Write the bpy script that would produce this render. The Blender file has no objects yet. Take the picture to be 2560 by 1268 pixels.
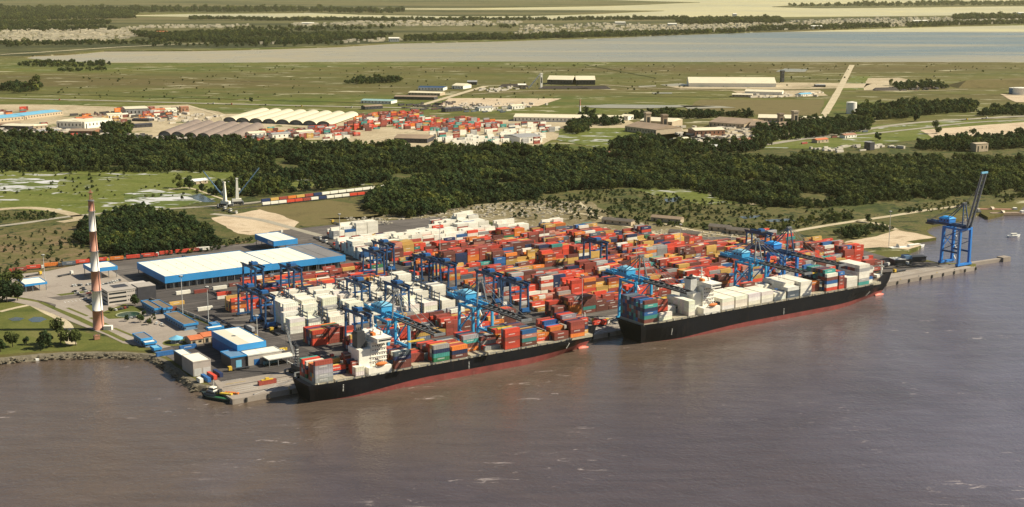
import bpy, math, random
from mathutils import Vector, Matrix
from mathutils.geometry import tessellate_polygon
from mathutils import noise as mnoise

R = random.Random(11)
rad = math.radians
sc = bpy.context.scene
col = sc.collection

# ------------------------------------------------------------------ camera
FOC, YH, HC, W0, H0 = 3400.0, -50.0, 255.0, 2560.0, 1268.0
PITCH = math.atan((H0 / 2 - YH) / FOC)
cd = bpy.data.cameras.new('camera')
cam = bpy.data.objects.new('camera', cd)
col.objects.link(cam)
cam.location = (0, 0, HC)
cam.rotation_euler = (math.pi / 2 - PITCH, 0, 0)
cd.sensor_width = 36.0
cd.lens = FOC / W0 * 36.0
cd.clip_start, cd.clip_end = 1.0, 80000.0
sc.camera = cam

# ------------------------------------------------------------------ light
SUN_EL = rad(41)
SUN_AZ = rad(1)          # direction TO the sun, measured from +X towards +Y
wd = bpy.data.worlds.new('World'); sc.world = wd; wd.use_nodes = True
nt = wd.node_tree; nt.nodes.clear()
sky = nt.nodes.new('ShaderNodeTexSky'); sky.sky_type = 'NISHITA'; sky.sun_disc = False
sky.sun_elevation = SUN_EL; sky.sun_rotation = math.pi / 2 - SUN_AZ
sky.air_density = 1.0; sky.dust_density = 1.0; sky.ozone_density = 1.0
bg = nt.nodes.new('ShaderNodeBackground'); bg.inputs['Strength'].default_value = 0.05
wo = nt.nodes.new('ShaderNodeOutputWorld')
nt.links.new(sky.outputs[0], bg.inputs[0]); nt.links.new(bg.outputs[0], wo.inputs[0])
sl = bpy.data.lights.new('sun', 'SUN'); sl.energy = 5.0; sl.angle = rad(0.5); sl.color = (1.0, 0.90, 0.69)
so = bpy.data.objects.new('sun', sl); col.objects.link(so)
sd = Vector((math.cos(SUN_EL) * math.cos(SUN_AZ), math.cos(SUN_EL) * math.sin(SUN_AZ), math.sin(SUN_EL)))
so.rotation_euler = sd.to_track_quat('Z', 'Y').to_euler()
so.location = (500, 0, 900)
sc.view_settings.view_transform = 'Standard'
sc.view_settings.look = 'None'
sc.view_settings.gamma = 1.0
sc.view_settings.exposure = 0.62
sc.cycles.use_denoising = True
sc.cycles.max_bounces = 5
sc.cycles.diffuse_bounces = 2
sc.cycles.glossy_bounces = 2
sc.cycles.transmission_bounces = 2
sc.cycles.volume_bounces = 0
sc.cycles.caustics_reflective = False
sc.cycles.caustics_refractive = False

# ------------------------------------------------------------------ coordinates
_c, _s = math.cos(PITCH), math.sin(PITCH)
def G(px, py, z=0.0):
    """point of the plane at height z that the camera sees at photo pixel (px, py)"""
    dx, dy = (px - W0 / 2) / FOC, -(py - H0 / 2) / FOC
    d = (dx, _c + dy * _s, -_s + dy * _c)
    k = (z - HC) / d[2]
    return Vector((d[0] * k, d[1] * k, z))
ORG = G(585, 1000); _q = G(2440, 668) - ORG
U = _q.normalized(); V = Vector((-U.y, U.x, 0)); QROT = math.atan2(U.y, U.x)
def AB(a, b, z=0.0):
    p = ORG + U * a + V * b
    return Vector((p.x, p.y, z))
def QA(px, py, z=0.0):
    d = G(px, py, z) - ORG
    return d.dot(U), d.dot(V)

# ------------------------------------------------------------------ materials
def newmat(name):
    m = bpy.data.materials.new(name); m.use_nodes = True
    n = m.node_tree
    b = n.nodes['Principled BSDF']
    return m, n, b
def mixrgb(n, fac, a, b, mode='MIX'):
    x = n.nodes.new('ShaderNodeMix'); x.data_type = 'RGBA'; x.blend_type = mode
    for sock, v in ((x.inputs[0], fac), (x.inputs[6], a), (x.inputs[7], b)):
        if hasattr(v, 'is_linked'): n.links.new(v, sock)
        elif isinstance(v, (int, float)): sock.default_value = v
        else: sock.default_value = (*v, 1) if len(v) == 3 else v
    return x.outputs[2]
def noise_tex(n, vec, scale, detail=4, rough=0.6, dist=0.0):
    t = n.nodes.new('ShaderNodeTexNoise'); t.inputs['Scale'].default_value = scale
    t.inputs['Detail'].default_value = detail; t.inputs['Roughness'].default_value = rough
    t.inputs['Distortion'].default_value = dist
    if vec is not None: n.links.new(vec, t.inputs['Vector'])
    return t.outputs[0]
def ramp(n, fac, stops):
    r = n.nodes.new('ShaderNodeValToRGB')
    e = r.color_ramp.elements
    while len(e) < len(stops): e.new(0.5)
    for el, (p, c) in zip(e, stops):
        el.position = p; el.color = (*c, 1) if len(c) == 3 else c
    n.links.new(fac, r.inputs[0]); return r.outputs[0]
def mapr(n, v, a, b, c=0.0, d=1.0):
    x = n.nodes.new('ShaderNodeMapRange'); x.inputs[1].default_value = a; x.inputs[2].default_value = b
    x.inputs[3].default_value = c; x.inputs[4].default_value = d
    n.links.new(v, x.inputs[0]); return x.outputs[0]
def math_(n, op, a, b=0.0):
    x = n.nodes.new('ShaderNodeMath'); x.operation = op
    for i, v in enumerate((a, b)):
        if hasattr(v, 'is_linked'): n.links.new(v, x.inputs[i])
        else: x.inputs[i].default_value = v
    return x.outputs[0]
def geo_pos(n):
    return n.nodes.new('ShaderNodeNewGeometry').outputs['Position']
def obj_co(n):
    return n.nodes.new('ShaderNodeTexCoord').outputs['Object']

MATS = {}
def paint(name, c, rough=0.55, var=0.22, scale=0.35, metal=0.0, dirt=(0.12, 0.09, 0.07), dirt_amt=0.35):
    """painted / built surface: base colour, uneven fading and grime blotches in object space"""
    if name in MATS: return MATS[name]
    m, n, b = newmat(name)
    v = obj_co(n)
    f = noise_tex(n, v, scale, 5, 0.65)
    lo = tuple(x * (1 - var) for x in c); hi = tuple(min(1, x * (1 + var)) for x in c)
    base = mixrgb(n, mapr(n, f, 0.3, 0.7), lo, hi)
    d = noise_tex(n, v, scale * 2.7, 6, 0.7, 0.5)
    base = mixrgb(n, mapr(n, d, 0.55, 0.8, 0, dirt_amt), base, dirt)
    n.links.new(base, b.inputs['Base Color'])
    b.inputs['Roughness'].default_value = rough; b.inputs['Metallic'].default_value = metal
    MATS[name] = m; return m
def ribbed(name, c, pitch=1.0, axis=0, **k):
    """painted profiled sheet: fine ribs as relief"""
    if name in MATS: return MATS[name]
    m = paint(name, c, **k); n = m.node_tree; b = n.nodes['Principled BSDF']
    w = n.nodes.new('ShaderNodeTexWave'); w.bands_direction = 'XYZ'[axis]
    w.inputs['Scale'].default_value = 1.0 / pitch / 2; w.inputs['Distortion'].default_value = 0.0
    n.links.new(obj_co(n), w.inputs[0])
    bp = n.nodes.new('ShaderNodeBump'); bp.inputs['Strength'].default_value = 0.35; bp.inputs['Distance'].default_value = 0.15
    n.links.new(w.outputs['Fac'], bp.inputs['Height']); n.links.new(bp.outputs[0], b.inputs['Normal'])
    return m
def ground(name, stops, s1=0.01, s2=0.12, speck=None, speck_scale=0.03, speck_at=(0.62, 0.68), rough=0.9, fine=0.25, stretch=None, tone=None, lanes=False):
    """ground cover: broad patches (s1) broken by fine mottling (s2), optional second cover in blots"""
    m, n, b = newmat(name)
    p = geo_pos(n)
    if stretch:
        mp = n.nodes.new('ShaderNodeMapping'); mp.inputs['Scale'].default_value = stretch; n.links.new(p, mp.inputs[0]); p = mp.outputs[0]
    f1 = noise_tex(n, p, s1, 5, 0.62, 0.6); f2 = noise_tex(n, p, s2, 6, 0.7)
    f = math_(n, 'ADD', math_(n, 'MULTIPLY', f1, 0.72), math_(n, 'MULTIPLY', f2, 0.28))
    c = ramp(n, f, stops)
    f3 = noise_tex(n, p, s2 * 4, 3, 0.7)
    c = mixrgb(n, 1.0, c, ramp(n, f3, [(0.25, (1 - fine,) * 3), (0.75, (1 + fine,) * 3)]), 'MULTIPLY')
    if tone:
        f4 = noise_tex(n, p, tone[0], 3, 0.5)
        c = mixrgb(n, mapr(n, f4, 0.4, 0.65, 0, tone[2]), c, tone[1])
    if lanes:     # wheel tracks worn along the traffic lanes
        ml = n.nodes.new('ShaderNodeMapping'); ml.inputs['Rotation'].default_value = (0, 0, -QROT); n.links.new(geo_pos(n), ml.inputs[0])
        m2 = n.nodes.new('ShaderNodeMapping'); m2.inputs['Scale'].default_value = (0.012, 0.42, 1); n.links.new(ml.outputs[0], m2.inputs[0])
        c = mixrgb(n, 1.0, c, ramp(n, noise_tex(n, m2.outputs[0], 1.0, 4, 0.6, 0.3), [(0.35, (0.62, 0.62, 0.63)), (0.6, (1.2, 1.18, 1.15))]), 'MULTIPLY')
    if speck:
        f5 = noise_tex(n, p, speck_scale, 5, 0.6, 1.0)
        k = mapr(n, f5, *speck_at)
        c = mixrgb(n, k, c, speck)
    n.links.new(c, b.inputs['Base Color']); b.inputs['Roughness'].default_value = rough
    b.inputs['Specular IOR Level'].default_value = 0.15
    MATS[name] = m; return m

# ground covers
ground('marsh', [(0.30, (0.034, 0.059, 0.011)), (0.42, (0.092, 0.113, 0.021)), (0.49, (0.123, 0.116, 0.032)), (0.55, (0.065, 0.090, 0.017)), (0.68, (0.146, 0.124, 0.042))], 0.0040, 0.045,
       speck=(0.36, 0.33, 0.22), speck_scale=0.024, speck_at=(0.605, 0.64), tone=(0.0013, (0.105, 0.075, 0.034), 0.7), stretch=(0.34, 1.5, 1), fine=0.5)
ground('meadow', [(0.30, (0.038, 0.055, 0.014)), (0.44, (0.098, 0.119, 0.022)), (0.56, (0.132, 0.145, 0.036)), (0.66, (0.064, 0.081, 0.019)), (0.75, (0.102, 0.119, 0.025))], 0.014, 0.07,
       speck=(0.42, 0.42, 0.42), speck_scale=0.034, speck_at=(0.59, 0.66), stretch=(0.6, 1.2, 1), fine=0.35)
ground('wetland', [(0.30, (0.051, 0.076, 0.017)), (0.55, (0.102, 0.128, 0.030)), (0.75, (0.076, 0.093, 0.025))], 0.02, 0.08,
       speck=(0.50, 0.50, 0.52), speck_scale=0.045, speck_at=(0.47, 0.55), stretch=(0.6, 1.2, 1))
ground('scrub', [(0.30, (0.050, 0.059, 0.018)), (0.47, (0.117, 0.104, 0.041)), (0.58, (0.180, 0.126, 0.072)), (0.75, (0.090, 0.077, 0.032))], 0.02, 0.15,
       speck=(0.030, 0.042, 0.014), speck_scale=0.07, speck_at=(0.60, 0.64))
ground('grass', [(0.30, (0.045, 0.063, 0.013)), (0.5, (0.104, 0.113, 0.027)), (0.68, (0.144, 0.135, 0.045))], 0.03, 0.2)
ground('rough_grass', [(0.30, (0.022, 0.036, 0.010)), (0.43, (0.062, 0.074, 0.021)), (0.52, (0.115, 0.100, 0.040)), (0.60, (0.052, 0.068, 0.017)), (0.68, (0.135, 0.105, 0.048)), (0.78, (0.07, 0.075, 0.025))], 0.016, 0.13,
       speck=(0.020, 0.032, 0.011), speck_scale=0.06, speck_at=(0.565, 0.61), fine=0.5)
ground('forest_floor', [(0.3, (0.02, 0.03, 0.01)), (0.7, (0.045, 0.055, 0.02))], 0.03, 0.2)
ground('brown_field', [(0.30, (0.090, 0.077, 0.032)), (0.5, (0.144, 0.117, 0.050)), (0.7, (0.108, 0.099, 0.036))], 0.02, 0.12)
ground('sand', [(0.30, (0.34, 0.25, 0.17)), (0.5, (0.50, 0.40, 0.28)), (0.7, (0.56, 0.46, 0.34))], 0.03, 0.2, speck=(0.26, 0.19, 0.12), speck_scale=0.03, speck_at=(0.62, 0.72))
ground('pale_dirt', [(0.30, (0.24, 0.19, 0.12)), (0.5, (0.40, 0.33, 0.22)), (0.7, (0.48, 0.41, 0.29))], 0.008, 0.06, speck=(0.11, 0.12, 0.045), speck_scale=0.012, speck_at=(0.60, 0.66))
ground('scrapyard', [(0.30, (0.10, 0.09, 0.045)), (0.48, (0.17, 0.14, 0.075)), (0.62, (0.26, 0.22, 0.14)), (0.75, (0.11, 0.11, 0.04))], 0.02, 0.2,
       speck=(0.42, 0.38, 0.30), speck_scale=0.11, speck_at=(0.61, 0.65))
ground('asphalt', [(0.30, (0.086, 0.078, 0.076)), (0.5, (0.123, 0.111, 0.105)), (0.7, (0.164, 0.148, 0.139))], 0.02, 0.25, speck=(0.07, 0.064, 0.062), speck_scale=0.05, speck_at=(0.58, 0.72), fine=0.15, lanes=True)
ground('dark_asphalt', [(0.30, (0.049, 0.046, 0.048)), (0.5, (0.075, 0.068, 0.068)), (0.7, (0.115, 0.104, 0.099))], 0.02, 0.3, fine=0.15, lanes=True)
ground('concrete', [(0.30, (0.230, 0.198, 0.170)), (0.5, (0.304, 0.262, 0.225)), (0.7, (0.350, 0.313, 0.276))], 0.025, 0.3, speck=(0.20, 0.165, 0.14), speck_scale=0.06, speck_at=(0.60, 0.75), fine=0.1)
ground('track', [(0.30, (0.36, 0.30, 0.20)), (0.6, (0.50, 0.43, 0.30))], 0.03, 0.2)
ground('road_grey', [(0.30, (0.24, 0.22, 0.18)), (0.6, (0.34, 0.31, 0.25))], 0.02, 0.2)
ground('rock', [(0.30, (0.075, 0.065, 0.045)), (0.6, (0.20, 0.175, 0.13))], 0.3, 1.2)
ground('far_land', [(0.30, (0.019, 0.027, 0.011)), (0.44, (0.038, 0.044, 0.017)), (0.52, (0.102, 0.098, 0.038)), (0.60, (0.136, 0.111, 0.055)), (0.70, (0.043, 0.047, 0.017))], 0.0016, 0.012, stretch=(0.3, 0.9, 1), fine=0.4)

def water(name, c0, c1, scale, bump_scale, bump, rough, foam=False, east=False):
    m, n, b = newmat(name)
    p = geo_pos(n)
    f = noise_tex(n, p, scale, 4, 0.55, 0.8)
    if east:      # silty at the head of the bay, bluer open water with pale slicks towards the mouth
        sx = n.nodes.new('ShaderNodeSeparateXYZ'); n.links.new(p, sx.inputs[0])
        mp = n.nodes.new('ShaderNodeMapping'); mp.inputs['Scale'].default_value = (0.00035, 0.0022, 1); n.links.new(p, mp.inputs[0])
        f = noise_tex(n, mp.outputs[0], 1.0, 4, 0.55, 0.8)
        f = math_(n, 'MULTIPLY', mapr(n, sx.outputs['X'], -900, 1300, 0.0, 1.0), mapr(n, f, 0.40, 0.56, 0.25, 1.0))
        c = mixrgb(n, f, c0, c1)
    elif foam:    # silt stirred up along the berths, clearer greyer river farther out; bluish sky sheen painted in to the right
        dp = n.nodes.new('ShaderNodeVectorMath'); dp.operation = 'DOT_PRODUCT'; dp.inputs[1].default_value = tuple(V)
        n.links.new(p, dp.inputs[0])
        off = math_(n, 'SUBTRACT', dp.outputs['Value'], ORG.dot(V))
        k = math_(n, 'ADD', mapr(n, off, -260, -25, 0.0, 1.0), mapr(n, f, 0.3, 0.7, -0.45, 0.45))
        c = mixrgb(n, mapr(n, k, 0.15, 0.85), c0, c1)
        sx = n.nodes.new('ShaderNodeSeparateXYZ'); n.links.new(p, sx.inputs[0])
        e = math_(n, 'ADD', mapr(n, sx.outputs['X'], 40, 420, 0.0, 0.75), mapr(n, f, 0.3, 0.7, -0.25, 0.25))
        c = mixrgb(n, mapr(n, e, 0.1, 0.8), c, (0.116, 0.106, 0.136))  # paler blue-mauve on the right: reflected sky and haze put into the colour
        mq = n.nodes.new('ShaderNodeMapping'); mq.inputs['Scale'].default_value = (0.02, 0.11, 1); mq.inputs['Rotation'].default_value = (0, 0, rad(-14)); n.links.new(p, mq.inputs[0])
        c = mixrgb(n, 1.0, c, ramp(n, noise_tex(n, mq.outputs[0], 1.0, 6, 0.65, 0.6), [(0.3, (0.84, 0.84, 0.84)), (0.7, (1.16, 1.16, 1.16))]), 'MULTIPLY')
    else:
        c = mixrgb(n, mapr(n, f, 0.36, 0.64), c0, c1)
    r = mapr(n, noise_tex(n, p, scale * 2.3, 3, 0.6, 1.5), 0.35, 0.7, rough * 0.7, rough * 1.3)
    if foam:
        mp = n.nodes.new('ShaderNodeMapping'); mp.inputs['Scale'].default_value = (0.05, 0.16, 1); mp.inputs['Rotation'].default_value = (0, 0, rad(-18))
        n.links.new(p, mp.inputs[0])
        w = noise_tex(n, mp.outputs[0], 1.0, 8, 0.72, 1.2)
        g = noise_tex(n, p, 0.011, 2, 0.5)
        k = math_(n, 'MULTIPLY', mapr(n, w, 0.60, 0.68), mapr(n, g, 0.52, 0.60))
        c = mixrgb(n, math_(n, 'MULTIPLY', k, 0.75), c, (0.55, 0.47, 0.45))
    n.links.new(c, b.inputs['Base Color']); n.links.new(r, b.inputs['Roughness'])
    b.inputs['IOR'].default_value = 1.33
    h = math_(n, 'ADD', noise_tex(n, p, bump_scale, 3, 0.6), math_(n, 'MULTIPLY', noise_tex(n, p, bump_scale * 0.17, 2, 0.5), 1.6))
    bp = n.nodes.new('ShaderNodeBump'); bp.inputs['Strength'].default_value = min(1.0, bump); bp.inputs['Distance'].default_value = 0.38 if foam else 1.0
    n.links.new(h, bp.inputs['Height']); n.links.new(bp.outputs[0], b.inputs['Normal'])
    MATS[name] = m
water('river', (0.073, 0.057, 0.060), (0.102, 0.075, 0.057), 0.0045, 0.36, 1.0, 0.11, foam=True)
water('bay', (0.36, 0.31, 0.20), (0.15, 0.19, 0.20), 0.0016, 0.05, 0.25, 0.35, east=True)
water('lagoon', (0.58, 0.52, 0.28), (0.46, 0.42, 0.24), 0.0004, 0.03, 0.2, 0.4)
water('pond', (0.06, 0.085, 0.10), (0.11, 0.13, 0.14), 0.02, 0.4, 0.1, 0.15)
water('green_pond', (0.02, 0.05, 0.035), (0.04, 0.08, 0.05), 0.05, 0.4, 0.1, 0.15)

def foliage(name, dark, light):
    m, n, b = newmat(name)
    at = n.nodes.new('ShaderNodeAttribute'); at.attribute_name = 'tone'
    oi = n.nodes.new('ShaderNodeObjectInfo')
    c = mixrgb(n, at.outputs['Fac'], dark, light)
    c = mixrgb(n, 1.0, c, ramp(n, oi.outputs['Random'], [(0.0, (0.66, 0.74, 0.70)), (0.5, (1.0, 1.0, 1.0)), (0.8, (1.2, 1.15, 0.95)), (1.0, (1.5, 1.35, 1.05))]), 'MULTIPLY')
    zn = noise_tex(n, geo_pos(n), 0.012, 3, 0.6, 0.5)
    c = mixrgb(n, 1.0, c, ramp(n, zn, [(0.35, (0.60, 0.68, 0.62)), (0.5, (1.0, 1.0, 1.0)), (0.66, (1.75, 1.55, 1.2))]), 'MULTIPLY')
    tl = n.nodes.new('ShaderNodeBsdfTranslucent'); n.links.new(c, tl.inputs[0]); mx = n.nodes.new('ShaderNodeMixShader'); mx.inputs[0].default_value = 0.4
    n.links.new(b.outputs[0], mx.inputs[1]); n.links.new(tl.outputs[0], mx.inputs[2]); n.links.new(mx.outputs[0], n.nodes['Material Output'].inputs[0])
    n.links.new(c, b.inputs['Base Color']); b.inputs['Roughness'].default_value = 0.85
    b.inputs['Specular IOR Level'].default_value = 0.2
    MATS[name] = m
foliage('leaf', (0.014, 0.028, 0.013), (0.054, 0.092, 0.035))
foliage('leaf_olive', (0.024, 0.038, 0.013), (0.098, 0.124, 0.040))
paint('bark', (0.10, 0.075, 0.055), rough=0.9)

# painted things
white = paint('white_paint', (0.80, 0.77, 0.68), var=0.08, dirt=(0.45, 0.40, 0.32), dirt_amt=0.4)
cream_roof = ribbed('cream_roof', (0.83, 0.79, 0.66), pitch=1.2, axis=0, var=0.05, scale=0.06, dirt=(0.6, 0.55, 0.43), dirt_amt=0.3)
cream_roof2 = ribbed('tan_roof', (0.66, 0.60, 0.47), pitch=1.2, axis=0, var=0.07, scale=0.06, dirt=(0.5, 0.45, 0.34), dirt_amt=0.3)
grey_roof = ribbed('grey_roof', (0.20, 0.19, 0.19), pitch=1.2, axis=0, var=0.15, scale=0.05)
brown_roof = paint('brown_roof', (0.16, 0.125, 0.09), var=0.2, scale=0.15, rough=0.9)
blue_fascia = paint('blue_fascia', (0.028, 0.25, 0.58), var=0.12, scale=0.06, dirt=(0.10, 0.28, 0.50), dirt_amt=0.5)
blue_light = paint('crane_blue', (0.045, 0.34, 0.62), var=0.15, scale=0.2, dirt=(0.06, 0.15, 0.25))
blue_mid = paint('port_blue', (0.015, 0.11, 0.32), var=0.15, scale=0.2, dirt=(0.03, 0.08, 0.2))
blue_dark = paint('gantry_blue', (0.010, 0.055, 0.15), var=0.2, scale=0.2, dirt=(0.02, 0.03, 0.06))
blue_pale = paint('pale_blue_roof', (0.16, 0.42, 0.60), var=0.1, scale=0.2, dirt=(0.2, 0.35, 0.42))
slate_blue = paint('slate_blue', (0.13, 0.24, 0.38), var=0.12, scale=0.2)
steel_dark = paint('dark_steel', (0.035, 0.038, 0.045), var=0.2)
steel_mid = paint('grey_steel', (0.17, 0.18, 0.19), var=0.2)
steel_pale = paint('pale_steel', (0.50, 0.50, 0.48), var=0.12)
dark_wall = paint('dark_wall', (0.045, 0.045, 0.055), var=0.2)
grey_wall = paint('grey_wall', (0.40, 0.36, 0.32), var=0.1, scale=0.15)
glass = paint('window_glass', (0.025, 0.030, 0.035), rough=0.15, var=0.1, dirt_amt=0.0)
chim_red = paint('chimney_red', (0.46, 0.215, 0.150), var=0.15, scale=0.06, dirt=(0.55, 0.36, 0.28), dirt_amt=0.7)
chim_white = paint('chimney_white', (0.78, 0.75, 0.70), var=0.04, scale=0.06, dirt=(0.62, 0.56, 0.50), dirt_amt=0.4)
hull_black = paint('hull_black', (0.006, 0.007, 0.011), var=0.3, scale=0.08, rough=0.5, dirt=(0.03, 0.022, 0.018), dirt_amt=0.4)
def streaks(m, c, lo, hi, amt):
    n = m.node_tree; b = n.nodes['Principled BSDF']; src = b.inputs['Base Color'].links[0].from_socket
    mp = n.nodes.new('ShaderNodeMapping'); mp.inputs['Scale'].default_value = (0.55, 0.55, 0.05); n.links.new(obj_co(n), mp.inputs[0])
    k = mapr(n, noise_tex(n, mp.outputs[0], 1.0, 4, 0.7), lo, hi, 0, amt)
    n.links.new(mixrgb(n, k, src, c), b.inputs['Base Color'])
hull_black.node_tree.nodes['Principled BSDF'].inputs['Specular IOR Level'].default_value = 0.15
streaks(hull_black, (0.040, 0.024, 0.018), 0.60, 0.76, 0.7)
streaks(white, (0.50, 0.40, 0.28), 0.60, 0.78, 0.35)
hull_red = paint('hull_red', (0.20, 0.042, 0.038), var=0.3, scale=0.12, dirt=(0.30, 0.16, 0.13), dirt_amt=0.8)
deck_mat = paint('deck_paint', (0.22, 0.17, 0.13), var=0.2)
hatch_mat = paint('hatch_cream', (0.40, 0.36, 0.27), var=0.08, dirt=(0.40, 0.32, 0.22), dirt_amt=0.5)
orange_tile = paint('orange_tile', (0.50, 0.15, 0.06), var=0.15)
red_paint = paint('red_paint', (0.52, 0.06, 0.04), var=0.15)
orange_paint = paint('orange_paint', (0.62, 0.17, 0.03), var=0.12)
yellow_paint = paint('yellow_paint', (0.62, 0.42, 0.04), var=0.12)
green_paint = paint('green_paint', (0.03, 0.15, 0.06), var=0.2)
tyre = paint('rubber', (0.02, 0.02, 0.02), var=0.2, rough=0.9)
brick_wall = paint('brick_wall', (0.33, 0.16, 0.10), var=0.2)
tan_wall = paint('tan_wall', (0.46, 0.37, 0.26), var=0.15)
mid_roof = ribbed('mid_brown_roof', (0.30, 0.22, 0.15), pitch=2.0, axis=0, var=0.2, scale=0.05)
mid_grey = ribbed('mid_vault_grey', (0.22, 0.17, 0.14), pitch=2.0, axis=1, var=0.15, scale=0.05)
mid_white = ribbed('mid_vault_white', (0.60, 0.54, 0.39), pitch=2.5, axis=1, var=0.06, scale=0.05)
sign_white = paint('sign_white', (0.75, 0.75, 0.72), var=0.05)

# containers: colour from the object, or from the mesh attribute for the joined mass
def container_mat(name, use_attr):
    m, n, b = newmat(name)
    if use_attr:
        at = n.nodes.new('ShaderNodeAttribute'); at.attribute_name = 'paint'; c = at.outputs['Color']
        p = geo_pos(n)
    else:
        oi = n.nodes.new('ShaderNodeObjectInfo'); c = oi.outputs['Color']; p = obj_co(n)
    f = noise_tex(n, p, 0.25 if use_attr else 0.45, 5, 0.7)
    c = mixrgb(n, 1.0, c, ramp(n, f, [(0.3, (0.84, 0.82, 0.80)), (0.7, (1.08, 1.08, 1.08))]), 'MULTIPLY')
    g = noise_tex(n, p, 0.9, 5, 0.75)
    c = mixrgb(n, mapr(n, g, 0.62, 0.85, 0, 0.28), c, (0.13, 0.075, 0.05))
    if use_attr:
        at2 = n.nodes.new('ShaderNodeAttribute'); at2.attribute_name = 'mark'
        uvn = n.nodes.new('ShaderNodeTexCoord').outputs['UV']; sx = n.nodes.new('ShaderNodeSeparateXYZ'); n.links.new(uvn, sx.inputs[0])
        inx = math_(n, 'LESS_THAN', math_(n, 'ABSOLUTE', math_(n, 'SUBTRACT', sx.outputs['X'], 0.45)), 0.2)
        inz = math_(n, 'LESS_THAN', math_(n, 'ABSOLUTE', math_(n, 'SUBTRACT', sx.outputs['Y'], 0.64)), 0.13)
        k = math_(n, 'MULTIPLY', math_(n, 'MULTIPLY', inx, inz), math_(n, 'GREATER_THAN', at2.outputs['Fac'], 0.55))
        c = mixrgb(n, math_(n, 'MULTIPLY', k, 0.55), c, (0.72, 0.70, 0.66))
    if not use_attr:      # pale lettering band on the long sides of some of them
        sx = n.nodes.new('ShaderNodeSeparateXYZ'); n.links.new(p, sx.inputs[0])
        x, z = sx.outputs['X'], sx.outputs['Z']
        inx = math_(n, 'LESS_THAN', math_(n, 'ABSOLUTE', math_(n, 'SUBTRACT', x, -0.6)), 2.6)
        inz = math_(n, 'LESS_THAN', math_(n, 'ABSOLUTE', math_(n, 'SUBTRACT', z, 1.75)), 0.38)
        vo = n.nodes.new('ShaderNodeTexWave'); vo.bands_direction = 'X'; vo.inputs['Scale'].default_value = 0.42; vo.inputs['Distortion'].default_value = 2.0
        n.links.new(p, vo.inputs[0])
        k = math_(n, 'MULTIPLY', math_(n, 'MULTIPLY', inx, inz), math_(n, 'GREATER_THAN', vo.outputs['Fac'], 0.35))
        k = math_(n, 'MULTIPLY', k, math_(n, 'GREATER_THAN', oi.outputs['Random'], 0.52))
        nz = n.nodes.new('ShaderNodeSeparateXYZ'); n.links.new(n.nodes.new('ShaderNodeTexCoord').outputs['Normal'], nz.inputs[0])
        k = math_(n, 'MULTIPLY', k, math_(n, 'LESS_THAN', math_(n, 'ABSOLUTE', nz.outputs['Z']), 0.5))
        c = mixrgb(n, math_(n, 'MULTIPLY', k, 0.8), c, (0.72, 0.70, 0.66))
    n.links.new(c, b.inputs['Base Color']); b.inputs['Roughness'].default_value = 0.6
    MATS[name] = m; return m
cont_mat = container_mat('container_paint', False)
cont_mass = container_mat('container_paint_mass', True)

# ------------------------------------------------------------------ mesh helpers
class MB:
    def __init__(s): s.v = []; s.f = []
    def add(s, vs, fs):
        o = len(s.v); s.v += [tuple(x) for x in vs]; s.f += [tuple(i + o for i in f) for f in fs]; return s
    def box(s, cx, cy, z0, sx, sy, sz, rz=0.0):
        """box with its base centre at (cx, cy, z0)"""
        x, y = sx / 2, sy / 2; c, n = math.cos(rz), math.sin(rz)
        vs = [(cx + a * c - b * n, cy + a * n + b * c, z) for z in (z0, z0 + sz) for a, b in ((-x, -y), (x, -y), (x, y), (-x, y))]
        return s.add(vs, [(3, 2, 1, 0), (4, 5, 6, 7), (0, 1, 5, 4), (1, 2, 6, 5), (2, 3, 7, 6), (3, 0, 4, 7)])
    def bounds(s, x0, x1, y0, y1, z0, z1): return s.box((x0 + x1) / 2, (y0 + y1) / 2, z0, x1 - x0, y1 - y0, z1 - z0)
    def beam(s, p, q, w, h=None):
        h = h or w; p, q = Vector(p), Vector(q); d = (q - p).normalized()
        up = Vector((0, 0, 1)) if abs(d.z) < 0.95 else Vector((0, 1, 0))
        x = d.cross(up).normalized() * (w / 2); y = x.cross(d).normalized() * (h / 2)
        vs = [e + a * x + b * y for e in (p, q) for a, b in ((-1, -1), (1, -1), (1, 1), (-1, 1))]
        return s.add(vs, [(0, 1, 2, 3), (7, 6, 5, 4), (4, 5, 1, 0), (5, 6, 2, 1), (6, 7, 3, 2), (7, 4, 0, 3)])
    def cyl(s, p, q, r0, r1=None, n=8):
        r1 = r0 if r1 is None else r1; p, q = Vector(p), Vector(q); d = (q - p).normalized()
        up = Vector((0, 0, 1)) if abs(d.z) < 0.95 else Vector((0, 1, 0))
        x = d.cross(up).normalized(); y = x.cross(d)
        vs = [e + (x * math.cos(t) + y * math.sin(t)) * r for e, r in ((p, r0), (q, r1)) for t in [2 * math.pi * i / n for i in range(n)]]
        fs = [(i, n + i, n + (i + 1) % n, (i + 1) % n)[::-1] for i in range(n)] + [tuple(range(n)), tuple(range(2 * n - 1, n - 1, -1))]
        fs = [tuple(reversed(f)) for f in fs]
        return s.add(vs, fs)
    def prism(s, pts, z0, z1):
        n = len(pts); vs = [(x, y, z0) for x, y in pts] + [(x, y, z1) for x, y in pts]
        return s.add(vs, [tuple(range(n - 1, -1, -1)), tuple(range(n, 2 * n))] + [(i, (i + 1) % n, n + (i + 1) % n, n + i) for i in range(n)])
    def mesh(s, name, mat):
        me = bpy.data.meshes.new(name); me.from_pydata(s.v, [], s.f); me.update()
        if mat is not None: me.materials.append(mat)
        return me
    def obj(s, name, mat, parent=None, loc=None, rz=0.0):
        o = bpy.data.objects.new(name, s.mesh(name, mat)); col.objects.link(o)
        if parent is not None: o.parent = parent
        if loc is not None: o.location = loc
        if rz: o.rotation_euler = (0, 0, rz)
        return o

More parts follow.
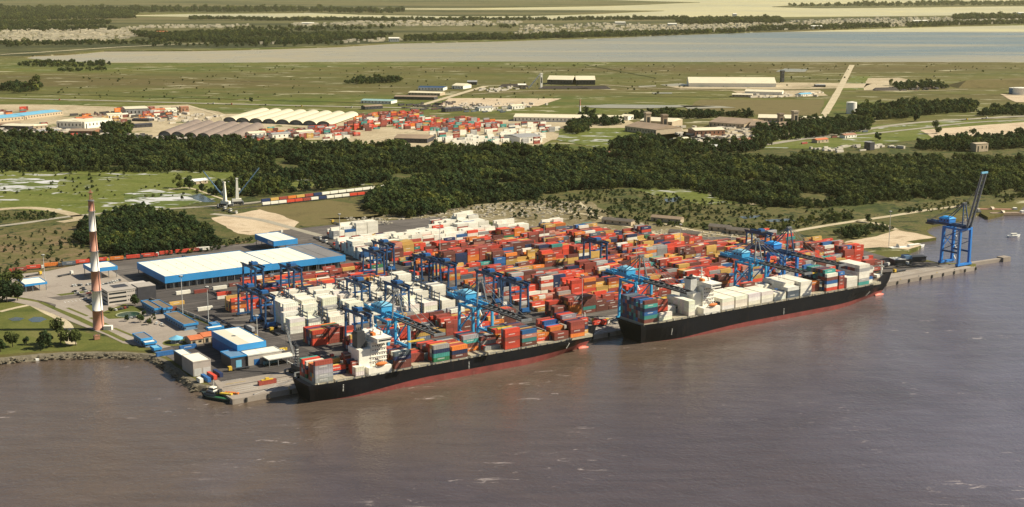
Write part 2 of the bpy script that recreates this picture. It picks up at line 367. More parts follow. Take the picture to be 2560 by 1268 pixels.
LABELS = {}
def tag(o, label, cat, group=None):
    o['label'] = label; o['category'] = cat
    if group: o['group'] = group
    LABELS.setdefault(label, []).append(o.name)
    return o
def thing(name, label, cat, loc=(0, 0, 0), rz=0.0, group=None):
    o = bpy.data.objects.new(name, None); col.objects.link(o)
    o.empty_display_size = 1.0
    o.location = loc; o.rotation_euler = (0, 0, rz)
    return tag(o, label, cat, group)
def kind(o, k, label=None):
    o['kind'] = k
    if label: o['label'] = label
    return o
def copy_tree(src, loc, rz, label, group=None, scale=None):
    r = src.copy(); col.objects.link(r); r.location = loc; r.rotation_euler = (0, 0, rz)
    if scale: r.scale = scale
    r['label'] = label; LABELS.setdefault(label, []).append(r.name)
    if group: r['group'] = group
    for ch in list(src.children):
        c = ch.copy(); col.objects.link(c); c.parent = r
        for g in list(ch.children):
            d = g.copy(); col.objects.link(d); d.parent = c
    return r
def part(parent, name, mat, fn, *a, **k):
    m = MB(); getattr(m, fn)(*a, **k); return m.obj(name, mat, parent)

ORD = ['zeroth', 'first', 'second', 'third', 'fourth', 'fifth', 'sixth', 'seventh', 'eighth', 'ninth', 'tenth', 'eleventh', 'twelfth', 'thirteenth',
       'fourteenth', 'fifteenth', 'sixteenth', 'seventeenth', 'eighteenth', 'nineteenth']
TENS = {2: 'twent', 3: 'thirt', 4: 'fort', 5: 'fift', 6: 'sixt', 7: 'sevent'}
def nth(i):
    if i < 20: return ORD[i]
    t, r = divmod(i, 10)
    return TENS[t] + 'ieth' if r == 0 else TENS[t] + 'y-' + ORD[r]

# ------------------------------------------------------------------ sheets: water, land, patches
def jitter_line(pts, step, amp, seed=0, closed=True):
    out = []
    n = len(pts)
    for i in range(n if closed else n - 1):
        p, q = Vector(pts[i][:2]), Vector(pts[(i + 1) % n][:2])
        d = (q - p).length; k = max(1, int(d / step)); nr = Vector((-(q - p).y, (q - p).x)).normalized() if d else Vector((0, 0))
        for j in range(k):
            t = j / k; b = p.lerp(q, t)
            w = mnoise.noise(Vector((b.x / (step * 2.2), b.y / (step * 2.2), seed * 7.3))) * amp * (0 if j == 0 else 1)
            out.append(b + nr * w)
    if not closed: out.append(Vector(pts[-1][:2]))
    return out
def sheet(name, pts, mat, z, skirt=0.0, kd='structure', label=None):
    vs = [Vector((p[0], p[1], z)) for p in pts]
    tri = tessellate_polygon([vs])
    m = MB(); m.v = [tuple(v) for v in vs]
    fs = []
    for t in tri:
        a, b, c = (vs[i] for i in t)
        fs.append(tuple(t) if (b - a).cross(c - a).z > 0 else tuple(reversed(t)))
    m.f = fs
    if skirt:
        n = len(vs); m.v += [(v.x, v.y, z - skirt) for v in vs]
        m.f += [(i, (i + 1) % n, n + (i + 1) % n, n + i) for i in range(n)]
    return kind(m.obj(name, mat), kd, label)
def px(poly, z=0.0): return [G(x, y, z) for x, y in poly]
def patch(name, poly, mat, z, step=25.0, amp=6.0, seed=1):
    return sheet(name, jitter_line(px(poly), step, amp, seed), MATS[mat], z)
def ribbon(name, pts, width, mat, z, world=False):
    p = pts if world else px(pts)
    p = [Vector((q.x, q.y)) for q in p]
    # Catmull-Rom smoothing
    q = []
    for i in range(len(p) - 1):
        a, b, c, d = p[max(i - 1, 0)], p[i], p[i + 1], p[min(i + 2, len(p) - 1)]
        for j in range(8):
            t = j / 8
            q.append(0.5 * ((2 * b) + (c - a) * t + (2 * a - 5 * b + 4 * c - d) * t * t + (3 * b - a - 3 * c + d) * t ** 3))
    q.append(p[-1]); m = MB()
    for i, c in enumerate(q):
        d = (q[min(i + 1, len(q) - 1)] - q[max(i - 1, 0)]).normalized(); nr = Vector((-d.y, d.x)) * (width / 2)
        w = 1 + 0.12 * mnoise.noise(Vector((c.x / 30, c.y / 30, 3)))
        m.v += [(c.x + nr.x * w, c.y + nr.y * w, z), (c.x - nr.x * w, c.y - nr.y * w, z)]
        if i: k = 2 * i; m.f.append((k - 2, k - 1, k + 1, k))
    return kind(m.obj(name, MATS[mat]), 'structure')

WZ = -3.0
def grid_water(name, x0, x1, y0, y1, mat):
    m = MB(); m.add([(x0, y0, WZ), (x1, y0, WZ), (x1, y1, WZ), (x0, y1, WZ)], [(0, 1, 2, 3)])
    return kind(m.obj(name, MATS[mat]), 'structure')
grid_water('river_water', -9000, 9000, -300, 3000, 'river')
grid_water('bay_water', -16000, 16000, 3000, 7000, 'bay')
grid_water('lagoon_water', -30000, 30000, 7000, 40000, 'lagoon')

near_coast = [(-500, 930), (-200, 908), (0, 897), (100, 887), (200, 882), (300, 882), (375, 887), (415, 905), (455, 935), (488, 961), (515, 966), (545, 975)]
quayline = [(585, 1001), (2446, 666)]
right_coast = [(2440, 660), (2343, 656), (2296, 645), (2262, 630), (2290, 622), (2303, 614), (2268, 606), (2300, 600), (2341, 594), (2324, 585), (2312, 574),
               (2330, 562), (2400, 548), (2450, 532), (2470, 543), (2500, 536), (2545, 528), (2560, 509), (2800, 480), (3300, 440)]
bay_near = [(3300, 158), (2560, 156), (2100, 155), (1700, 155), (1280, 154), (900, 155), (500, 157), (250, 157), (130, 152), (60, 145), (80, 139), (160, 136), (260, 127), (480, 126), (700, 121), (850, 116),
            (1000, 107), (1280, 101), (1420, 97), (1700, 86), (2000, 77), (2300, 67), (2560, 62), (3300, 52)]
lagoon_near = [(3300, 36), (2560, 37), (2200, 41), (1900, 43), (1700, 46), (1280, 48), (1000, 47), (860, 48), (760, 46), (500, 43), (330, 40), (340, 37), (480, 34), (760, 32), (700, 24), (300, 22), (-900, 22), (-900, 900)]
land_px = near_coast + quayline + right_coast + bay_near + lagoon_near
lp = []
w = px(land_px); w[len(near_coast)] = AB(0.6, 0.8); w[len(near_coast) + 1] = AB(711.5, 0.8)
n_ = len(w)
for i in range(n_):
    p, q = w[i], w[(i + 1) % n_]
    dist = 0.5 * (p.y + q.y)
    straight = i in (len(near_coast), len(near_coast) - 1) or (q - p).length > 15000
    seg = jitter_line([p, q], max(12, dist / 45), 0 if straight or i < len(near_coast) else max(2.5, dist / 220), i, closed=False)[:-1]
    lp += seg
land = sheet('ground', lp, MATS['marsh'], 0.0, skirt=4.0)
# far shores beyond the bay and the lagoon
sheet('far_terrain', jitter_line(px([(-900, 33), (-300, 34), (760, 31), (900, 36), (1150, 40), (1330, 39), (1500, 34), (1660, 27), (1400, 25), (1000, 24), (500, 21), (-900, 20)]), 400, 90, 5), MATS['far_land'], 0.5, 4)
sheet('far_terrain', jitter_line(px([(1930, 17), (2050, 20), (2300, 18), (2560, 15), (3300, 13), (3300, 6), (2560, 4), (2200, 8), (2000, 12)]), 500, 120, 9), MATS['far_land'], 0.5, 4)
sheet('far_terrain', jitter_line(px([(-900, 16), (300, 18), (800, 20), (1200, 20), (1500, 15), (1750, 6), (1300, -6), (-900, -8)]), 600, 150, 12), MATS['far_land'], 0.5, 4)
sheet('peninsula_terrain', jitter_line(px([(-900, 138), (60, 141), (160, 133), (260, 124), (480, 123), (700, 118), (850, 113), (1000, 105), (1280, 99), (1420, 95), (1700, 84), (2000, 75), (2300, 65), (2560, 60), (3300, 50),
       (3300, 38), (2560, 38.5), (2200, 42.5), (1900, 44.5), (1700, 47.5), (1280, 49.5), (1000, 48.5), (760, 47.5), (330, 42), (-900, 24)]), 150, 14, 3), MATS['far_land'], 0.3)

# ---- ground patches of the near land, each a few centimetres over the one below
patch('grass_field', [(-60, 345), (500, 352), (1000, 362), (1350, 372), (1500, 390), (1800, 380), (2200, 350), (2640, 330), (2700, 476), (2560, 498), (2440, 518), (2325, 546), (2296, 572), (2325, 590), (2240, 604), (2240, 622), (2100, 640), (1900, 600), (1300, 560), (700, 640), (380, 870), (300, 868), (120, 872), (-60, 884)], 'rough_grass', 0.03, 30, 6, 2)
patch('meadow_field', [(-60, 424), (300, 424), (640, 430), (980, 430), (930, 462), (640, 470), (560, 492), (430, 522), (230, 540), (0, 520), (-60, 520)], 'meadow', 0.08, 20, 6, 4)
patch('wetland_field', [(300, 486), (380, 474), (470, 486), (520, 500), (470, 512), (380, 520), (320, 510)], 'wetland', 0.12, 12, 6, 5)
patch('wetland_field', [(-20, 452), (60, 444), (150, 452), (140, 470), (40, 480), (-20, 476)], 'wetland', 0.12, 12, 6, 6)
patch('meadow_field', [(1560, 466), (1650, 464), (1720, 474), (1860, 508), (1760, 512), (1640, 490)], 'meadow', 0.08, 15, 5, 8)
patch('scrub_field', [(-60, 600), (120, 566), (205, 556), (240, 600), (270, 640), (560, 612), (640, 600), (520, 632), (280, 660), (30, 684), (-60, 690)], 'scrub', 0.08, 15, 4, 7)
patch('brown_field', [(640, 520), (820, 500), (905, 512), (960, 540), (870, 556), (760, 566), (665, 535)], 'brown_field', 0.10, 15, 4, 9)
patch('sand_lot', [(528, 545), (610, 532), (650, 524), (700, 537), (748, 556), (730, 572), (700, 583), (625, 588), (595, 584), (555, 562)], 'sand', 0.14, 10, 3, 10)
patch('scrapyard_ground', [(800, 548), (1000, 536), (1180, 512), (1360, 500), (1480, 505), (1540, 548), (1740, 572), (1900, 590), (1880, 606), (1640, 600), (1400, 580), (1150, 545), (1000, 548)], 'scrapyard', 0.10, 12, 5, 11)
patch('sand_spit', [(2110, 606), (2200, 588), (2240, 575), (2290, 583), (2341, 594), (2300, 599), (2266, 604), (2302, 614), (2270, 625), (2200, 618), (2150, 622)], 'sand', 0.12, 8, 3, 12)
patch('riverside_grass', [(-60, 720), (70, 735), (170, 822), (245, 838), (310, 855), (376, 879), (300, 876), (100, 879), (-60, 892)], 'grass', 0.10, 14, 2, 13)
#patch('beach_strip', [(-60, 888), (60, 877), (200, 873), (300, 876), (370, 884), (300, 881), (150, 883), (-60, 898)], 'pale_dirt', 0.14, 8, 2, 14)
m = MB(); bank = jitter_line(px(near_coast), 5, 1.2, 77, closed=False)
for i, c in enumerate(bank):
    d = (bank[min(i + 1, len(bank) - 1)] - bank[max(i - 1, 0)]).normalized(); nr = Vector((d.y, -d.x))
    w1, w2 = 2.5 + 1.2 * mnoise.noise(Vector((c.x / 9, c.y / 9, 1))), 4.0 + 1.8 * mnoise.noise(Vector((c.x / 7, c.y / 7, 5)))
    m.v += [(c.x - nr.x * w1, c.y - nr.y * w1, 0.19), (c.x + nr.x * .4, c.y + nr.y * .4, 0.05), (c.x + nr.x * w2, c.y + nr.y * w2, -3.3)]
    if i: k = 3 * i; m.f += [(k - 3, k - 2, k + 1, k), (k - 2, k - 1, k + 2, k + 1)]
kind(m.obj('river_bank', MATS['rock']), 'structure')
# terminal paving
def absheet(name, ab, mat, z, skirt=0.0): return sheet(name, [AB(a, b) for a, b in ab], MATS[mat], z, skirt)
absheet('terminal_pavement', [(0, 0.5), (713, 0), (700, 30), (678, 60), (690, 120), (668, 210), (585, 262), (562, 320), (520, 380), (460, 420), (445, 500), (330, 520), (255, 520), (215, 470), (100, 500), (15, 440), (-50, 455), (-60, 420),
         (-25, 330), (-12, 230), (0, 140)], 'asphalt', 0.16)
absheet('quay_apron', [(0, 1.2), (712, 1.2), (705, 22), (300, 42), (60, 46), (5, 46), (2, 30)], 'concrete', 0.20)
absheet('yard_road', [(62, 46), (285, 44), (285, 55), (90, 56), (85, 130), (62, 200), (52, 200), (58, 120)], 'dark_asphalt', 0.24)
absheet('yard_road', [(263, 55), (283, 55), (283, 330), (258, 330), (262, 200)], 'dark_asphalt', 0.24)
absheet('yard_road', [(66, 205), (84, 200), (132, 300), (255, 306), (255, 322), (60, 330), (48, 300)], 'dark_asphalt', 0.24)
absheet('forecourt', [(-14, 170), (2, 140), (40, 150), (48, 260), (20, 285), (8, 330), (-15, 330), (-26, 300)], 'concrete', 0.22)
absheet('gate_pavement', [(-60, 400), (-20, 345), (55, 340), (60, 470), (10, 450), (-56, 452)], 'concrete', 0.21)
absheet('workshop_yard', [(8, 40), (62, 40), (60, 130), (45, 150), (12, 150)], 'dark_asphalt', 0.24)
ribbon('access_road', [(-40, 570), (60, 558), (180, 541), (330, 528), (480, 519), (600, 510), (720, 497), (830, 485), (1000, 464)], 9, 'road_grey', 0.2)
ribbon('dirt_track', [(530, 535), (640, 548), (720, 568), (800, 590)], 9, 'road_grey', 0.24)
ribbon('dirt_track', [(80, 760), (120, 782), (150, 798), (172, 820), (172, 845), (180, 862)], 7, 'track', 0.2)
ribbon('dirt_track', [(0, 780), (40, 770), (80, 762)], 5, 'track', 0.2)
ribbon('dirt_track', [(-40, 528), (60, 520), (140, 527), (200, 545), (150, 556)], 14, 'pale_dirt', 0.2)
ribbon('dirt_track', [(1960, 583), (2050, 567), (2140, 553), (2230, 540), (2330, 524), (2410, 515)], 8, 'track', 0.2)
ribbon('dirt_track', [(2140, 553), (2200, 561), (2240, 575)], 8, 'track', 0.2)
ribbon('dirt_track', [(1440, 500), (1500, 545), (1580, 570), (1700, 596), (1800, 604)], 5, 'track', 0.2)
ribbon('dirt_track', [(1150, 530), (1280, 520), (1400, 528), (1520, 545)], 5, 'track', 0.2)
ribbon('dirt_track', [(1740, 475), (1820, 492), (1885, 512)], 6, 'track', 0.2)
for i, t in enumerate(((0.0, 10.0), (16.0, 10.0))):
    ribbon('access_road', [AB(-70 + t[0], 395), AB(-35 + t[0], 330), AB(-19 + t[0] * 0.9, 240), AB(-4 + t[0] * 0.7, 160)], t[1], 'concrete', 0.27, world=True)
m = MB(); 
for k in range(3):
    kind(sheet('median_grass', [AB(*q) for q in [(-17 + k * 5.2, 300 - k * 42), (-14.5 + k * 5.2, 300 - k * 42), (-9.5 + k * 5.2, 264 - k * 42), (-12 + k * 5.2, 264 - k * 42)]], MATS['grass'], 0.31), 'structure')
sheet('office_lawn', [AB(*q) for q in [(-8, 345), (40, 348), (44, 352), (-10, 352)]], MATS['grass'], 0.26)
sheet('pond_lawn', [AB(*q) for q in [(0, 268), (26, 288), (34, 262), (14, 240), (0, 246)]], MATS['grass'], 0.26)
sheet('verge_grass', [AB(*q) for q in [(-30, 330), (-27, 330), (-16, 262), (-8, 175), (-12, 175), (-22, 262)]], MATS['grass'], 0.30)
sheet('verge_grass', [AB(*q) for q in [(44, 290), (50, 258), (54, 216), (57, 182), (60, 182), (57, 220), (54, 262), (49, 292)]], MATS['grass'], 0.28)
sheet('verge_grass', [AB(*q) for q in [(-2, 300), (6, 300), (2, 262), (-4, 262)]], MATS['grass'], 0.28)
# mid distance
patch('industrial_ground', [(-60, 262), (120, 262), (300, 268), (470, 262), (560, 285), (900, 285), (1000, 300), (1250, 300), (1560, 295), (1640, 330), (1600, 352), (1380, 350), (1340, 372), (1100, 368), (870, 366), (820, 350), (600, 350), (450, 352), (250, 340), (-60, 335)], 'pale_dirt', 0.3, 40, 8, 21)
patch('green_field', [(1400, 322), (1640, 320), (1780, 340), (1700, 372), (1500, 372), (1390, 350)], 'meadow', 0.5, 30, 6, 22)
patch('dirt_square', [(1122, 246), (1404, 247), (1345, 266), (1160, 268), (1095, 266)], 'sand', 0.5, 80, 3, 23)
patch('industrial_ground', [(1600, 330), (1780, 320), (1990, 315), (2050, 325), (1900, 350), (1800, 378), (1640, 355)], 'pale_dirt', 0.5, 40, 8, 24)
patch('industrial_ground', [(1650, 212), (1990, 207), (2180, 210), (2160, 220), (1980, 224), (1700, 222)], 'pale_dirt', 0.5, 60, 8, 25)
patch('industrial_ground', [(1830, 228), (2050, 226), (2070, 240), (1880, 246)], 'pale_dirt', 0.5, 60, 8, 26)
patch('industrial_ground', [(2170, 196), (2250, 195), (2350, 220), (2160, 226)], 'pale_dirt', 0.5, 60, 8, 27)
patch('ploughed_field', [(1750, 250), (2060, 250), (2050, 290), (1900, 288), (1700, 290)], 'brown_field', 0.4, 60, 8, 28)
patch('green_field', [(2130, 190), (2180, 192), (2160, 226), (2100, 226)], 'meadow', 0.4, 60, 6, 29)
patch('green_field', [(1950, 330), (2300, 305), (2560, 298), (2700, 296), (2700, 345), (2300, 350), (2100, 372), (1900, 372)], 'meadow', 0.4, 50, 6, 31)
patch('sand_lot', [(2300, 326), (2560, 306), (2700, 304), (2700, 325), (2420, 345), (2330, 345)], 'sand', 0.55, 40, 5, 32)
patch('sand_lot', [(2500, 236), (2580, 238), (2700, 250), (2700, 260), (2540, 256)], 'sand', 0.55, 40, 5, 33)
patch('tilled_mound_ground', [(2410, 218), (2560, 219), (2700, 219), (2700, 195), (2560, 195), (2430, 200)], 'brown_field', 0.5, 60, 8, 34)
ribbon('highway', [(-100, 240), (0, 246), (250, 252), (500, 259), (800, 266), (1000, 270), (1280, 275)], 16, 'road_grey', 0.6)
ribbon('highway', [(1040, 268), (1100, 250), (1160, 232), (1215, 216)], 16, 'track', 0.7)
ribbon('highway', [(1810, 380), (1950, 357), (2100, 335), (2250, 312), (2400, 300), (2700, 284)], 16, 'road_grey', 0.7)
ribbon('highway', [(1990, 350), (2150, 338), (2300, 322), (2450, 306), (2700, 296)], 11, 'road_grey', 0.75)
ribbon('dirt_track', [(2062, 286), (2095, 230), (2130, 163)], 15, 'track', 0.6)
ribbon('dirt_track', [(0, 137), (120, 130), (300, 118), (520, 108)], 22, 'track', 0.7)

# ------------------------------------------------------------------ trees
def crown_mesh(name, seed, mat, rx, h0, h1, nclump, nleaf, size):
    """leaf-sized faces spread over uneven clumps through the crown's volume"""
    r = random.Random(seed); vs = []; fs = []; tone = []
    for c in range(nclump):
        t = r.random(); ang = r.random() * 6.283; rr = rx * (0.25 + 0.55 * math.sqrt(r.random())) * (1 - 0.45 * abs(t - 0.42))
        cz = h0 + (h1 - h0) * (0.12 + 0.76 * t); cc = Vector((rr * math.cos(ang), rr * math.sin(ang), cz))
        if c == 0: cc = Vector((0, 0, h0 + (h1 - h0) * 0.75))
        cr = rx * (0.30 + 0.28 * r.random()); ct = r.random() * 0.7
        for l in range(nleaf):
            d = Vector((r.gauss(0, 1), r.gauss(0, 1), r.gauss(0.25, 1))).normalized()
            p = cc + d * cr * (0.55 + 0.5 * r.random()); p.z = max(p.z, h0 * 0.8)
            nr = (d + Vector((r.gauss(0, .5), r.gauss(0, .5), r.gauss(0.3, .5)))).normalized()
            x = nr.orthogonal().normalized(); y = nr.cross(x); a = r.random() * 6.283
            x, y = x * math.cos(a) + y * math.sin(a), y * math.cos(a) - x * math.sin(a)
            s = size * (0.6 + 0.8 * r.random()); o = len(vs)
            vs += [tuple(p - x * s - y * s * .6), tuple(p + x * s - y * s * .7), tuple(p + x * s * .8 + y * s * .7), tuple(p - x * s * .7 + y * s * .6)]
            fs.append((o, o + 1, o + 2, o + 3)); tone.append(min(1, max(0, ct + r.random() * 0.3)))
    me = bpy.data.meshes.new(name); me.from_pydata(vs, [], fs); me.update(); me.materials.append(MATS[mat])
    at = me.attributes.new('tone', 'FLOAT', 'FACE'); at.data.foreach_set('value', tone)
    return me
def trunk_mesh(name, h, r0):
    m = MB(); m.cyl((0, 0, -0.3), (0.15, 0.1, h * 0.5), r0, r0 * 0.65, 7)
    m.cyl((0.15, 0.1, h * 0.48), (0.9, 0.4, h * 0.85), r0 * 0.6, r0 * 0.2, 5); m.cyl((0.15, 0.1, h * 0.45), (-1.0, -0.3, h * 0.8), r0 * 0.5, r0 * 0.2, 5)
    m.cyl((0.15, 0.1, h * 0.42), (0.1, 1.1, h * 0.75), r0 * 0.45, r0 * 0.15, 5)
    return m.mesh(name, MATS['bark'])
protos = bpy.data.collections.new('forest_tree_kinds')
for i in range(6):
    tall = i < 3
    me = crown_mesh('forest_crown', 40 + i, 'leaf' if i in (0, 1, 3) else 'leaf_olive', (4.6 + 0.5 * i) if tall else (6.4 + 0.7 * (i - 3)), 1.0, (13 + 1.8 * i) if tall else (9.5 + 0.8 * (i - 3)), 8 if tall else 11, 26, 0.95)
    o = bpy.data.objects.new('forest_tree_kind', me); protos.objects.link(o)
def instancer(name, pts, label, base_z=0.1, coll=None):
    me = bpy.data.meshes.new(name); me.from_pydata([p[0] for p in pts], [], [])
    for nm, ty, vals in (('rot', 'FLOAT', [p[1] for p in pts]), ('scl', 'FLOAT', [p[2] for p in pts]), ('pick', 'INT', [p[3] for p in pts])):
        me.attributes.new(nm, ty, 'POINT').data.foreach_set('value', vals)
    o = bpy.data.objects.new(name, me); col.objects.link(o)
    ng = bpy.data.node_groups.get('plant_scatter')
    if not ng:
        ng = bpy.data.node_groups.new('plant_scatter', 'GeometryNodeTree')
        ng.interface.new_socket('Geometry', in_out='INPUT', socket_type='NodeSocketGeometry')
        ng.interface.new_socket('Geometry', in_out='OUTPUT', socket_type='NodeSocketGeometry')
        N = ng.nodes; Lk = ng.links
        gi, go = N.new('NodeGroupInput'), N.new('NodeGroupOutput')
        ip = N.new('GeometryNodeInstanceOnPoints'); ci = N.new('GeometryNodeCollectionInfo')
        ci.inputs[0].default_value = protos; ci.inputs[1].default_value = True; ci.inputs[2].default_value = True
        ip.inputs['Pick Instance'].default_value = True
        def na(nm, ty):
            x = N.new('GeometryNodeInputNamedAttribute'); x.data_type = ty; x.inputs[0].default_value = nm; return x.outputs[0]
        cx = N.new('ShaderNodeCombineXYZ'); Lk.new(na('rot', 'FLOAT'), cx.inputs[2])
        Lk.new(gi.outputs[0], ip.inputs['Points']); Lk.new(ci.outputs[0], ip.inputs['Instance'])
        Lk.new(na('pick', 'INT'), ip.inputs['Instance Index']); Lk.new(cx.outputs[0], ip.inputs['Rotation'])
        Lk.new(na('scl', 'FLOAT'), ip.inputs['Scale']); Lk.new(ip.outputs[0], go.inputs[0])
    o.modifiers.new('scatter', 'NODES').node_group = ng
    return kind(o, 'stuff', label)
def inside(poly, x, y):
    c = False; j = len(poly) - 1
    for i in range(len(poly)):
        xi, yi, xj, yj = poly[i].x, poly[i].y, poly[j].x, poly[j].y
        if (yi > y) != (yj > y) and x < (xj - xi) * (y - yi) / (yj - yi) + xi: c = not c
        j = i
    return c
def forest(name, polypx, spacing, label, scale=(0.5, 1.35), gaps=0.0, gap_scale=60.0, z=0.1, world=None, kinds=(0, 1, 2, 0, 1, 3, 4)):
    poly = world or jitter_line(px(polypx), spacing * 3, spacing * 2.2, len(label))
    x0, x1 = min(p.x for p in poly), max(p.x for p in poly); y0, y1 = min(p.y for p in poly), max(p.y for p in poly)
    pts = []; y = y0
    while y < y1:
        x = x0
        while x < x1:
            X, Y = x + R.uniform(-.5, .5) * spacing, y + R.uniform(-.5, .5) * spacing
            x += spacing
            if not inside(poly, X, Y): continue
            g = mnoise.noise(Vector((X / gap_scale, Y / gap_scale, 4.4)))
            if gaps and g < -0.55 + gaps: continue
            s = R.uniform(*scale) * (1 + 0.45 * mnoise.noise(Vector((X / 55, Y / 55, 9))))
            pts.append(((X, Y, z), R.uniform(0, 6.28), s, R.choice(kinds)))
        y += spacing
    return instancer(name, pts, label)
forest('forest', [(-120, 424), (120, 426), (300, 424), (480, 428), (640, 424), (800, 430), (960, 424), (1100, 428), (1300, 440), (1480, 420), (1520, 392), (1400, 384), (1280, 377), (1000, 372), (860, 370), (640, 362), (500, 358), (300, 355), (140, 348), (0, 344), (-120, 344)], 7.2,
       'dark belt of dense woodland between the flooded meadow and the industrial yards', scale=(0.45, 1.15), gaps=0.18, gap_scale=55, kinds=(0, 1, 2, 0, 3, 4, 5))
forest('forest', [(520, 488), (545, 470), (590, 450), (700, 440), (800, 436), (900, 438), (985, 440), (980, 455), (900, 468), (800, 478), (700, 488), (620, 494)], 7.5, 'loose wood beside the access road behind the two white mobile cranes', scale=(0.4, 1.0), gaps=0.2)
forest('forest', [(905, 526), (960, 540), (1030, 546), (1110, 534), (1200, 512), (1320, 500), (1420, 478), (1560, 470), (1640, 462), (1560, 420), (1420, 415), (1300, 436), (1150, 445), (1060, 452), (990, 470), (930, 496)], 7.5,
       'dark wood bulging forward behind the rear white container stacks', scale=(0.6, 1.05), gaps=0.02, kinds=(3, 0, 5, 3, 1, 4))
forest('forest', [(1540, 470), (1640, 458), (1720, 470), (1800, 490), (1880, 512), (1990, 520), (2070, 516), (2150, 507), (2240, 500), (2330, 494), (2450, 484), (2560, 470), (2720, 450), (2720, 392), (2560, 402), (2350, 396), (2200, 400), (2050, 396), (1900, 392), (1780, 386), (1620, 378), (1500, 390), (1480, 420)], 7.5,
       'broad rolling wood stretching back from the river bank beyond the terminal', scale=(0.35, 1.0), gaps=0.24, gap_scale=80, kinds=(3, 4, 5, 3, 5, 0, 4))
forest('forest', [(178, 604), (205, 570), (250, 548), (330, 532), (400, 536), (470, 552), (530, 585), (556, 606), (520, 622), (420, 634), (300, 644), (262, 632), (240, 610), (200, 612)], 6.0, 'dense dark grove behind the striped chimney', scale=(0.5, 0.95), kinds=(3, 4, 3, 0))
forest('shrubbery', [(1560, 560), (1700, 560), (1900, 562), (2040, 545), (2110, 535), (2140, 550), (2000, 572), (1900, 588), (1700, 570)], 6.5, 'scattered green scrub on the open ground behind the yard', scale=(0.12, 0.40), gaps=0.38, gap_scale=45, kinds=(3, 4, 5))
forest('shrubbery', [(2085, 590), (2140, 572), (2200, 566), (2236, 572), (2200, 585), (2130, 604)], 6.0, 'green bushes beside the sandy spit', scale=(0.3, 0.55), gaps=0.15, gap_scale=30)
forest('shrubbery', [(-40, 690), (0, 600), (120, 575), (230, 600), (270, 650), (60, 676)], 11.0, 'low dark bushes dotted over the dry field beside the lorry queue', scale=(0.16, 0.36), gaps=0.5, gap_scale=25)
forest('shrubbery', [(1150, 520), (1380, 495), (1760, 520), (1900, 560), (1500, 560), (1200, 545)], 12.0, 'low bushes among the scrap behind the yard', scale=(0.18, 0.4), gaps=0.5, gap_scale=40)
forest('shrubbery', [(230, 655), (420, 640), (560, 622), (640, 604), (600, 600), (540, 612), (420, 632), (260, 646)], 5.0, 'low hedge of bushes along the grove edge above the lorry queue', scale=(0.16, 0.34), gaps=0.3, gap_scale=20)
forest('shrubbery', [(-60, 540), (60, 535), (150, 535), (135, 548), (0, 560), (-60, 562)], 6.0, 'dark hedge strip beside the pale lorry park', scale=(0.2, 0.4), gaps=0.2)
forest('shrubbery', [(1300, 505), (1480, 478), (1560, 478), (1700, 490), (1880, 522), (2060, 528), (2300, 510), (2420, 498), (2420, 520), (2200, 540), (2060, 548), (1800, 556), (1560, 540), (1400, 520)], 8.0, 'low scrub spreading below the broad wood', scale=(0.10, 0.36), gaps=0.42, gap_scale=50, kinds=(3, 4, 5))
forest('shrubbery', [(2480, 490), (2560, 474), (2720, 456), (2720, 480), (2560, 500), (2450, 515)], 6.0, 'reedy scrub above the rusty barges', scale=(0.12, 0.4), gaps=0.3, gap_scale=30, kinds=(3, 4, 5))
# trees of the middle distance
for poly, sp, lab in (
    ([(1880, 340), (1900, 322), (1960, 312), (2060, 304), (2140, 300), (2180, 312), (2160, 330), (2060, 344), (1950, 352)], 9, 'dark trees between the brown sheds and the main road'),
    ([(2130, 290), (2150, 270), (2300, 262), (2440, 258), (2440, 280), (2300, 292), (2200, 300)], 9, 'long dark tree row beyond the main road'),
    ([(2440, 292), (2480, 276), (2600, 270), (2700, 268), (2700, 285), (2560, 290)], 9, 'dark tree row near the brown mound'),
    ([(2300, 378), (2330, 358), (2420, 350), (2560, 340), (2700, 336), (2700, 360), (2560, 372), (2420, 380)], 9, 'tall trees lining the pale sand lot'),
    ([(1520, 378), (1540, 356), (1600, 350), (1680, 362), (1640, 380), (1580, 385)], 9, 'clump of trees standing forward of the green field'),
    ([(1410, 334), (1416, 318), (1470, 308), (1480, 325), (1450, 338)], 8, 'tree clump hiding the end of the long white shed'),
    ([(1440, 308), (1450, 296), (1500, 298), (1560, 312), (1520, 316)], 8, 'trees behind the green field near the white shed'),
    ([(1660, 372), (1700, 362), (1850, 366), (1880, 352), (1960, 352), (1900, 378), (1760, 390)], 9, 'trees and gardens beside the small houses'),
    ([(0, 228), (20, 212), (110, 215), (95, 230), (40, 234)], 12, 'dark thicket alone on the marsh'),
    ([(850, 210), (900, 200), (1010, 202), (990, 208), (900, 212)], 12, 'low dark thicket on the marsh near the sheds'),
    ([(255, 330), (270, 322), (330, 328), (325, 338), (270, 338)], 7, 'rounded dark trees beside the brick shed'),
    ([(1550, 300), (1640, 286), (1880, 288), (1880, 296), (1640, 298)], 9, 'tree row behind the tan sheds'),
    ([(2220, 215), (2350, 212), (2380, 222), (2230, 226)], 12, 'dark trees near the tall field clearing')):
    forest('treeline', poly, sp, lab, scale=(0.6, 1.1), gaps=0.08, z=0.3)
forest('shrubbery', [(60, 240), (300, 166), (1280, 160), (2560, 162), (2560, 200), (2140, 215), (1500, 250), (900, 245), (480, 256)], 58.0, 'sparse dark bushes dotted over the reed plain before the bay', scale=(0.08, 0.42), gaps=0.5, gap_scale=130, z=0.2, kinds=(3, 4, 5))
forest('shrubbery', [(0, 424), (560, 428), (560, 470), (430, 500), (260, 500), (0, 500)], 20.0, 'dark tussocks along the flooded meadow', scale=(0.1, 0.35), gaps=0.55, gap_scale=60, z=0.1, kinds=(3, 4, 5))
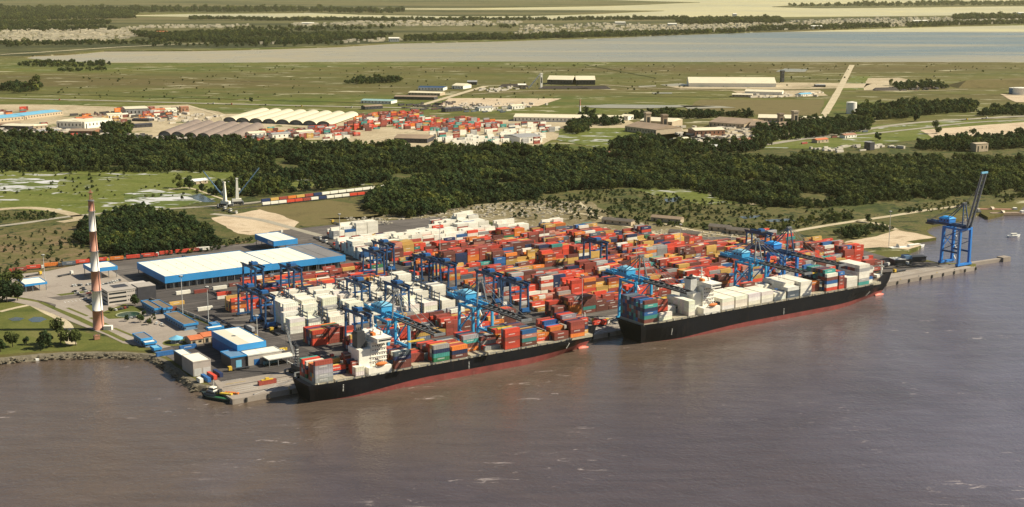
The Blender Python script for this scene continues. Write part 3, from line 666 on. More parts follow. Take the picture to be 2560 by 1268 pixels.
# distant shores: wooded strips and scattered trees
for poly, sp, sc_, lab in (
    ([(1010, 104), (1280, 100), (1420, 96), (1560, 92), (1560, 86), (1420, 88), (1280, 90), (1020, 95)], 20, (1.0, 1.7), 'dark wooded far shore of the bay'),
    ([(1560, 92), (1700, 87), (1860, 82), (1860, 77), (1700, 80), (1560, 84)], 24, (1.0, 1.6), 'wooded shore beside the far town'),
    ([(1860, 80), (2560, 60), (2900, 55), (2900, 50), (2560, 54), (2200, 62), (1900, 70)], 30, (1.0, 1.7), 'trees scattered through the far waterside town'),
    ([(400, 105), (700, 112), (850, 108), (960, 98), (980, 88), (800, 84), (560, 80), (420, 86), (320, 84)], 26, (1.0, 1.8), 'broad dark woods at the head of the bay'),
    ([(-200, 52), (0, 52), (340, 46), (340, 30), (100, 30), (-200, 34)], 40, (1.3, 2.4), 'dark woods below the pale lagoon arm'),
    ([(-200, 70), (0, 68), (280, 62), (260, 54), (0, 56), (-200, 58)], 36, (1.2, 2.0), 'dark wooded ridge above the scattered town'),
    ([(480, 50), (900, 54), (1280, 52), (1700, 50), (1700, 46.5), (1280, 49.5), (900, 49.5), (480, 46)], 30, (0.8, 2.0), 'thin tree line on the lagoon shore'),
    ([(1700, 62), (1950, 60), (1950, 46), (1700, 48.5)], 34, (1.2, 2.2), 'dark trees below the far lagoon'),
    ([(2380, 52), (2700, 46), (2700, 39), (2380, 42)], 34, (1.4, 2.4), 'dark trees at the edge of the far lagoon'),
    ([(380, 118), (700, 118), (860, 113), (860, 108), (600, 110), (380, 112)], 55, (0.8, 1.4), 'trees along the bay head marsh'),
    ([(-300, 31), (300, 32), (740, 30), (1000, 34), (1000, 26), (500, 23), (-300, 22)], 75, (1.8, 3.6), 'dark woods on the far side of the lagoon arm'),
    ([(1950, 17), (2560, 14), (2900, 12), (2900, 8), (2300, 9)], 90, (1.8, 3.6), 'dim woods on the farthest spit'),
    ([(-300, 82), (60, 80), (300, 76), (300, 70), (-300, 71)], 40, (1.0, 2.0), 'dark hedge of trees across the scattered town'),
    ([(0, 118), (260, 112), (420, 112), (420, 106), (0, 108)], 34, (0.8, 1.6), 'dark trees below the scattered town'),
    ([(560, 80), (1000, 78), (1300, 72), (1300, 66), (900, 68), (560, 72)], 70, (1.0, 2.0), 'scattered trees on the far plain'),
    ([(50, 160), (130, 155), (280, 162), (250, 168), (100, 168)], 22, (0.7, 1.2), 'dark thicket at the near shore of the bay'),
    ([(130, 177), (250, 172), (280, 176), (160, 181)], 18, (0.5, 0.9), 'thin dark thicket on the reed plain')):
    forest('treeline', poly, sp, lab, scale=sc_, gaps=0.22, gap_scale=sp * 9, z=0.4, kinds=(3, 4, 5, 3))

forest('forest', [(1480, 420), (1560, 470), (1720, 476), (1880, 516), (2070, 522), (2240, 506), (2460, 490), (2720, 456), (2720, 444), (2450, 476), (2240, 494), (2070, 508), (1880, 500), (1720, 462), (1560, 455)], 6.0, 'ragged low edge of the broad wood above the river bank', scale=(0.2, 0.6), gaps=0.3, gap_scale=30, kinds=(3, 4, 5))
forest('forest', [(-120, 430), (300, 431), (640, 432), (960, 432), (1300, 446), (1300, 436), (960, 420), (640, 420), (300, 420), (-120, 420)], 6.5, 'ragged low edge of the woodland belt above the meadow', scale=(0.2, 0.65), gaps=0.3, gap_scale=30, kinds=(3, 4, 5))
# single trees
CROWNS = [crown_mesh('tree_crown', 70 + i, 'leaf' if i % 2 == 0 else 'leaf_olive', 4.2 + 0.5 * i, 2.4, 9.5 + 1.2 * i, 11, 60, 0.62) for i in range(4)]
TRUNK = trunk_mesh('tree_trunk', 8.5, 0.35)
def tree(p, scale, label, group, k=0, tall=1.0):
    t = thing('tree', label, 'tree', p, R.uniform(0, 6.28), group); t.scale = (scale, scale, scale * tall)
    for nm, me in (('trunk', TRUNK), ('crown', CROWNS[k])):
        o = bpy.data.objects.new(nm, me); col.objects.link(o); o.parent = t
    return t
for x, y, s, k, lab in (
    (32, 868, 1.0, 1, 'slender loose tree on the bank grass, second from the picture edge'), (66, 862, 0.55, 0, 'small bare-stemmed sapling on the bank grass'),
    (110, 872, 1.05, 2, 'dark rounded tree beside the white jetty steps'), (124, 868, 0.9, 0, 'dark tree touching the rounded tree at the jetty'),
    (152, 862, 1.35, 3, 'tallest dark tree on the bank grass beside the dirt track'), (190, 864, 1.1, 1, 'spreading tree on the bank nearest to the chimney'),
    (2, 880, 0.8, 2, 'dark bush-like tree cut by the picture edge at the water')):
    tree(G(x, y, 0.1), s, lab, 'trees on the river bank grass', k)
for x, y, s, k, lab in ((-4, 752, 1.6, 3, 'big dark tree cut by the picture edge beside the entrance road'), (18, 756, 1.5, 2, 'broad dark tree at the front of the entrance clump'), (44, 752, 1.3, 0, 'dark tree at the road side of the entrance clump'),
                        (8, 732, 1.6, 1, 'dark tree at the back of the entrance clump'), (38, 736, 1.5, 3, 'tall dark tree in the middle of the entrance clump'), (-20, 735, 1.7, 2, 'dark tree at the outer end of the entrance clump')):
    tree(G(x, y, 0.1), s, lab, 'dark trees at the terminal entrance', k)
for x, y, s, k, lab in ((352, 806, 0.62, 0, 'small round tree in the paved court by the low blue building'), (278, 782, 0.42, 1, 'small tree on the lawn beside the round pond'), (338, 764, 0.75, 2, 'leafy tree in front of the dark glass of the office'),
                        (360, 790, 0.4, 0, 'small shrub-like tree among the cars near the pond'), (318, 803, 0.4, 2, 'little tree on the pond lawn edge'), (384, 800, 0.36, 3, 'clipped small tree near the parked cars in the court'), (372, 812, 0.45, 1, 'low dark tree at the front of the paved court'), (445, 856, 0.4, 0, 'small tree behind the round blue pavilion')):
    tree(G(x, y, 0.3), s, lab, 'garden trees round the offices', k)
for x, y, s, k, lab in ((88, 226, 2.6, 3, 'lone big dark tree on the marsh beside the thicket'), (2265, 300, 1.5, 1, 'round dark tree alone between the two highways'), (2290, 304, 1.3, 2, 'second round tree between the two highways'), (2195, 352, 1.3, 0, 'lone tree beside the highway lay-by'), (2340, 335, 1.6, 3, 'lone tree at the corner of the pale sand lot'),
                        (2170, 556, 0.75, 2, 'dark conifer-like tree at the track junction behind the spit'), (2310, 500, 0.6, 0, 'round dark bush alone on the green bank'), (2250, 506, 0.4, 1, 'small bush alone on the river meadow'), (455, 500, 0.5, 1, 'small tree at the corner of the flooded meadow'), (475, 474, 1.4, 2, 'round olive tree beside the farm shed'), (445, 470, 1.2, 3, 'dark tree at the farm track'), (505, 480, 1.0, 0, 'tree at the farm track end near the mobile cranes'), (628, 256, 1.0, 0, 'lone roadside tree on the marsh highway')):
    tree(G(x, y, 0.2), s, lab, 'lone trees inland', k)

# ------------------------------------------------------------------ containers
PAL = {'red': (0.62, 0.068, 0.036), 'brick-red': (0.31, 0.062, 0.044), 'brown': (0.165, 0.052, 0.040), 'orange': (0.68, 0.20, 0.035), 'tan-yellow': (0.58, 0.36, 0.10), 'navy': (0.018, 0.035, 0.11),
       'blue': (0.025, 0.13, 0.36), 'teal': (0.05, 0.28, 0.25), 'green': (0.03, 0.16, 0.07), 'grey': (0.36, 0.36, 0.36), 'pale-pink': (0.50, 0.22, 0.16), 'white': (0.82, 0.79, 0.69), 'slate': (0.10, 0.13, 0.17)}
MIX_RED = [('red', 22), ('brick-red', 18), ('brown', 15), ('orange', 6), ('tan-yellow', 13), ('navy', 9), ('blue', 3), ('teal', 3), ('grey', 8), ('white', 4), ('pale-pink', 5), ('green', 1), ('slate', 4)]
MIX_HOT = [('red', 34), ('brick-red', 18), ('brown', 12), ('orange', 7), ('tan-yellow', 9), ('navy', 5), ('blue', 4), ('teal', 3), ('grey', 7), ('white', 4), ('pale-pink', 5)]
MIX_ANY = [('red', 22), ('brick-red', 22), ('brown', 20), ('orange', 5), ('tan-yellow', 7), ('navy', 9), ('blue', 4), ('teal', 3), ('green', 3), ('grey', 8), ('white', 4), ('slate', 4)]
MIX_WHITE = [('white', 96), ('grey', 3), ('brick-red', 1)]
MIX_REAR = [('white', 84), ('grey', 4), ('red', 4), ('brick-red', 4), ('navy', 2), ('blue', 2)]
def pick(mix):
    t = R.random() * sum(w for _, w in mix)
    for c, w in mix:
        t -= w
        if t <= 0: return c
    return mix[0][0]
CW, CH = 2.44, 2.75
def container_mesh(name, L):
    """box with corner posts, top and bottom rails and shallow corrugation on the long sides"""
    m = MB(); x, y = L / 2, CW / 2
    n = 14 if L > 8 else 8
    ring = []
    xs = [-x + 0.18 + (L - 0.36) * i / n for i in range(n + 1)]
    for sgn in (-1, 1):
        vs = []; fs = []
        for i, q in enumerate(xs):
            d = 0.02 if i % 2 else 0.09
            vs += [(q, sgn * (y - d), 0.16), (q, sgn * (y - d), CH - 0.14)]
        for i in range(n):
            f = (2 * i, 2 * i + 2, 2 * i + 3, 2 * i + 1); fs.append(f if sgn < 0 else f[::-1])
        m.add(vs, fs)
        m.bounds(-x, x, min(sgn * y, sgn * (y - .14)), max(sgn * y, sgn * (y - .14)), 0.01, 0.17)
        m.bounds(-x, x, min(sgn * y, sgn * (y - .12)), max(sgn * y, sgn * (y - .12)), CH - 0.15, CH - 0.012)
        for e in (-1, 1):
            m.bounds(min(e * x, e * (x - .2)), max(e * x, e * (x - .2)), min(sgn * y, sgn * (y - .16)), max(sgn * y, sgn * (y - .16)), 0.17, CH - 0.15)
    for e in (-1, 1):
        m.bounds(min(e * (x - .03), e * (x - .12)), max(e * (x - .03), e * (x - .12)), -y + .16, y - .16, 0.03, CH - .02)
    m.bounds(-x + .12, x - .12, -y + .12, y - .12, CH - 0.10, CH - 0.035)
    return m.mesh(name, cont_mat)
CM40, CM20 = container_mesh('container_forty', 12.19), container_mesh('container_twenty', 6.06)
CONT = []    # every visible box: dict(a, b, z, L, colour, label parts)
def add_block(a0, a1, b0, rows, tiers, mix, tag_, fill=0.93, pitch=12.75, amax=None, rowpitch=2.62, lowedge=False, same=0.35, racks=False, twenty=0.18):
    nb = int((a1 - a0) / pitch); H = {}
    base = [min(tiers[1], max(tiers[0], (tiers[0] + tiers[1]) / 2 + 2.2 * (tiers[1] - tiers[0]) * mnoise.noise(Vector((i * 0.41, b0 * 0.13, 2.2))))) for i in range(nb)]
    for r in range(rows):
        for i in range(nb):
            a = a0 + i * pitch
            h = int(round(base[i] + R.uniform(-1.0, 1.0))); h = max(tiers[0], min(tiers[1], h))
            if R.random() > fill: h = 0 if R.random() < 0.5 else max(0, h - 2)
            if amax is not None and a + pitch > amax(b0 + r * rowpitch): h = 0
            H[r, i] = h
    for r in range(rows):
        for i in range(nb):
            h = H[r, i]
            cset = pick(mix) if R.random() < same else None
            zn = mnoise.noise(Vector(((a0 + i * pitch) / 34, (b0 + r * rowpitch) / 21, 5.1)))
            if mix in (MIX_RED, MIX_HOT, MIX_ANY) and R.random() < .75:
                own = 'red' if zn > .38 else 'brick-red' if .26 < zn < .32 else 'brown' if -.04 < zn < .04 else 'tan-yellow' if -.22 < zn < -.17 else 'navy' if -.30 < zn < -.26 else 'grey' if zn < -.5 else None
                if own: cset = own
            split = R.random() < twenty
            for k in range(h):
                exposed = k == h - 1 or r == 0 or H[r - 1, i] <= k or i == 0 or H[r, i - 1] <= k
                if not exposed: continue
                for part_ in ((-1, 1) if split else (0,)):
                    c = cset if cset and R.random() < 0.8 else pick(mix)
                    CONT.append(dict(a=a0 + i * pitch + 6.1 + part_ * 3.1, b=b0 + r * rowpitch + CW / 2 + R.uniform(-.05, .05), z=0.26 + k * CH, L=6.06 if part_ else 12.19, c=c, yard=True,
                        lab=(nth(k + 1) + ' tier', nth(i + 1) + ' bay from chimney', nth(r + 1) + ' row', tag_, {0: '', -1: 'inner half', 1: 'outer half'}[part_])))
# seaward blocks, white refrigerated blocks, low mixed blocks
add_block(112, 262, 58, 6, (1, 4), MIX_ANY, 'first block from quay', fill=0.9)
add_block(95, 262, 86, 6, (1, 4), MIX_ANY, 'second block from quay', fill=0.85)
for j, b0 in enumerate((126, 152, 178, 204)):
    add_block(96 + j * 7, 262, b0, 6, (3, 6) if j < 3 else (3, 5), MIX_WHITE, nth(j + 1) + ' white block', fill=0.93, pitch=16.2, same=0.9, racks=True, twenty=0.0)
add_block(86, 140, 212, 5, (3, 5), MIX_RED, 'red end block', fill=0.9)
for j, b0 in enumerate((232, 252, 272, 291)):
    add_block(128 + j * 6, 258, b0, 6, (1, 3), MIX_ANY, nth(j + 1) + ' low block', fill=0.85)
def amax_right(b):
    t = [(50, 668), (124, 668), (200, 645), (232, 572), (306, 548), (366, 500), (420, 470)]
    for (p, q), (r, s) in zip(t, t[1:]):
        if b <= r: return q + (s - q) * (b - p) / (r - p)
    return 470
bb = [56, 81, 106, 131, 156, 181, 216, 241, 266, 291, 316, 341]
for j, b0 in enumerate(bb):
    add_block(286, 690, b0, 6, (1, 5) if j < 9 else (1, 4), MIX_HOT if (j < 3 or j == 5) else MIX_RED, nth(j + 1) + ' main block', fill=0.92, amax=amax_right)
for j, b0 in enumerate((334, 358, 382)):
    add_block(264 + j * 3, (286 if j == 0 else 440) , b0, 7, (3, 5), MIX_REAR, nth(j + 1) + ' rear white block', fill=0.9, same=0.85, twenty=0.05)
add_block(290, 352, 444, 6, (2, 5), MIX_REAR, 'sand lot block', fill=0.75, same=0.8)
add_block(395, 452, 418, 6, (3, 6), MIX_REAR, 'scrap side block', fill=0.8, same=0.8)
add_block(440, 480, 372, 4, (2, 5), MIX_REAR, 'outermost rear block', fill=0.6, same=0.9)
add_block(482, 520, 352, 4, (3, 5), MIX_REAR, 'tall white block', fill=0.6, same=0.9)
add_block(300, 345, 420, 2, (1, 2), MIX_RED, 'small back block', fill=0.8)
LOOSE = (72, 100, 104, 96, 120, 78, 92, 110, 126, 138, 60, 48, 160)
for a, b, k, c in ((72, 232, 0, 'white'), (100, 262, 0, 'white'), (104, 246, 0, 'green'), (96, 234, 0, 'navy'), (120, 262, 0, 'brown'), (78, 296, 0, 'white'), (92, 292, 0, 'brick-red'), (110, 296, 0, 'white'), (126, 300, 0, 'brown'), (138, 304, 0, 'red'), (138, 304, 1, 'brick-red'),
                   (60, 262, 0, 'tan-yellow'), (48, 246, 0, 'brown'), (100, 262, 1, 'red'), (160, 312, 0, 'white')):
    CONT.append(dict(a=a, b=b, z=0.26 + k * CH, L=12.19, c=c, yard=True, lab=(nth(k + 1) + ' tier', 'standing loose before the warehouse', nth(1 + sum(1 for q in LOOSE if q < a)) + ' from the office', '', '')))

# reefer racks: dark steel access frames between the white stacks
for j, b0 in enumerate((126, 152, 178, 204)):
    for i in range(int((262 - 96 - j * 7) / 16.2)):
        a = 96 + j * 7 + i * 16.2 + 14.15
        t = thing('reefer_rack', 'dark steel service rack, %s along the %s white block' % (nth(i + 1), nth(j + 1)), 'rack', AB(a, b0 + 8, 0.24), QROT, 'service racks between the white stacks')
        for y in (-7.6, 0, 7.6): part(t, 'post', blue_dark, 'box', 0, y, 0, 0.45, 0.45, 15.2)
        for k in range(5): part(t, 'platform', steel_dark, 'box', 0, 0, 2.7 + k * 2.75, 1.7, 15.8, 0.3)

# ------------------------------------------------------------------ ships
def smooth(t): t = min(1, max(0, t)); return t * t * (3 - 2 * t)
def build_ship(name, label, a0, L, B, D, red_h, b_near):
    """hull lofted from stern to bow; local x along the quay from the stern, y = 0 on the centre line, z = 0 at the water"""
    t = thing(name, label, 'ship', AB(a0, b_near + B / 2, WZ), QROT)
    hb = B / 2
    def hw(s, h):      # half width at station s (0 stern .. 1 bow) and height fraction h (0 water .. 1 deck)
        deck = hb * (0.86 + 0.14 * smooth(s / 0.08)) * (1 - smooth((s - 0.80) / 0.20) ** 1.5)
        wl = hb * (0.62 + 0.38 * smooth(s / 0.16)) * (1 - smooth((s - 0.68) / 0.285) ** 1.1)
        k = smooth(min(1, max(0, h))) ** 0.8
        return wl * (1 - k) + deck * k
    ns = 60
    def loft(name_, mat, zs):
        m = MB(); n = len(zs)
        for i in range(ns + 1):
            s = i / ns
            for sg in (-1, 1):
                for z in zs:
                    if z == red_h: z = 0.05 + (red_h - 0.05) * smooth((s - 0.04) / 0.34)
                    h = z / D
                    x = s * L
                    if s > 0.9: x -= (s - 0.9) / 0.1 * (1 - min(1, max(0, h))) * 0.045 * L
                    if s < 0.06: x += (0.06 - s) / 0.06 * (1 - min(1, max(0, h))) * 0.012 * L
                    sheer = 0.0
                    if s > 0.88 and h >= 0.99: sheer = smooth((s - 0.88) / 0.05) * 3.0
                    m.v.append((x, sg * hw(s, h), z + sheer))
        for i in range(ns):
            for q in (0, 1):
                for k in range(n - 1):
                    p = i * 2 * n + q * n + k
                    f = (p, p + 2 * n, p + 2 * n + 1, p + 1); m.f.append(f if q == 0 else f[::-1])
        for k in range(n - 1): m.f.append((k, k + 1, n + k + 1, n + k))
        return m.obj(name_, mat, t)
    loft('lower_hull', hull_red, [-3, -1, 0.0, red_h])
    loft('upper_hull', hull_black, [red_h, red_h + 0.01 + (D - red_h) * 0.35, red_h + (D - red_h) * 0.7, D - 0.01, D + 0.9])
    m = MB()
    for i in range(ns + 1):
        s = i / ns; sh = smooth((s - 0.88) / 0.05) * 3.0 if s > 0.88 else 0
        w_ = max(0.05, hw(s, 1) - 0.25); m.v += [(s * L, -w_, D - 0.2 + sh), (s * L, w_, D - 0.2 + sh)]
        if i: k = 2 * i; m.f.append((k - 2, k, k + 1, k - 1))
    m.obj('deck', deck_mat, t)
    # bulbous bow, just breaking the surface
    m = MB(); rings = 8
    for i in range(rings + 1):
        u_ = i / rings; r_ = math.sin(math.pi * (0.28 + 0.72 * u_)) * 2.8
        for j in range(12):
            q = 2 * math.pi * j / 12; m.v.append((L * 0.93 + u_ * L * 0.050, math.cos(q) * r_ * 0.75, -0.9 + math.sin(q) * r_))
    for i in range(rings):
        for j in range(12): p = i * 12; m.f.append((p + j, p + (j + 1) % 12, p + 12 + (j + 1) % 12, p + 12 + j))
    m.obj('bulbous_bow', paint('bulb_red', (0.55, 0.12, 0.08)), t)
    # forecastle: bulwark, windlass, mast
    m = MB()
    for i in range(52, ns + 1):
        s = i / ns; sh = smooth((s - 0.88) / 0.05) * 3.0; w_ = hw(s, 1)
        for sg in (-1, 1): m.v += [(s * L, sg * w_, D + sh), (s * L + 0.6, sg * w_, D + sh + 1.5)]
    for i in range(ns - 52):
        for q in (0, 1):
            p = i * 4 + q * 2; f = (p, p + 4, p + 5, p + 1); m.f.append(f if q == 0 else f[::-1])
    m.obj('bulwark', hull_black, t)
    part(t, 'windlass', steel_mid, 'box', L * 0.945, 0, D + 2.7, 4, 5, 1.6)
    ms = part(t, 'foremast', white, 'cyl', (L * 0.955, 0, D + 2.7), (L * 0.955, 0, D + 15), 0.7, 0.35, 8)
    part(ms, 'crosstree', white, 'box', L * 0.955, 0, D + 10.5, 0.6, 5, 0.5)
    part(t, 'forecastle_deckhouse', white, 'box', L * 0.925, 0, D + 2.7, 3.5, 9, 2.2)
    for i, (x0_, y0_, x1_, dy_) in enumerate(((L * .97, 0.5, L + 22, 8), (L * .96, 1.5, L + 10, 6), (L * .93, hw(.93, 1), L * .93 - 18, 5), (2, hb * .7, -16, 6), (3, hb * .8, -24, 8), (6, hb * .9, 22, 5))):
        part(t, 'mooring_line', sign_white, 'beam', (x0_, y0_, D + (3.2 if x0_ > L * .5 else 0.9)), (x1_, -b_near - B / 2 + 1.9, 3.6), 0.16)
    for s_ in (.10, .5, .86):
        for k in range(5): part(t, 'draught_mark', sign_white, 'box', L * s_, -hw(s_, (red_h + 1 + k) / D) - .04, red_h + .6 + k * 1.0, 0.7, 0.06, 0.35)
    # white fittings and railing along the near side
    for i in range(34):
        x = L * (0.03 + 0.85 * i / 33)
        part(t, 'lashing_post', steel_mid if i % 3 else white, 'box', x, -hw(x / L, 1) + 0.9, D - 0.2, 0.9, 0.6, 1.7)
    m = MB()
    for i in range(3, 53):
        x0, x1 = L * i / ns, L * (i + 1) / ns
        for z in (0.6, 1.15): m.beam((x0, -hw(x0 / L, 1) + .12, D + z + .9), (x1, -hw(x1 / L, 1) + .12, D + z + .9), 0.14)
        m.beam((x0, -hw(x0 / L, 1) + .12, D + .9), (x0, -hw(x0 / L, 1) + .12, D + 2.1), 0.12)
    m.obj('railing', steel_mid, t)
    return t, hw
def superstructure(t, x, B, D, top, w_low, funnel_x, mat_fun, length=11.0):
    """accommodation block of a container ship with window rows, bridge wings, masts, funnel and lifeboat"""
    h = top - D
    blk = part(t, 'accommodation', white, 'bounds', x, x + length, -w_low / 2, w_low / 2, D - 0.1, top - 3.2)
    part(t, 'lower_deckhouse', white, 'bounds', x - 4, x + length + 1.5, -B / 2 + 1.5, B / 2 - 1.5, D - 0.15, D + 5.6)
    nd = int((top - 3.2 - D - 5.8) / 2.8)
    for k in range(nd):
        z = D + 6.3 + k * 2.8
        part(blk, 'deck_ledge', white, 'bounds', x - 0.6, x + length + 0.4, -w_low / 2 - 0.45, w_low / 2 + 0.45, z - 0.5, z - 0.36)
        for j in range(6):
            part(blk, 'window', glass, 'box', x + 1.4 + j * (length - 2.8) / 5, -w_low / 2 - 0.02, z + 0.6, 0.75, 0.12, 0.75)
        for j in range(7):
            part(blk, 'window', glass, 'box', x + length + 0.02, -w_low / 2 + 1.4 + j * (w_low - 2.8) / 6, z + 0.55, 0.12, 1.1, 1.0)
    br = part(t, 'bridge', white, 'bounds', x + 2, x + length + 0.6, -B / 2 + 0.4, B / 2 - 0.4, top - 3.1, top - 0.2)
    part(br, 'bridge_window', glass, 'bounds', x + 3, x + length + 0.72, -B / 2 + 0.3, B / 2 - 0.3, top - 1.9, top - 0.9)
    part(br, 'bridge_roof', white, 'bounds', x + 1.5, x + length + 1.2, -B / 2 + 0.1, B / 2 - 0.1, top - 0.19, top + 0.15)
    ms = part(t, 'radar_mast', white, 'cyl', (x + 6, 0, top + 0.1), (x + 6, 0, top + 10), 0.7, 0.3, 8)
    part(ms, 'radar_bar', white, 'box', x + 6, 0, top + 6.5, 0.6, 5.5, 0.5)
    part(ms, 'mast_platform', white, 'box', x + 6, 0, top + 4, 2.4, 3.5, 0.3)
    part(t, 'deckhouse_top', white, 'box', x + 8, 2, top + 0.1, 5, 7, 1.8)
    part(t, 'signal_locker', orange_paint, 'box', x + 4, -3, top + .16, 2.2, 4, 1.8); part(t, 'satellite_dome', white, 'cyl', (x + 9, -5, top + .16), (x + 9, -5, top + 2.6), 1.1, .7, 10)
    part(t, 'side_stair', steel_pale, 'beam', (x + length + 1.4, -w_low / 2 - 1, D + 5.6), (x + length * .4, -w_low / 2 - 1, D + 11.4), .7, .25)
    part(t, 'wing_strut', white, 'beam', (x + 6, -w_low / 2, top - 7), (x + 6, -B / 2 + 1, top - 3.2), .5)
    fn = part(t, 'funnel', mat_fun, 'bounds', funnel_x, funnel_x + 6, -3.5, 3.5, D + 5, top + 2.5)
    part(fn, 'funnel_cap', steel_dark, 'bounds', funnel_x + 0.4, funnel_x + 5.6, -3.1, 3.1, top + 2.45, top + 3.8)
    for k in range(3): part(fn, 'exhaust_pipe', steel_dark, 'cyl', (funnel_x + 2 + k * 1.6, 0.6 * k, top + 3.7), (funnel_x + 1.8 + k * 1.6, 0.6 * k, top + 5.6), 0.5, 0.5, 8)
    part(t, 'engine_casing', white, 'bounds', funnel_x - 1, x - 0.02, -7.5, 7.5, D - 0.12, top - 7)
    m = MB(); n = 10
    lx, ly, lz = x + length * 0.45, -B / 2 + 1.4, D + 7.3
    for i in range(n + 1):
        q = i / n; r_ = 1.35 * math.sin(math.pi * min(0.97, max(0.03, q))) ** 0.45
        for j in range(10): an = 2 * math.pi * j / 10; m.v.append((lx - 4 + 8 * q, ly + math.cos(an) * r_, lz + math.sin(an) * r_))
    for i in range(n):
        for j in range(10): m.f.append((i * 10 + j, i * 10 + (j + 1) % 10, (i + 1) * 10 + (j + 1) % 10, (i + 1) * 10 + j))
    lb = m.obj('lifeboat', orange_paint, t)
    for e in (-3, 3): part(lb, 'davit', white, 'beam', (lx + e, ly + 2.6, lz - 1.6), (lx + e, ly + 0.4, lz + 2.2), 0.35)
def hatch(t, x0, x1, hw_, D, n=3):
    for k in range(n):
        y0 = -hw_ + 2 * hw_ * k / n; part(t, 'hatch_cover', hatch_mat, 'bounds', x0 + .3, x1 - .3, y0 + .2, y0 + 2 * hw_ / n - .2, D - .1, D + 1.7)
    for q in (x0 + 0.5, (x0 + x1) / 2, x1 - 0.5): part(t, 'hatch_rib', hatch_mat, 'box', q, 0, D + 1.7, 0.35, 2 * hw_ - 1, 0.12)
SHIPS = []
def ship_stacks(a0, b_near, B, D, bays, which):
    """bays: (x from stern, [(first row, last row, tiers from the bottom up or (n, mix))...], container length)"""
    nrow = int((B - 2.2) / 2.52); off = (B - nrow * 2.52) / 2; prev = {}
    for bi, (x, groups, Lc) in enumerate(bays):
        H = {}; C = {}
        for r0, r1, spec in groups:
            for r in range(r0, min(r1, nrow - 1) + 1):
                if isinstance(spec, tuple):
                    n, mx = spec; n = max(1, n + (R.choice((-1, 0, 0, 0)) if r > r0 else 0)); cs = [pick(mx) for _ in range(n)]
                else: cs = list(spec) if r == r0 else [pick(MIX_ANY) if c != 'white' else 'white' for c in spec]
                H[r] = len(cs); C[r] = cs
        for r in H:
            for k in range(H[r]):
                if not (k == H[r] - 1 or H.get(r - 1, 0) <= k or prev.get(r, 0) <= k): continue
                CONT.append(dict(a=a0 + x + Lc / 2, b=b_near + off + r * 2.52 + CW / 2, z=WZ + D + 1.78 + k * (CH + 0.01), L=Lc, c=C[r][k], yard=False,
                    lab=(nth(k + 1) + ' tier', nth(r + 1) + ' row from water', nth(bi + 1) + ' bay from stern', which, '')))
        hatch(SHIPS[-1], x - .6, x + Lc + .6, B / 2 - 1.9, D); prev = H
A1, B1, D1, BN1 = 38.5, 26.5, 10.9, -27.5
s1, hw1 = build_ship('container_ship', 'black and red container ship nearest the camera, partly unloaded, cream hatch covers showing', A1, 232, B1, D1, 4.4, BN1)
SHIPS.append(s1)
superstructure(s1, 46, B1, D1, 35, 15.5, 38.5, steel_dark)
W4 = ['grey', 'grey', 'grey', 'grey']
ship_stacks(A1, BN1, B1, D1, [
    (5, [(0, 0, W4 + ['brick-red']), (1, 3, (4, MIX_ANY)), (5, 8, (4, MIX_ANY))], 12.19),
    (19, [(4, 5, (2, MIX_ANY)), (7, 8, (3, MIX_ANY))], 12.19),
    (33, [(0, 1, ['white', 'white']), (2, 4, (3, MIX_ANY)), (6, 8, (4, MIX_ANY))], 6.06),
    (61, [(0, 2, ['brown', 'brown', 'navy', 'slate']), (3, 6, (4, MIX_ANY)), (7, 8, (3, MIX_ANY))], 12.19),
    (75, [(3, 8, (2, MIX_ANY))], 12.19),
    (90, [(0, 3, ['green', 'teal', 'navy', 'grey']), (4, 8, (3, MIX_ANY))], 12.19),
    (104, [(0, 3, ['brown', 'navy', 'orange']), (4, 8, (3, MIX_ANY))], 12.19),
    (119, [(4, 8, ['orange', 'brown', 'teal', 'grey'])], 12.19),
    (133, [(2, 3, (1, MIX_ANY)), (4, 8, (3, MIX_RED))], 12.19),
    (146, [(0, 1, ['red', 'red', 'brick-red', 'red', 'red']), (5, 8, (4, MIX_RED))], 12.19),
    (160, [(0, 8, ['brown', 'teal', 'pale-pink', 'blue'])], 12.19),
    (174, [(2, 8, (2, MIX_RED))], 12.19),
    (187, [(0, 1, ['brown', 'brick-red']), (2, 4, (3, MIX_RED)), (5, 8, (4, MIX_HOT))], 12.19),
    (201, [(0, 3, ['orange', 'brick-red', 'brick-red', 'brick-red']), (4, 8, (5, MIX_HOT))], 12.19),
    (214, [(2, 7, (4, MIX_RED))], 6.06)], 'nearer ship')
A2, B2, D2, BN2 = 297.5, 32.2, 13.8, -34.0
s2, hw2 = build_ship('container_ship', 'larger black and red container ship farther along the quay, laden with white containers', A2, 281, B2, D2, 3.6, BN2)
SHIPS.append(s2)
superstructure(s2, 63, B2, D2, 37, 18, 55.5, steel_pale)
MIX_DARK = [('navy', 30), ('slate', 20), ('teal', 20), ('blue', 12), ('brick-red', 10), ('brown', 8), ('grey', 6)]
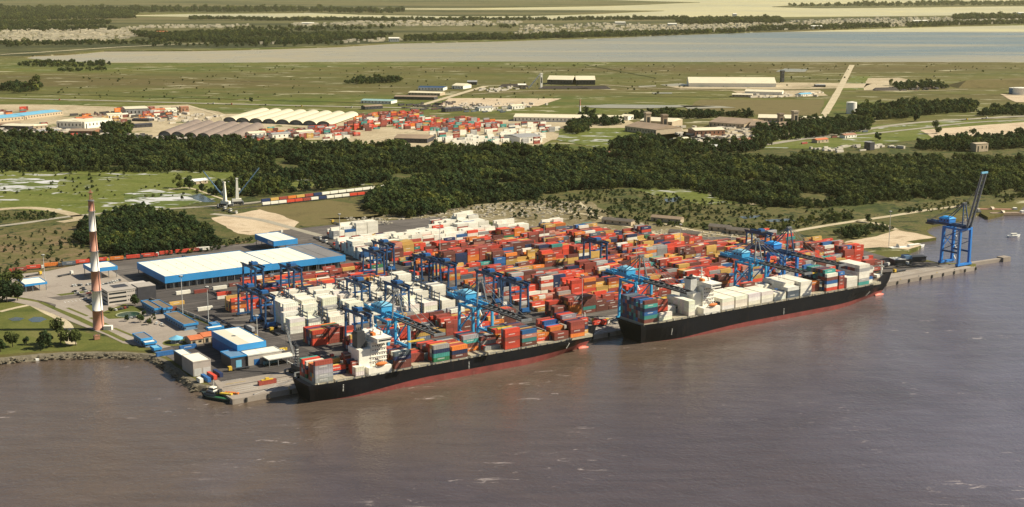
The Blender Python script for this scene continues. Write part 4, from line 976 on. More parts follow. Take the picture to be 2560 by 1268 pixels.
ship_stacks(A2, BN2, B2, D2, [
    (3, [(0, 10, (6, MIX_DARK))], 12.19),
    (17, [(0, 0, (2, MIX_WHITE)), (2, 10, (5, MIX_ANY))], 12.19),
    (31, [(5, 9, (2, MIX_WHITE))], 12.19),
    (45, [(0, 1, ['white', 'white', 'white', 'white']), (2, 9, ['white', 'white', 'white', 'white', 'teal'][:4])], 6.06),
    (78, [(0, 10, ['white', 'white', 'white'])], 12.19),
    (91.5, [(0, 10, ['white', 'white', 'white'])], 12.19),
    (105, [(0, 10, ['white', 'white', 'white'])], 12.19),
    (118.5, [(0, 7, ['white', 'white', 'white']), (8, 9, (4, MIX_ANY))], 12.19),
    (132, [(0, 6, ['white', 'white']), (7, 10, (3, MIX_WHITE))], 12.19),
    (146, [(0, 1, ['slate', 'slate', 'white']), (2, 10, ['white', 'white', 'white', 'white'])], 12.19),
    (160, [(0, 10, ['white', 'white', 'white', 'white'])], 12.19),
    (174, [(2, 10, (3, [('orange', 4), ('brick-red', 4), ('brown', 3)]))], 12.19),
    (189, [(0, 0, ['red', 'white', 'blue', 'brown', 'white']), (1, 10, (6, MIX_DARK))], 12.19),
    (203, [(0, 0, ['red', 'brick-red', 'brown', 'brick-red', 'blue']), (1, 9, (5, MIX_ANY))], 6.06),
    (212, [(0, 9, ['white', 'white', 'white'])], 12.19),
    (226, [(0, 8, ['teal', 'grey', 'white', 'white', 'grey', 'white']), (9, 9, (5, MIX_DARK))], 12.19),
    (239, [(1, 8, ['white', 'blue', 'brown', 'white', 'grey']), (9, 9, (4, MIX_DARK))], 6.06),
    (246, [(3, 7, ['navy', 'brown', 'brown', 'white'])], 6.06)], 'farther ship')

# ---- place the containers: the largest in view as objects, the rest joined
def depth_px(d):
    p = AB(d['a'], d['b'], d['z']); return p.y + 0.35 * abs(d['z']) 
dry = sorted((d for d in CONT if d['c'] != 'white'), key=depth_px)
ree = sorted((d for d in CONT if d['c'] == 'white'), key=depth_px)
NIND = 300
ind = dry[:NIND] + ree[:NIND]
mass = dry[NIND:] + ree[NIND:]
for d in ind:
    wht = d['c'] == 'white'
    o = bpy.data.objects.new('refrigerated_container' if wht else 'shipping_container', CM40 if d['L'] > 8 else CM20)
    col.objects.link(o); o.location = AB(d['a'], d['b'], d['z']); o.rotation_euler = (0, 0, QROT + R.uniform(-.004, .004))
    c = PAL[d['c']]; k = R.uniform(0.65, 1.15) if not wht else R.uniform(0.82, 1.03)
    o.color = (c[0] * k, c[1] * k * R.uniform(.92, 1.08), c[2] * k * R.uniform(.9, 1.1), 1)
    size = '' if d['L'] > 8 or d['lab'][4] else 'short '
    tier, bay, row, blk, half = d['lab']
    lab = ', '.join(q for q in ('%s%s container' % (size, d['c']), tier, bay, row, blk, half) if q)
    tag(o, lab, 'refrigerated container' if wht else 'container', 'white refrigerated containers' if wht else 'coloured freight containers')
def container_mass(name, items, label):
    vs, fs, cs, mks, uv = [], [], [], [], []; UVF = [0, 0, 1, 0, 1, 1, 0, 1]
    F = [(4, 5, 6, 7), (0, 1, 5, 4), (1, 2, 6, 5), (2, 3, 7, 6), (3, 0, 4, 7)]
    for d in items:
        o = len(vs); c = PAL[d['c']]; k = R.uniform(0.65, 1.15) if d['c'] != 'white' else R.uniform(0.80, 1.03)
        x, y = d['L'] / 2, CW / 2
        u_, v_ = d.get('u', U), d.get('v', V)
        p = d['p'] if 'p' in d else AB(d['a'], d['b'], d['z'])
        for z in (0.02, CH - 0.03):
            for e, g in ((-x, -y), (x, -y), (x, y), (-x, y)): q = p + u_ * e + v_ * g; vs.append((q.x, q.y, q.z + z))
        fs += [tuple(i + o for i in f) for f in F]; cs += [c[0] * k, c[1] * k, c[2] * k, 1.0] * 5
        mk = R.random(); mks += [0.0, mk, 0.0, mk, 0.0]; uv += UVF * 5
    me = bpy.data.meshes.new(name); me.from_pydata(vs, [], fs); me.update(); me.materials.append(cont_mass)
    me.attributes.new('paint', 'FLOAT_COLOR', 'FACE').data.foreach_set('color', cs)
    me.attributes.new('mark', 'FLOAT', 'FACE').data.foreach_set('value', mks)
    me.uv_layers.new(name='UVMap').data.foreach_set('uv', uv)
    o = bpy.data.objects.new(name, me); col.objects.link(o)
    return kind(o, 'stuff', label)
container_mass('container_yard_mass', mass, 'hundreds of stacked coloured containers filling the yard beyond the near stacks')

# ------------------------------------------------------------------ cranes
def sts_crane(a, label, big=False, up=False, trolley=-12.0):
    lo = paint('deep_crane_blue', (0.02, 0.19, 0.58), var=0.15, scale=0.2, dirt=(0.03, 0.08, 0.2)) if big else blue_light
    t = thing('quay_crane', label, 'crane', AB(a, 0, 0.22), QROT, 'blue ship-to-shore cranes on the quay')
    y0, y1, hx, zg = (9.0, 28.0, 7.5, 35.0) if big else (9.5, 28.5, 8.0, 32.0)
    w = 2.2 if big else 1.6
    for sx in (-hx, hx):
        part(t, 'leg', lo, 'beam', (sx, y0, 1.4), (sx * 0.97, y0, zg), w, w); part(t, 'leg', lo, 'beam', (sx, y1, 1.4), (sx * 0.97, y1 - 1, zg), w, w)
        part(t, 'portal_beam', lo if not big else blue_dark, 'beam', (sx, y0 + w / 2 + .02, zg * 0.36), (sx, y1 - w / 2 - .02, zg * 0.36), 1.1, 1.6)
        if big:
            part(t, 'brace', blue_dark, 'beam', (sx, y1 - w / 2 - .7, zg * 0.40), (sx, y0 + w / 2, zg * 0.64), 0.55); part(t, 'brace', blue_dark, 'beam', (sx, y1 - w / 2 - .8, zg * 0.72), (sx, y0 + w / 2, zg * 0.95), 0.55)
            part(t, 'tie_beam', blue_dark, 'beam', (sx, y1 - w / 2 - .7, zg * 0.68), (sx, y0 + w / 2, zg * 0.68), 0.45)
        else:
            part(t, 'brace', lo, 'beam', (sx, y1 - w / 2 - .6, zg * 0.40), (sx, y0 + w / 2, zg * 0.93), 0.7)
        part(t, 'top_tie', lo, 'beam', (sx * .97, y0 + w / 2, zg - 0.9), (sx * .97, y1 - w / 2 - 1, zg - 0.9), 1.2, 1.6)
    for y in (y0, y1):
        part(t, 'sill_beam', lo, 'bounds', -hx - 2.2, hx + 2.2, y - w * 0.7, y + w * 0.7, 0.9, 2.6)
        for sx in (-1, 1):
            for e in (-1.6, 1.6): part(t, 'bogie', steel_dark, 'box', sx * hx + e, y, 0.0, 2.6, 1.0, 0.88)
        part(t, 'cross_beam', lo, 'bounds', -hx + w / 2, hx - w / 2, y - 1.0 - (1 if y == y1 else 0), y + 0.6 - (1 if y == y1 else 0), zg - 2.0, zg - 0.1)
    gz = zg + 1.3
    yb = 52.0 if not big else 50.0; hy = y0 - 3.0
    gm = lo if not big else blue_dark
    for sx in (-2.6, 2.6):
        part(t, 'main_girder', gm, 'bounds', sx - .55, sx + .55, hy, yb, zg + 0.02, zg + 2.4)
    for k in range(5): part(t, 'girder_tie', gm, 'box', 0, hy + 4 + (yb - hy - 6) * k / 4, zg + 0.4, 4.05, 0.6, 0.9)
    # boom
    Lb = 50.0 if not big else 52.0
    ang = rad(0 if not up else 76)
    def bp(x, d, h=0.0): return (x, hy - 0.1 - d * math.cos(ang) + h * math.sin(ang), gz + d * math.sin(ang) + h * math.cos(ang))
    for sx in (-2.6, 2.6):
        part(t, 'boom_girder', steel_dark if not up else steel_mid, 'beam', bp(sx, 0.2), bp(sx, Lb), 0.95, 1.9)
        part(t, 'boom_rail', steel_pale, 'beam', bp(sx * 1.35, 1, 0.4), bp(sx * 1.35, Lb - .5, 0.4), 0.25)
    for k in range(9): part(t, 'boom_tie', steel_mid, 'beam', bp(-2.1, 2 + (Lb - 3) * k / 8, 0.2), bp(2.1, 2 + (Lb - 3) * k / 8, 0.2), 0.5)
    for k in range(8):
        if up: part(t, 'boom_lacing', steel_mid, 'beam', bp(-2.1 if k % 2 else 2.1, 2 + (Lb - 3) * k / 8, 0.6), bp(2.1 if k % 2 else -2.1, 2 + (Lb - 3) * (k + 1) / 8, 0.6), 0.3)
    part(t, 'boom_tip', blue_pale if up else steel_mid, 'beam', bp(-4.2, Lb + .6), bp(4.2, Lb + .6), 1.2, 1.6)
    # A-frame with stays
    za = zg + (22 if big else 19); ya = y0 + 3
    am = steel_mid
    for sx in (-1, 1):
        part(t, 'mast_leg', am if not big else blue_dark, 'beam', (sx * 4.4, y0 + .4, zg + 0.1), (sx * 1.2, ya, za), 0.85)
        part(t, 'back_strut', am if not big else blue_dark, 'beam', (sx * 3.4, y1 + 4, zg + 2.5), (sx * 1.1, ya + .9, za - 0.5), 0.6)
        if not up:
            part(t, 'forestay', am, 'beam', (sx * 1.1, ya - .8, za - .3), bp(sx * 2.6, Lb * 0.52, 1.0), 0.22); part(t, 'forestay', am, 'beam', (sx * 1.1, ya - .8, za), bp(sx * 2.6, Lb * 0.93, 1.0), 0.22)
        else:
            part(t, 'forestay', am, 'beam', (sx * 1.1, ya - .8, za - .3), bp(sx * 2.6, Lb * 0.35, 1.0), 0.3); part(t, 'forestay', am, 'beam', (sx * 1.1, ya - .8, za), bp(sx * 2.6, Lb * 0.7, 1.0), 0.3)
        part(t, 'backstay', am, 'beam', (sx * 1.1, ya + 1.2, za), (sx * 2.6, yb - 1.5, zg + 2.4), 0.3)
    part(t, 'mast_head', am, 'bounds', -2.2, 2.2, ya - .8, ya + .8, za - .3, za + .9)
    if big:
        for k in range(4):
            z = zg + 4 + k * 4.4; part(t, 'mast_tie', steel_mid, 'box', 0, y0 + 1 + k * 0.5, z, 8 - k * 1.6, 0.4, 0.5)
        part(t, 'mast_brace', steel_mid, 'beam', (-3.6, y0 + 1, zg + 4), (2.2, y0 + 2.4, zg + 14), 0.35); part(t, 'mast_brace', steel_mid, 'beam', (3.6, y0 + 1, zg + 4), (-2.2, y0 + 2.4, zg + 14), 0.35)
    # machinery house with hipped pale top
    h0, h1, hh = (y1 - 4, y1 + 7.5, 3.8)
    hs = part(t, 'machinery_house', lo, 'bounds', -4.4, 4.4, h0, h1, zg + 2.45, zg + 2.45 + hh)
    m = MB(); z0 = zg + 2.47 + hh
    m.add([(-4.9, h0 - .5, z0), (4.9, h0 - .5, z0), (4.9, h1 + .5, z0), (-4.9, h1 + .5, z0), (-2.6, h0 + 2.2, z0 + 1.6), (2.6, h0 + 2.2, z0 + 1.6), (2.6, h1 - 2.2, z0 + 1.6), (-2.6, h1 - 2.2, z0 + 1.6)],
          [(3, 2, 1, 0), (4, 5, 6, 7), (0, 1, 5, 4), (1, 2, 6, 5), (2, 3, 7, 6), (3, 0, 4, 7)])
    m.obj('house_roof', blue_pale if not big else paint('bright_blue_roof', (0.02, 0.30, 0.75)), hs)
    for k in range(3): part(hs, 'house_window', glass, 'box', -4.42, h0 + 2 + k * 3.4, zg + 4.0, 0.12, 1.4, 1.2)
    part(t, 'counter_platform', steel_dark, 'bounds', -4.2, 4.2, yb - 8, yb + .8, zg - 1.6, zg - 0.05)
    for sx in (-1, 1):    # open lattice below and cables above the girder
        for k in range(7):
            ya_ = hy + (yb - hy - 2) * k / 7; yb_ = hy + (yb - hy - 2) * (k + 1) / 7
            part(t, 'girder_lacing', gm, 'beam', (sx * 4.3, ya_, zg + (0.3 if k % 2 else 3.4)), (sx * 4.3, yb_, zg + (3.4 if k % 2 else 0.3)), 0.28)
        part(t, 'girder_rail', gm, 'beam', (sx * 4.3, hy, zg + 3.5), (sx * 4.3, yb, zg + 3.5), 0.24)
        part(t, 'leg_ladder', steel_pale, 'beam', (sx * hx + sx * 1.3, y0, 3), (sx * hx * .97 + sx * 1.3, y0, zg - 1), 0.5, 0.18)
    part(t, 'lower_brace', lo, 'beam', (-hx, y1, zg * 0.42), (hx, y1, zg * 0.80), 0.55); part(t, 'lower_brace', lo, 'beam', (hx, y1 + .3, zg * 0.42), (-hx, y1 + .3, zg * 0.80), 0.55)
    # walkway, trolley, cab, spreader
    part(t, 'walkway', steel_mid, 'bounds', 3.6, 4.8, hy, yb, zg + 2.0, zg + 2.2)
    if not up:
        ty = trolley
        tr = part(t, 'trolley', steel_dark, 'bounds', -2.0, 2.0, ty - 2.6, ty + 2.6, zg - 0.6, zg + 1.0)
        part(tr, 'operator_cab', white, 'bounds', -1.4, 1.4, ty + 2.8, ty + 5.2, zg - 3.4, zg - 0.7)
        for sx in (-1.2, 1.2):
            for sy in (-1, 1): part(tr, 'hoist_rope', steel_dark, 'beam', (sx, ty + sy, zg - 0.6), (sx * 2.2, ty + sy * .6, zg - 9), 0.14)
        part(tr, 'spreader', yellow_paint, 'bounds', -6.0, 6.0, ty - 1.1, ty + 1.1, zg - 9.7, zg - 9)
    for k in range(6):   # stair tower on one landside leg
        z = 3 + k * (zg - 5) / 6; part(t, 'stair_flight', steel_pale, 'beam', (hx + 1.6, y1 - 2 + (2.6 if k % 2 else -1), z), (hx + 1.6, y1 - 2 + (-1 if k % 2 else 2.6), z + (zg - 5) / 6), 0.7, 0.25)
    return t
sts_crane(122, 'light blue quay crane over the stern half of the nearer ship', trolley=-14)
sts_crane(189, 'light blue quay crane over the middle of the nearer ship', trolley=-18)
sts_crane(333, 'light blue quay crane at the stern of the farther ship', trolley=-10)
sts_crane(452, 'light blue quay crane just forward of the farther ship bridge', trolley=-16)
sts_crane(487, 'taller deep blue quay crane with lowered boom over the farther ship', big=True, trolley=-20)
sts_crane(707, 'tall deep blue quay crane with raised boom at the quay end', big=True, up=True)

def rtg(a, b, label, span=25.0, h=22.5, mat=blue_dark, proto=[None]):
    if proto[0] is None:
        t = thing('yard_gantry', label, 'gantry crane', AB(a, b, 0.26), QROT, 'dark blue yard gantry cranes')
        hs = span / 2
        for sy in (-hs, hs):
            for sx in (-4, 4): part(t, 'leg', mat, 'beam', (sx, sy, 1.7), (sx * 0.82, sy, h - 1.2), 1.2, 1.35)
            part(t, 'sill_beam', mat, 'bounds', -5.6, 5.6, sy - .7, sy + .7, 1.5, 2.8)
            part(t, 'end_beam', mat, 'bounds', -3.9, 3.9, sy - .6, sy + .6, h - 1.15, h + 0.4)
            for sx in (-4.4, 4.4):
                w_ = part(t, 'wheel_bogie', tyre, 'box', sx, sy, 0.0, 2.4, 1.1, 1.48)
        for sx in (-3.1, 3.1):
            part(t, 'main_girder', mat, 'bounds', sx - .65, sx + .65, -hs - 2, hs + 2, h + 0.42, h + 2.3)
            part(t, 'walkway_rail', mat, 'bounds', sx * 1.5 - .06, sx * 1.5 + .06, -hs - 2, hs + 2, h + 1.9, h + 3.1)
        tr = part(t, 'trolley', steel_dark, 'bounds', -3.6, 3.6, -6.5, 0.5, h + 2.32, h + 3.4)
        part(tr, 'trolley_house', blue_mid, 'bounds', -2.4, 2.4, -5.5, -1, h + 3.41, h + 5.4)
        part(tr, 'operator_cab', white, 'bounds', -1.2, 1.2, 0.9, 3.2, h - 2.2, h + 0.3)
        part(tr, 'spreader', blue_mid, 'bounds', -6, 6, -4, -1.6, h - 6.4, h - 5.6)
        for sx in (-1.6, 1.6): part(tr, 'hoist_rope', steel_dark, 'beam', (sx, -2.8, h + 2.3), (sx * 1.6, -2.8, h - 5.6), 0.16)
        part(t, 'power_unit', blue_mid, 'bounds', -3.2, 3.2, -hs - 2.2, -hs - .72, 2.85, 5.6)
        part(t, 'machine_cabinet', white, 'bounds', -2.4, 2.4, hs + .72, hs + 2.2, 2.85, 5.2)
        proto[0] = t; return t
    return copy_tree(proto[0], AB(a, b, 0.26), QROT, label, 'dark blue yard gantry cranes')
for a, b, lab in ((90, 160, 'dark blue yard gantry at the chimney end of the white stacks'), (90, 186, 'dark blue yard gantry second along the end of the white stacks'), (126, 262, 'dark blue yard gantry over the low stacks near the warehouse'),
                  (150, 240, 'dark blue yard gantry straddling the low stacks behind the white ones'), (238, 262, 'dark blue yard gantry near the warehouse corner aisle'), (262, 288, 'dark blue yard gantry farthest inland in the cross aisle'),
                  (262, 214, 'dark blue yard gantry at the aisle end of the white stacks'), (264, 186, 'dark blue yard gantry in the aisle beside the white stacks'), (272, 130, 'dark blue yard gantry in the cross aisle behind the middle quay crane'),
                  (272, 92, 'dark blue yard gantry in the cross aisle nearest the quay'), (170, 160, 'dark blue yard gantry standing amid the white stacks'), (190, 134, 'dark blue yard gantry over the seaward white stacks'), (124, 72, 'dark blue yard gantry beside the nearer ship accommodation'),
                  (578, 140, 'dark blue yard gantry at the outer edge of the red stacks'), (425, 190, 'dark blue yard gantry rising from the middle of the red stacks')):
    rtg(a, b, lab)

def mobile_crane(p, rz, label, boom_len, boom_ang, tower_h, tower_mat, boom_mat, s=1.0, slim=1.0):
    t = thing('mobile_harbour_crane', label, 'crane', p, rz)
    t.scale = (s, s, s)
    part(t, 'chassis', steel_dark, 'bounds', -8, 8, -3.2, 3.2, 1.3, 3.0)
    for x in (-6.4, -3.8, -1.2, 1.4, 4.0, 6.6):
        for y in (-2.8, 2.8): part(t, 'wheel', tyre, 'cyl', (x, y - .45, 0.75), (x, y + .45, 0.75), 0.75, 0.75, 10)
    for x in (-6.5, 6.5):
        part(t, 'outrigger', steel_mid, 'bounds', x - .5, x + .5, -7.5, 7.5, 3.02, 3.6)
        for y in (-7.2, 7.2): part(t, 'outrigger_pad', steel_mid, 'box', x, y, 0.0, 1.5, 1.5, 3.0)
    part(t, 'slewing_platform', tower_mat, 'bounds', -7, 5, -2.6, 2.6, 3.62, 7.0)
    m = MB(); q_ = slim; m.add([(-2.2 * q_, -1.8 * q_, 7.02), (2.0 * q_, -1.8 * q_, 7.02), (2.0 * q_, 1.8 * q_, 7.02), (-2.2 * q_, 1.8 * q_, 7.02), (-0.9, -.9, tower_h), (1.2, -.9, tower_h), (1.2, .9, tower_h), (-0.9, .9, tower_h)],
        [(3, 2, 1, 0), (4, 5, 6, 7), (0, 1, 5, 4), (1, 2, 6, 5), (2, 3, 7, 6), (3, 0, 4, 7)]); tw = m.obj('tower', tower_mat, t)
    if slim < 1:
        for k in range(6): part(tw, 'tower_platform', steel_pale, 'box', 0.2, 0, 8 + k * 2.2, 2.3, 2.1, .9)
    part(tw, 'tower_head', tower_mat, 'bounds', -1.3, 1.8, -1.2, 1.2, tower_h + .01, tower_h + 1.6)
    part(tw, 'operator_cab', white, 'bounds', 1.9, 4.2, -1.2, 1.2, tower_h * 0.55, tower_h * 0.55 + 2.6)
    b0 = Vector((2.2, 0, tower_h * 0.42)); d = Vector((math.cos(boom_ang), 0, math.sin(boom_ang))); up = Vector((-d.z, 0, d.x))
    n = 10
    def q(i, y, h): f = 1 - 0.55 * abs(i / n - 0.35); return b0 + d * (boom_len * i / n) + Vector((0, y * f, 0)) + up * (h * f)
    for y in (-1.3, 1.3):
        for h in (-1.0, 1.0): part(t, 'boom_chord', boom_mat, 'beam', q(0, y * .4, h * .4), q(n, y * .6, h * .5), 0.32)
    for i in range(n):
        for y in (-1, 1): part(t, 'boom_lattice', boom_mat, 'beam', q(i, y * .85, -.75 if i % 2 else .75), q(i + 1, y * .85, .75 if i % 2 else -.75), 0.22)
    for y in (-.8, .8): part(t, 'luffing_rope', steel_dark, 'beam', (0, y, tower_h + 1.2), q(n, y * .5, 0.4), 0.14)
    tip = q(n, 0, 0); part(t, 'hoist_rope', steel_dark, 'beam', tip, tip - Vector((0, 0, boom_len * math.sin(boom_ang) * 0.55)), 0.16)
    return t
mobile_crane(AB(57, 30, 0.24), QROT + rad(100), 'grey lattice-boom mobile crane on the quay at the stern of the nearer ship', 30, rad(66), 21, steel_dark, steel_mid, 0.85, slim=0.45)
mobile_crane(G(563, 516, 0.3), rad(160), 'white-towered mobile harbour crane with blue boom, nearer to the flooded meadow', 42, rad(48), 30, white, slate_blue, 0.9)
mobile_crane(G(594, 510, 0.3), rad(18), 'white-towered mobile harbour crane with blue boom, nearer to the parked train', 42, rad(50), 32, white, slate_blue, 0.9)

# ------------------------------------------------------------------ chimney
cp = G(247, 823, 0.2)
t = thing('chimney', 'tall tapering chimney painted in red and white bands beside the shore', 'chimney', cp)
zs = [0, 14.6, 29.6, 44.4, 59.4, 74.2, 89.2, 96.5]
def crad(z): return 4.1 - 2.05 * z / 96.5
for i in range(7):
    m = MB(); m.cyl((0, 0, zs[i]), (0, 0, zs[i + 1] - 0.01), crad(zs[i]), crad(zs[i + 1]), 28)
    o = m.obj('red_band' if i % 2 == 0 else 'white_band', chim_red if i % 2 == 0 else chim_white, t)
    for p in o.data.polygons: p.use_smooth = len(p.vertices) == 4
for z in (29.6, 59.4, 89.2):
    part(t, 'gallery', steel_mid, 'cyl', (0, 0, z - 0.3), (0, 0, z + 0.05), crad(z) + 0.7, crad(z) + 0.7, 24)
part(t, 'cap_ring', steel_mid, 'cyl', (0, 0, 96.5), (0, 0, 97.2), 2.3, 2.3, 24)
rust = paint('rust_steel', (0.36, 0.17, 0.11), var=0.2)
for i in range(3):
    q = i * 2.094; an = Vector((math.cos(q), math.sin(q), 0))
    part(t, 'aerial_leg', rust, 'beam', an * 1.3 + Vector((0, 0, 97.2)), an * 0.4 + Vector((0, 0, 105)), 0.3)
    for k in range(4):
        f = lambda z: 1.3 - 0.9 * (z - 97.2) / 7.8
        z = 97.4 + k * 1.8; qn = Vector((math.cos(q + 2.094), math.sin(q + 2.094), 0))
        part(t, 'aerial_brace', rust, 'beam', an * f(z) + Vector((0, 0, z)), qn * f(z + 1.75) + Vector((0, 0, z + 1.75)), 0.16)
part(t, 'aerial_ring', rust, 'cyl', (0, 0, 102.6), (0, 0, 103.0), 1.7, 1.9, 12)
part(t, 'ladder', steel_mid, 'beam', (3.6, -2.4, 0.5), (1.9, -1.2, 96), 0.5, 0.2)
part(t, 'base_house', white, 'box', 7.5, -1.5, -0.1, 6, 4, 3.2)
# ------------------------------------------------------------------ terminal buildings
def slab_house(name, label, cat, a0, a1, b0, b1, top, fascia, roof_mat, fascia_mat, wall_mat, inset=2.0, cols=None, doors=None, group=None):
    """flat-roofed hall: roof deck, four fascia panels, recessed walls, columns, doors"""
    t = thing(name, label, cat, AB((a0 + a1) / 2, (b0 + b1) / 2, 0.2), QROT, group)
    x, y = (a1 - a0) / 2, (b1 - b0) / 2
    z0 = top - fascia
    part(t, 'roof', roof_mat, 'bounds', -x + .42, x - .42, -y + .42, y - .42, top - 0.9, top - 0.35)
    part(t, 'fascia', fascia_mat, 'bounds', -x, x, -y, -y + .4, z0, top); part(t, 'fascia', fascia_mat, 'bounds', -x, x, y - .4, y, z0, top)
    part(t, 'fascia', fascia_mat, 'bounds', -x, -x + .4, -y + .41, y - .41, z0, top); part(t, 'fascia', fascia_mat, 'bounds', x - .4, x, -y + .41, y - .41, z0, top)
    if x > 9:
        for i in range(1, int(2 * x / 11)): part(t, 'roof_seam', roof_mat, 'box', -x + i * 11, 0, top - .34, .35, 2 * y - 1.2, .12)
        for i in range(1, int(2 * x / 16)):
            for q in (-.3, .33): part(t, 'roof_vent', roof_mat, 'box', -x + i * 16 - 4, y * q, top - .34, 1.2, 1.2, .6)
        part(t, 'gutter', steel_mid, 'box', 0, -y + .62, top - .34, 2 * x - 1.2, .3, .14)
    if wall_mat: part(t, 'wall', wall_mat, 'bounds', -x + inset, x - inset, -y + inset, y - inset, 0, top - 1.0)
    if cols:
        for i in range(cols + 1):
            for yy in (-y + .8, y - .8): part(t, 'column', steel_mid, 'box', -x + .9 + (2 * x - 1.8) * i / cols, yy, 0, 0.5, 0.5, z0)
    if doors:
        n, w_, h_, dm = doors
        for i in range(n): part(t, 'door', dm, 'box', -x + inset + (2 * x - 2 * inset) * (i + .5) / n, -y + inset - .06, 0, w_, 0.12, h_)
    return t
aF, bF = QA(412, 693, 11); aR, _ = QA(865, 638, 11); _, bL = QA(337, 658, 11)
a1_, _ = QA(690, 664, 11); a2_, _ = QA(800, 648, 11)
slab_house('warehouse', 'huge warehouse hall with cream roof and deep bright blue fascia', 'warehouse', aF, a1_, bF, bL, 11.3, 6.0, cream_roof, blue_fascia, dark_wall, 4.0, 14, (12, 5, 4.6, steel_mid))
slab_house('warehouse', 'cream-roofed middle section of the blue-edged warehouse, set back behind', 'warehouse', a1_ + .05, a2_, bF - .05, bL - 8, 11.0, 5.8, cream_roof, blue_fascia, dark_wall, 4.0, 5, (4, 5, 4.6, steel_mid))
_, bS3 = QA(795, 606, 11)
slab_house('warehouse', 'grey-roofed end section of the blue-edged warehouse nearest the white stacks', 'warehouse', a2_ + .05, aR, bF - .1, min(bS3, bL + 18), 10.6, 5.6, grey_roof, blue_fascia, dark_wall, 4.0, 4, (3, 5, 4.6, steel_mid))
cF = QA(684, 604, 12); cR = QA(740, 598, 12); cL = QA(629, 587, 12)
t = slab_house('inspection_canopy', 'raised blue canopy with cream roof behind the big warehouse', 'canopy', cF[0], cR[0] + 2, cF[1], cL[1], 12, 5.0, cream_roof, blue_fascia, None, 1, 4)
part(t, 'sign_panel', sign_white, 'box', -(cR[0] + 2 - cF[0]) / 2 - .06, -(cL[1] - cF[1]) / 2 + 8, 8.2, 0.08, 11, 2.6)
gF = QA(229, 673, 10); gR = QA(291, 664, 10); gL = QA(205, 661, 10)
slab_house('gate_canopy', 'blue-edged gate canopy with cream roof standing behind the chimney', 'canopy', gF[0], gR[0], gF[1], gL[1], 10, 3.4, cream_roof, blue_fascia, None, 1, 3)
gF = QA(62, 712, 7); gR = QA(113, 702, 7); gL = QA(40, 700, 7)
slab_house('gate_canopy', 'low blue-edged entrance canopy beside the dark tree clump', 'canopy', gF[0], gR[0], gF[1], gL[1], 7, 1.8, cream_roof, blue_fascia, None, 1, 3)

# office block: pale concrete with three window strips, dark glass wing, roof court
oa, ob = QA(271, 764, 0.2)
t = thing('office_building', 'three-storey pale office block with window strips and a dark glass wing', 'building', AB(oa, ob, 0.2), QROT)
wl = part(t, 'main_block', paint('office_concrete', (0.52, 0.47, 0.42), var=0.08), 'bounds', 0, 24, 0, 26, 0, 11)
for k in range(3):
    part(wl, 'window_strip', glass, 'bounds', 0.8, 15, -0.06, 0.2, 1.6 + k * 3.4, 3.0 + k * 3.4)
    for j in range(5): part(wl, 'window', glass, 'box', 16.4 + j * 1.6, 0, 2.1 + k * 3.4, 0.8, 0.14, 0.9)
    part(wl, 'side_window', glass, 'bounds', -0.06, 0.2, 2, 24, 1.7 + k * 3.4, 2.9 + k * 3.4)
part(wl, 'roof_slab', grey_wall, 'bounds', -.3, 24, -.3, 26.3, 11.01, 11.5)
part(t, 'back_block', paint('office_concrete', (0.52, 0.47, 0.42)), 'bounds', 24.02, 38, 14, 26, 0, 11)
part(t, 'glass_wing', dark_wall, 'bounds', 24.02, 39, -1.2, 13.98, 0, 11.8)
part(t, 'roof_court', dark_wall, 'bounds', 8, 20, 9, 20, 11.51, 11.7)
part(t, 'parapet', grey_wall, 'bounds', 24.02, 39, -1.0, 13.9, 11.81, 12.2)

def low_blue(label, F, Rr, L, z, roof=brown_roof, name='low_building', fas=1.6, fm=blue_fascia, wm=None):
    f, r, l = QA(*F, z), QA(*Rr, z), QA(*L, z)
    t = slab_house(name, label, 'building', f[0], max(r[0], f[0] + 5), f[1], max(l[1], f[1] + 5), z, fas, roof, fm, wm or slate_blue, 0.7)
    x, y = (max(r[0], f[0] + 5) - f[0]) / 2, (max(l[1], f[1] + 5) - f[1]) / 2
    n = max(2, int(2 * x / 4))
    for i in range(n): part(t, 'window', glass, 'box', -x + 1.4 + (2 * x - 2.8) * i / (n - 1), -y + .68, 1.0, 1.3, 0.14, 1.1)
    for i in range(max(2, int(2 * y / 5))): part(t, 'window', glass, 'box', -x + .68, -y + 2 + i * 5, 1.0, 0.14, 1.6, 1.1)
    return t
low_blue('low blue building with brown flat roof next to the office block', (386, 772), (404, 769), (352, 752), 5)
low_blue('low blue wing with brown roof touching the terminal fence', (408, 771), (430, 767), (386, 751), 5.2)
low_blue('long low blue building with brown flat roof beside the paved court', (459, 812), (493, 805), (409, 783), 5)
low_blue('blue guard house with grey flat roof on the shore road', (352, 848), (379, 842), (331, 834), 5.5, grey_roof)
low_blue('small white-roofed blue booth below the guard house', (362, 858), (390, 852), (356, 853), 3.6, cream_roof)
low_blue('small blue booth next to the fence gate on the shore', (385, 872), (402, 867), (380, 864), 3.4, blue_pale)
low_blue('white-roofed blue hut at the head of the workshop', (521, 822), (558, 815), (515, 818), 4.0, cream_roof)
low_blue('small blue-framed hut behind the workshop', (530, 812), (548, 808), (522, 807), 4.0, slate_blue)
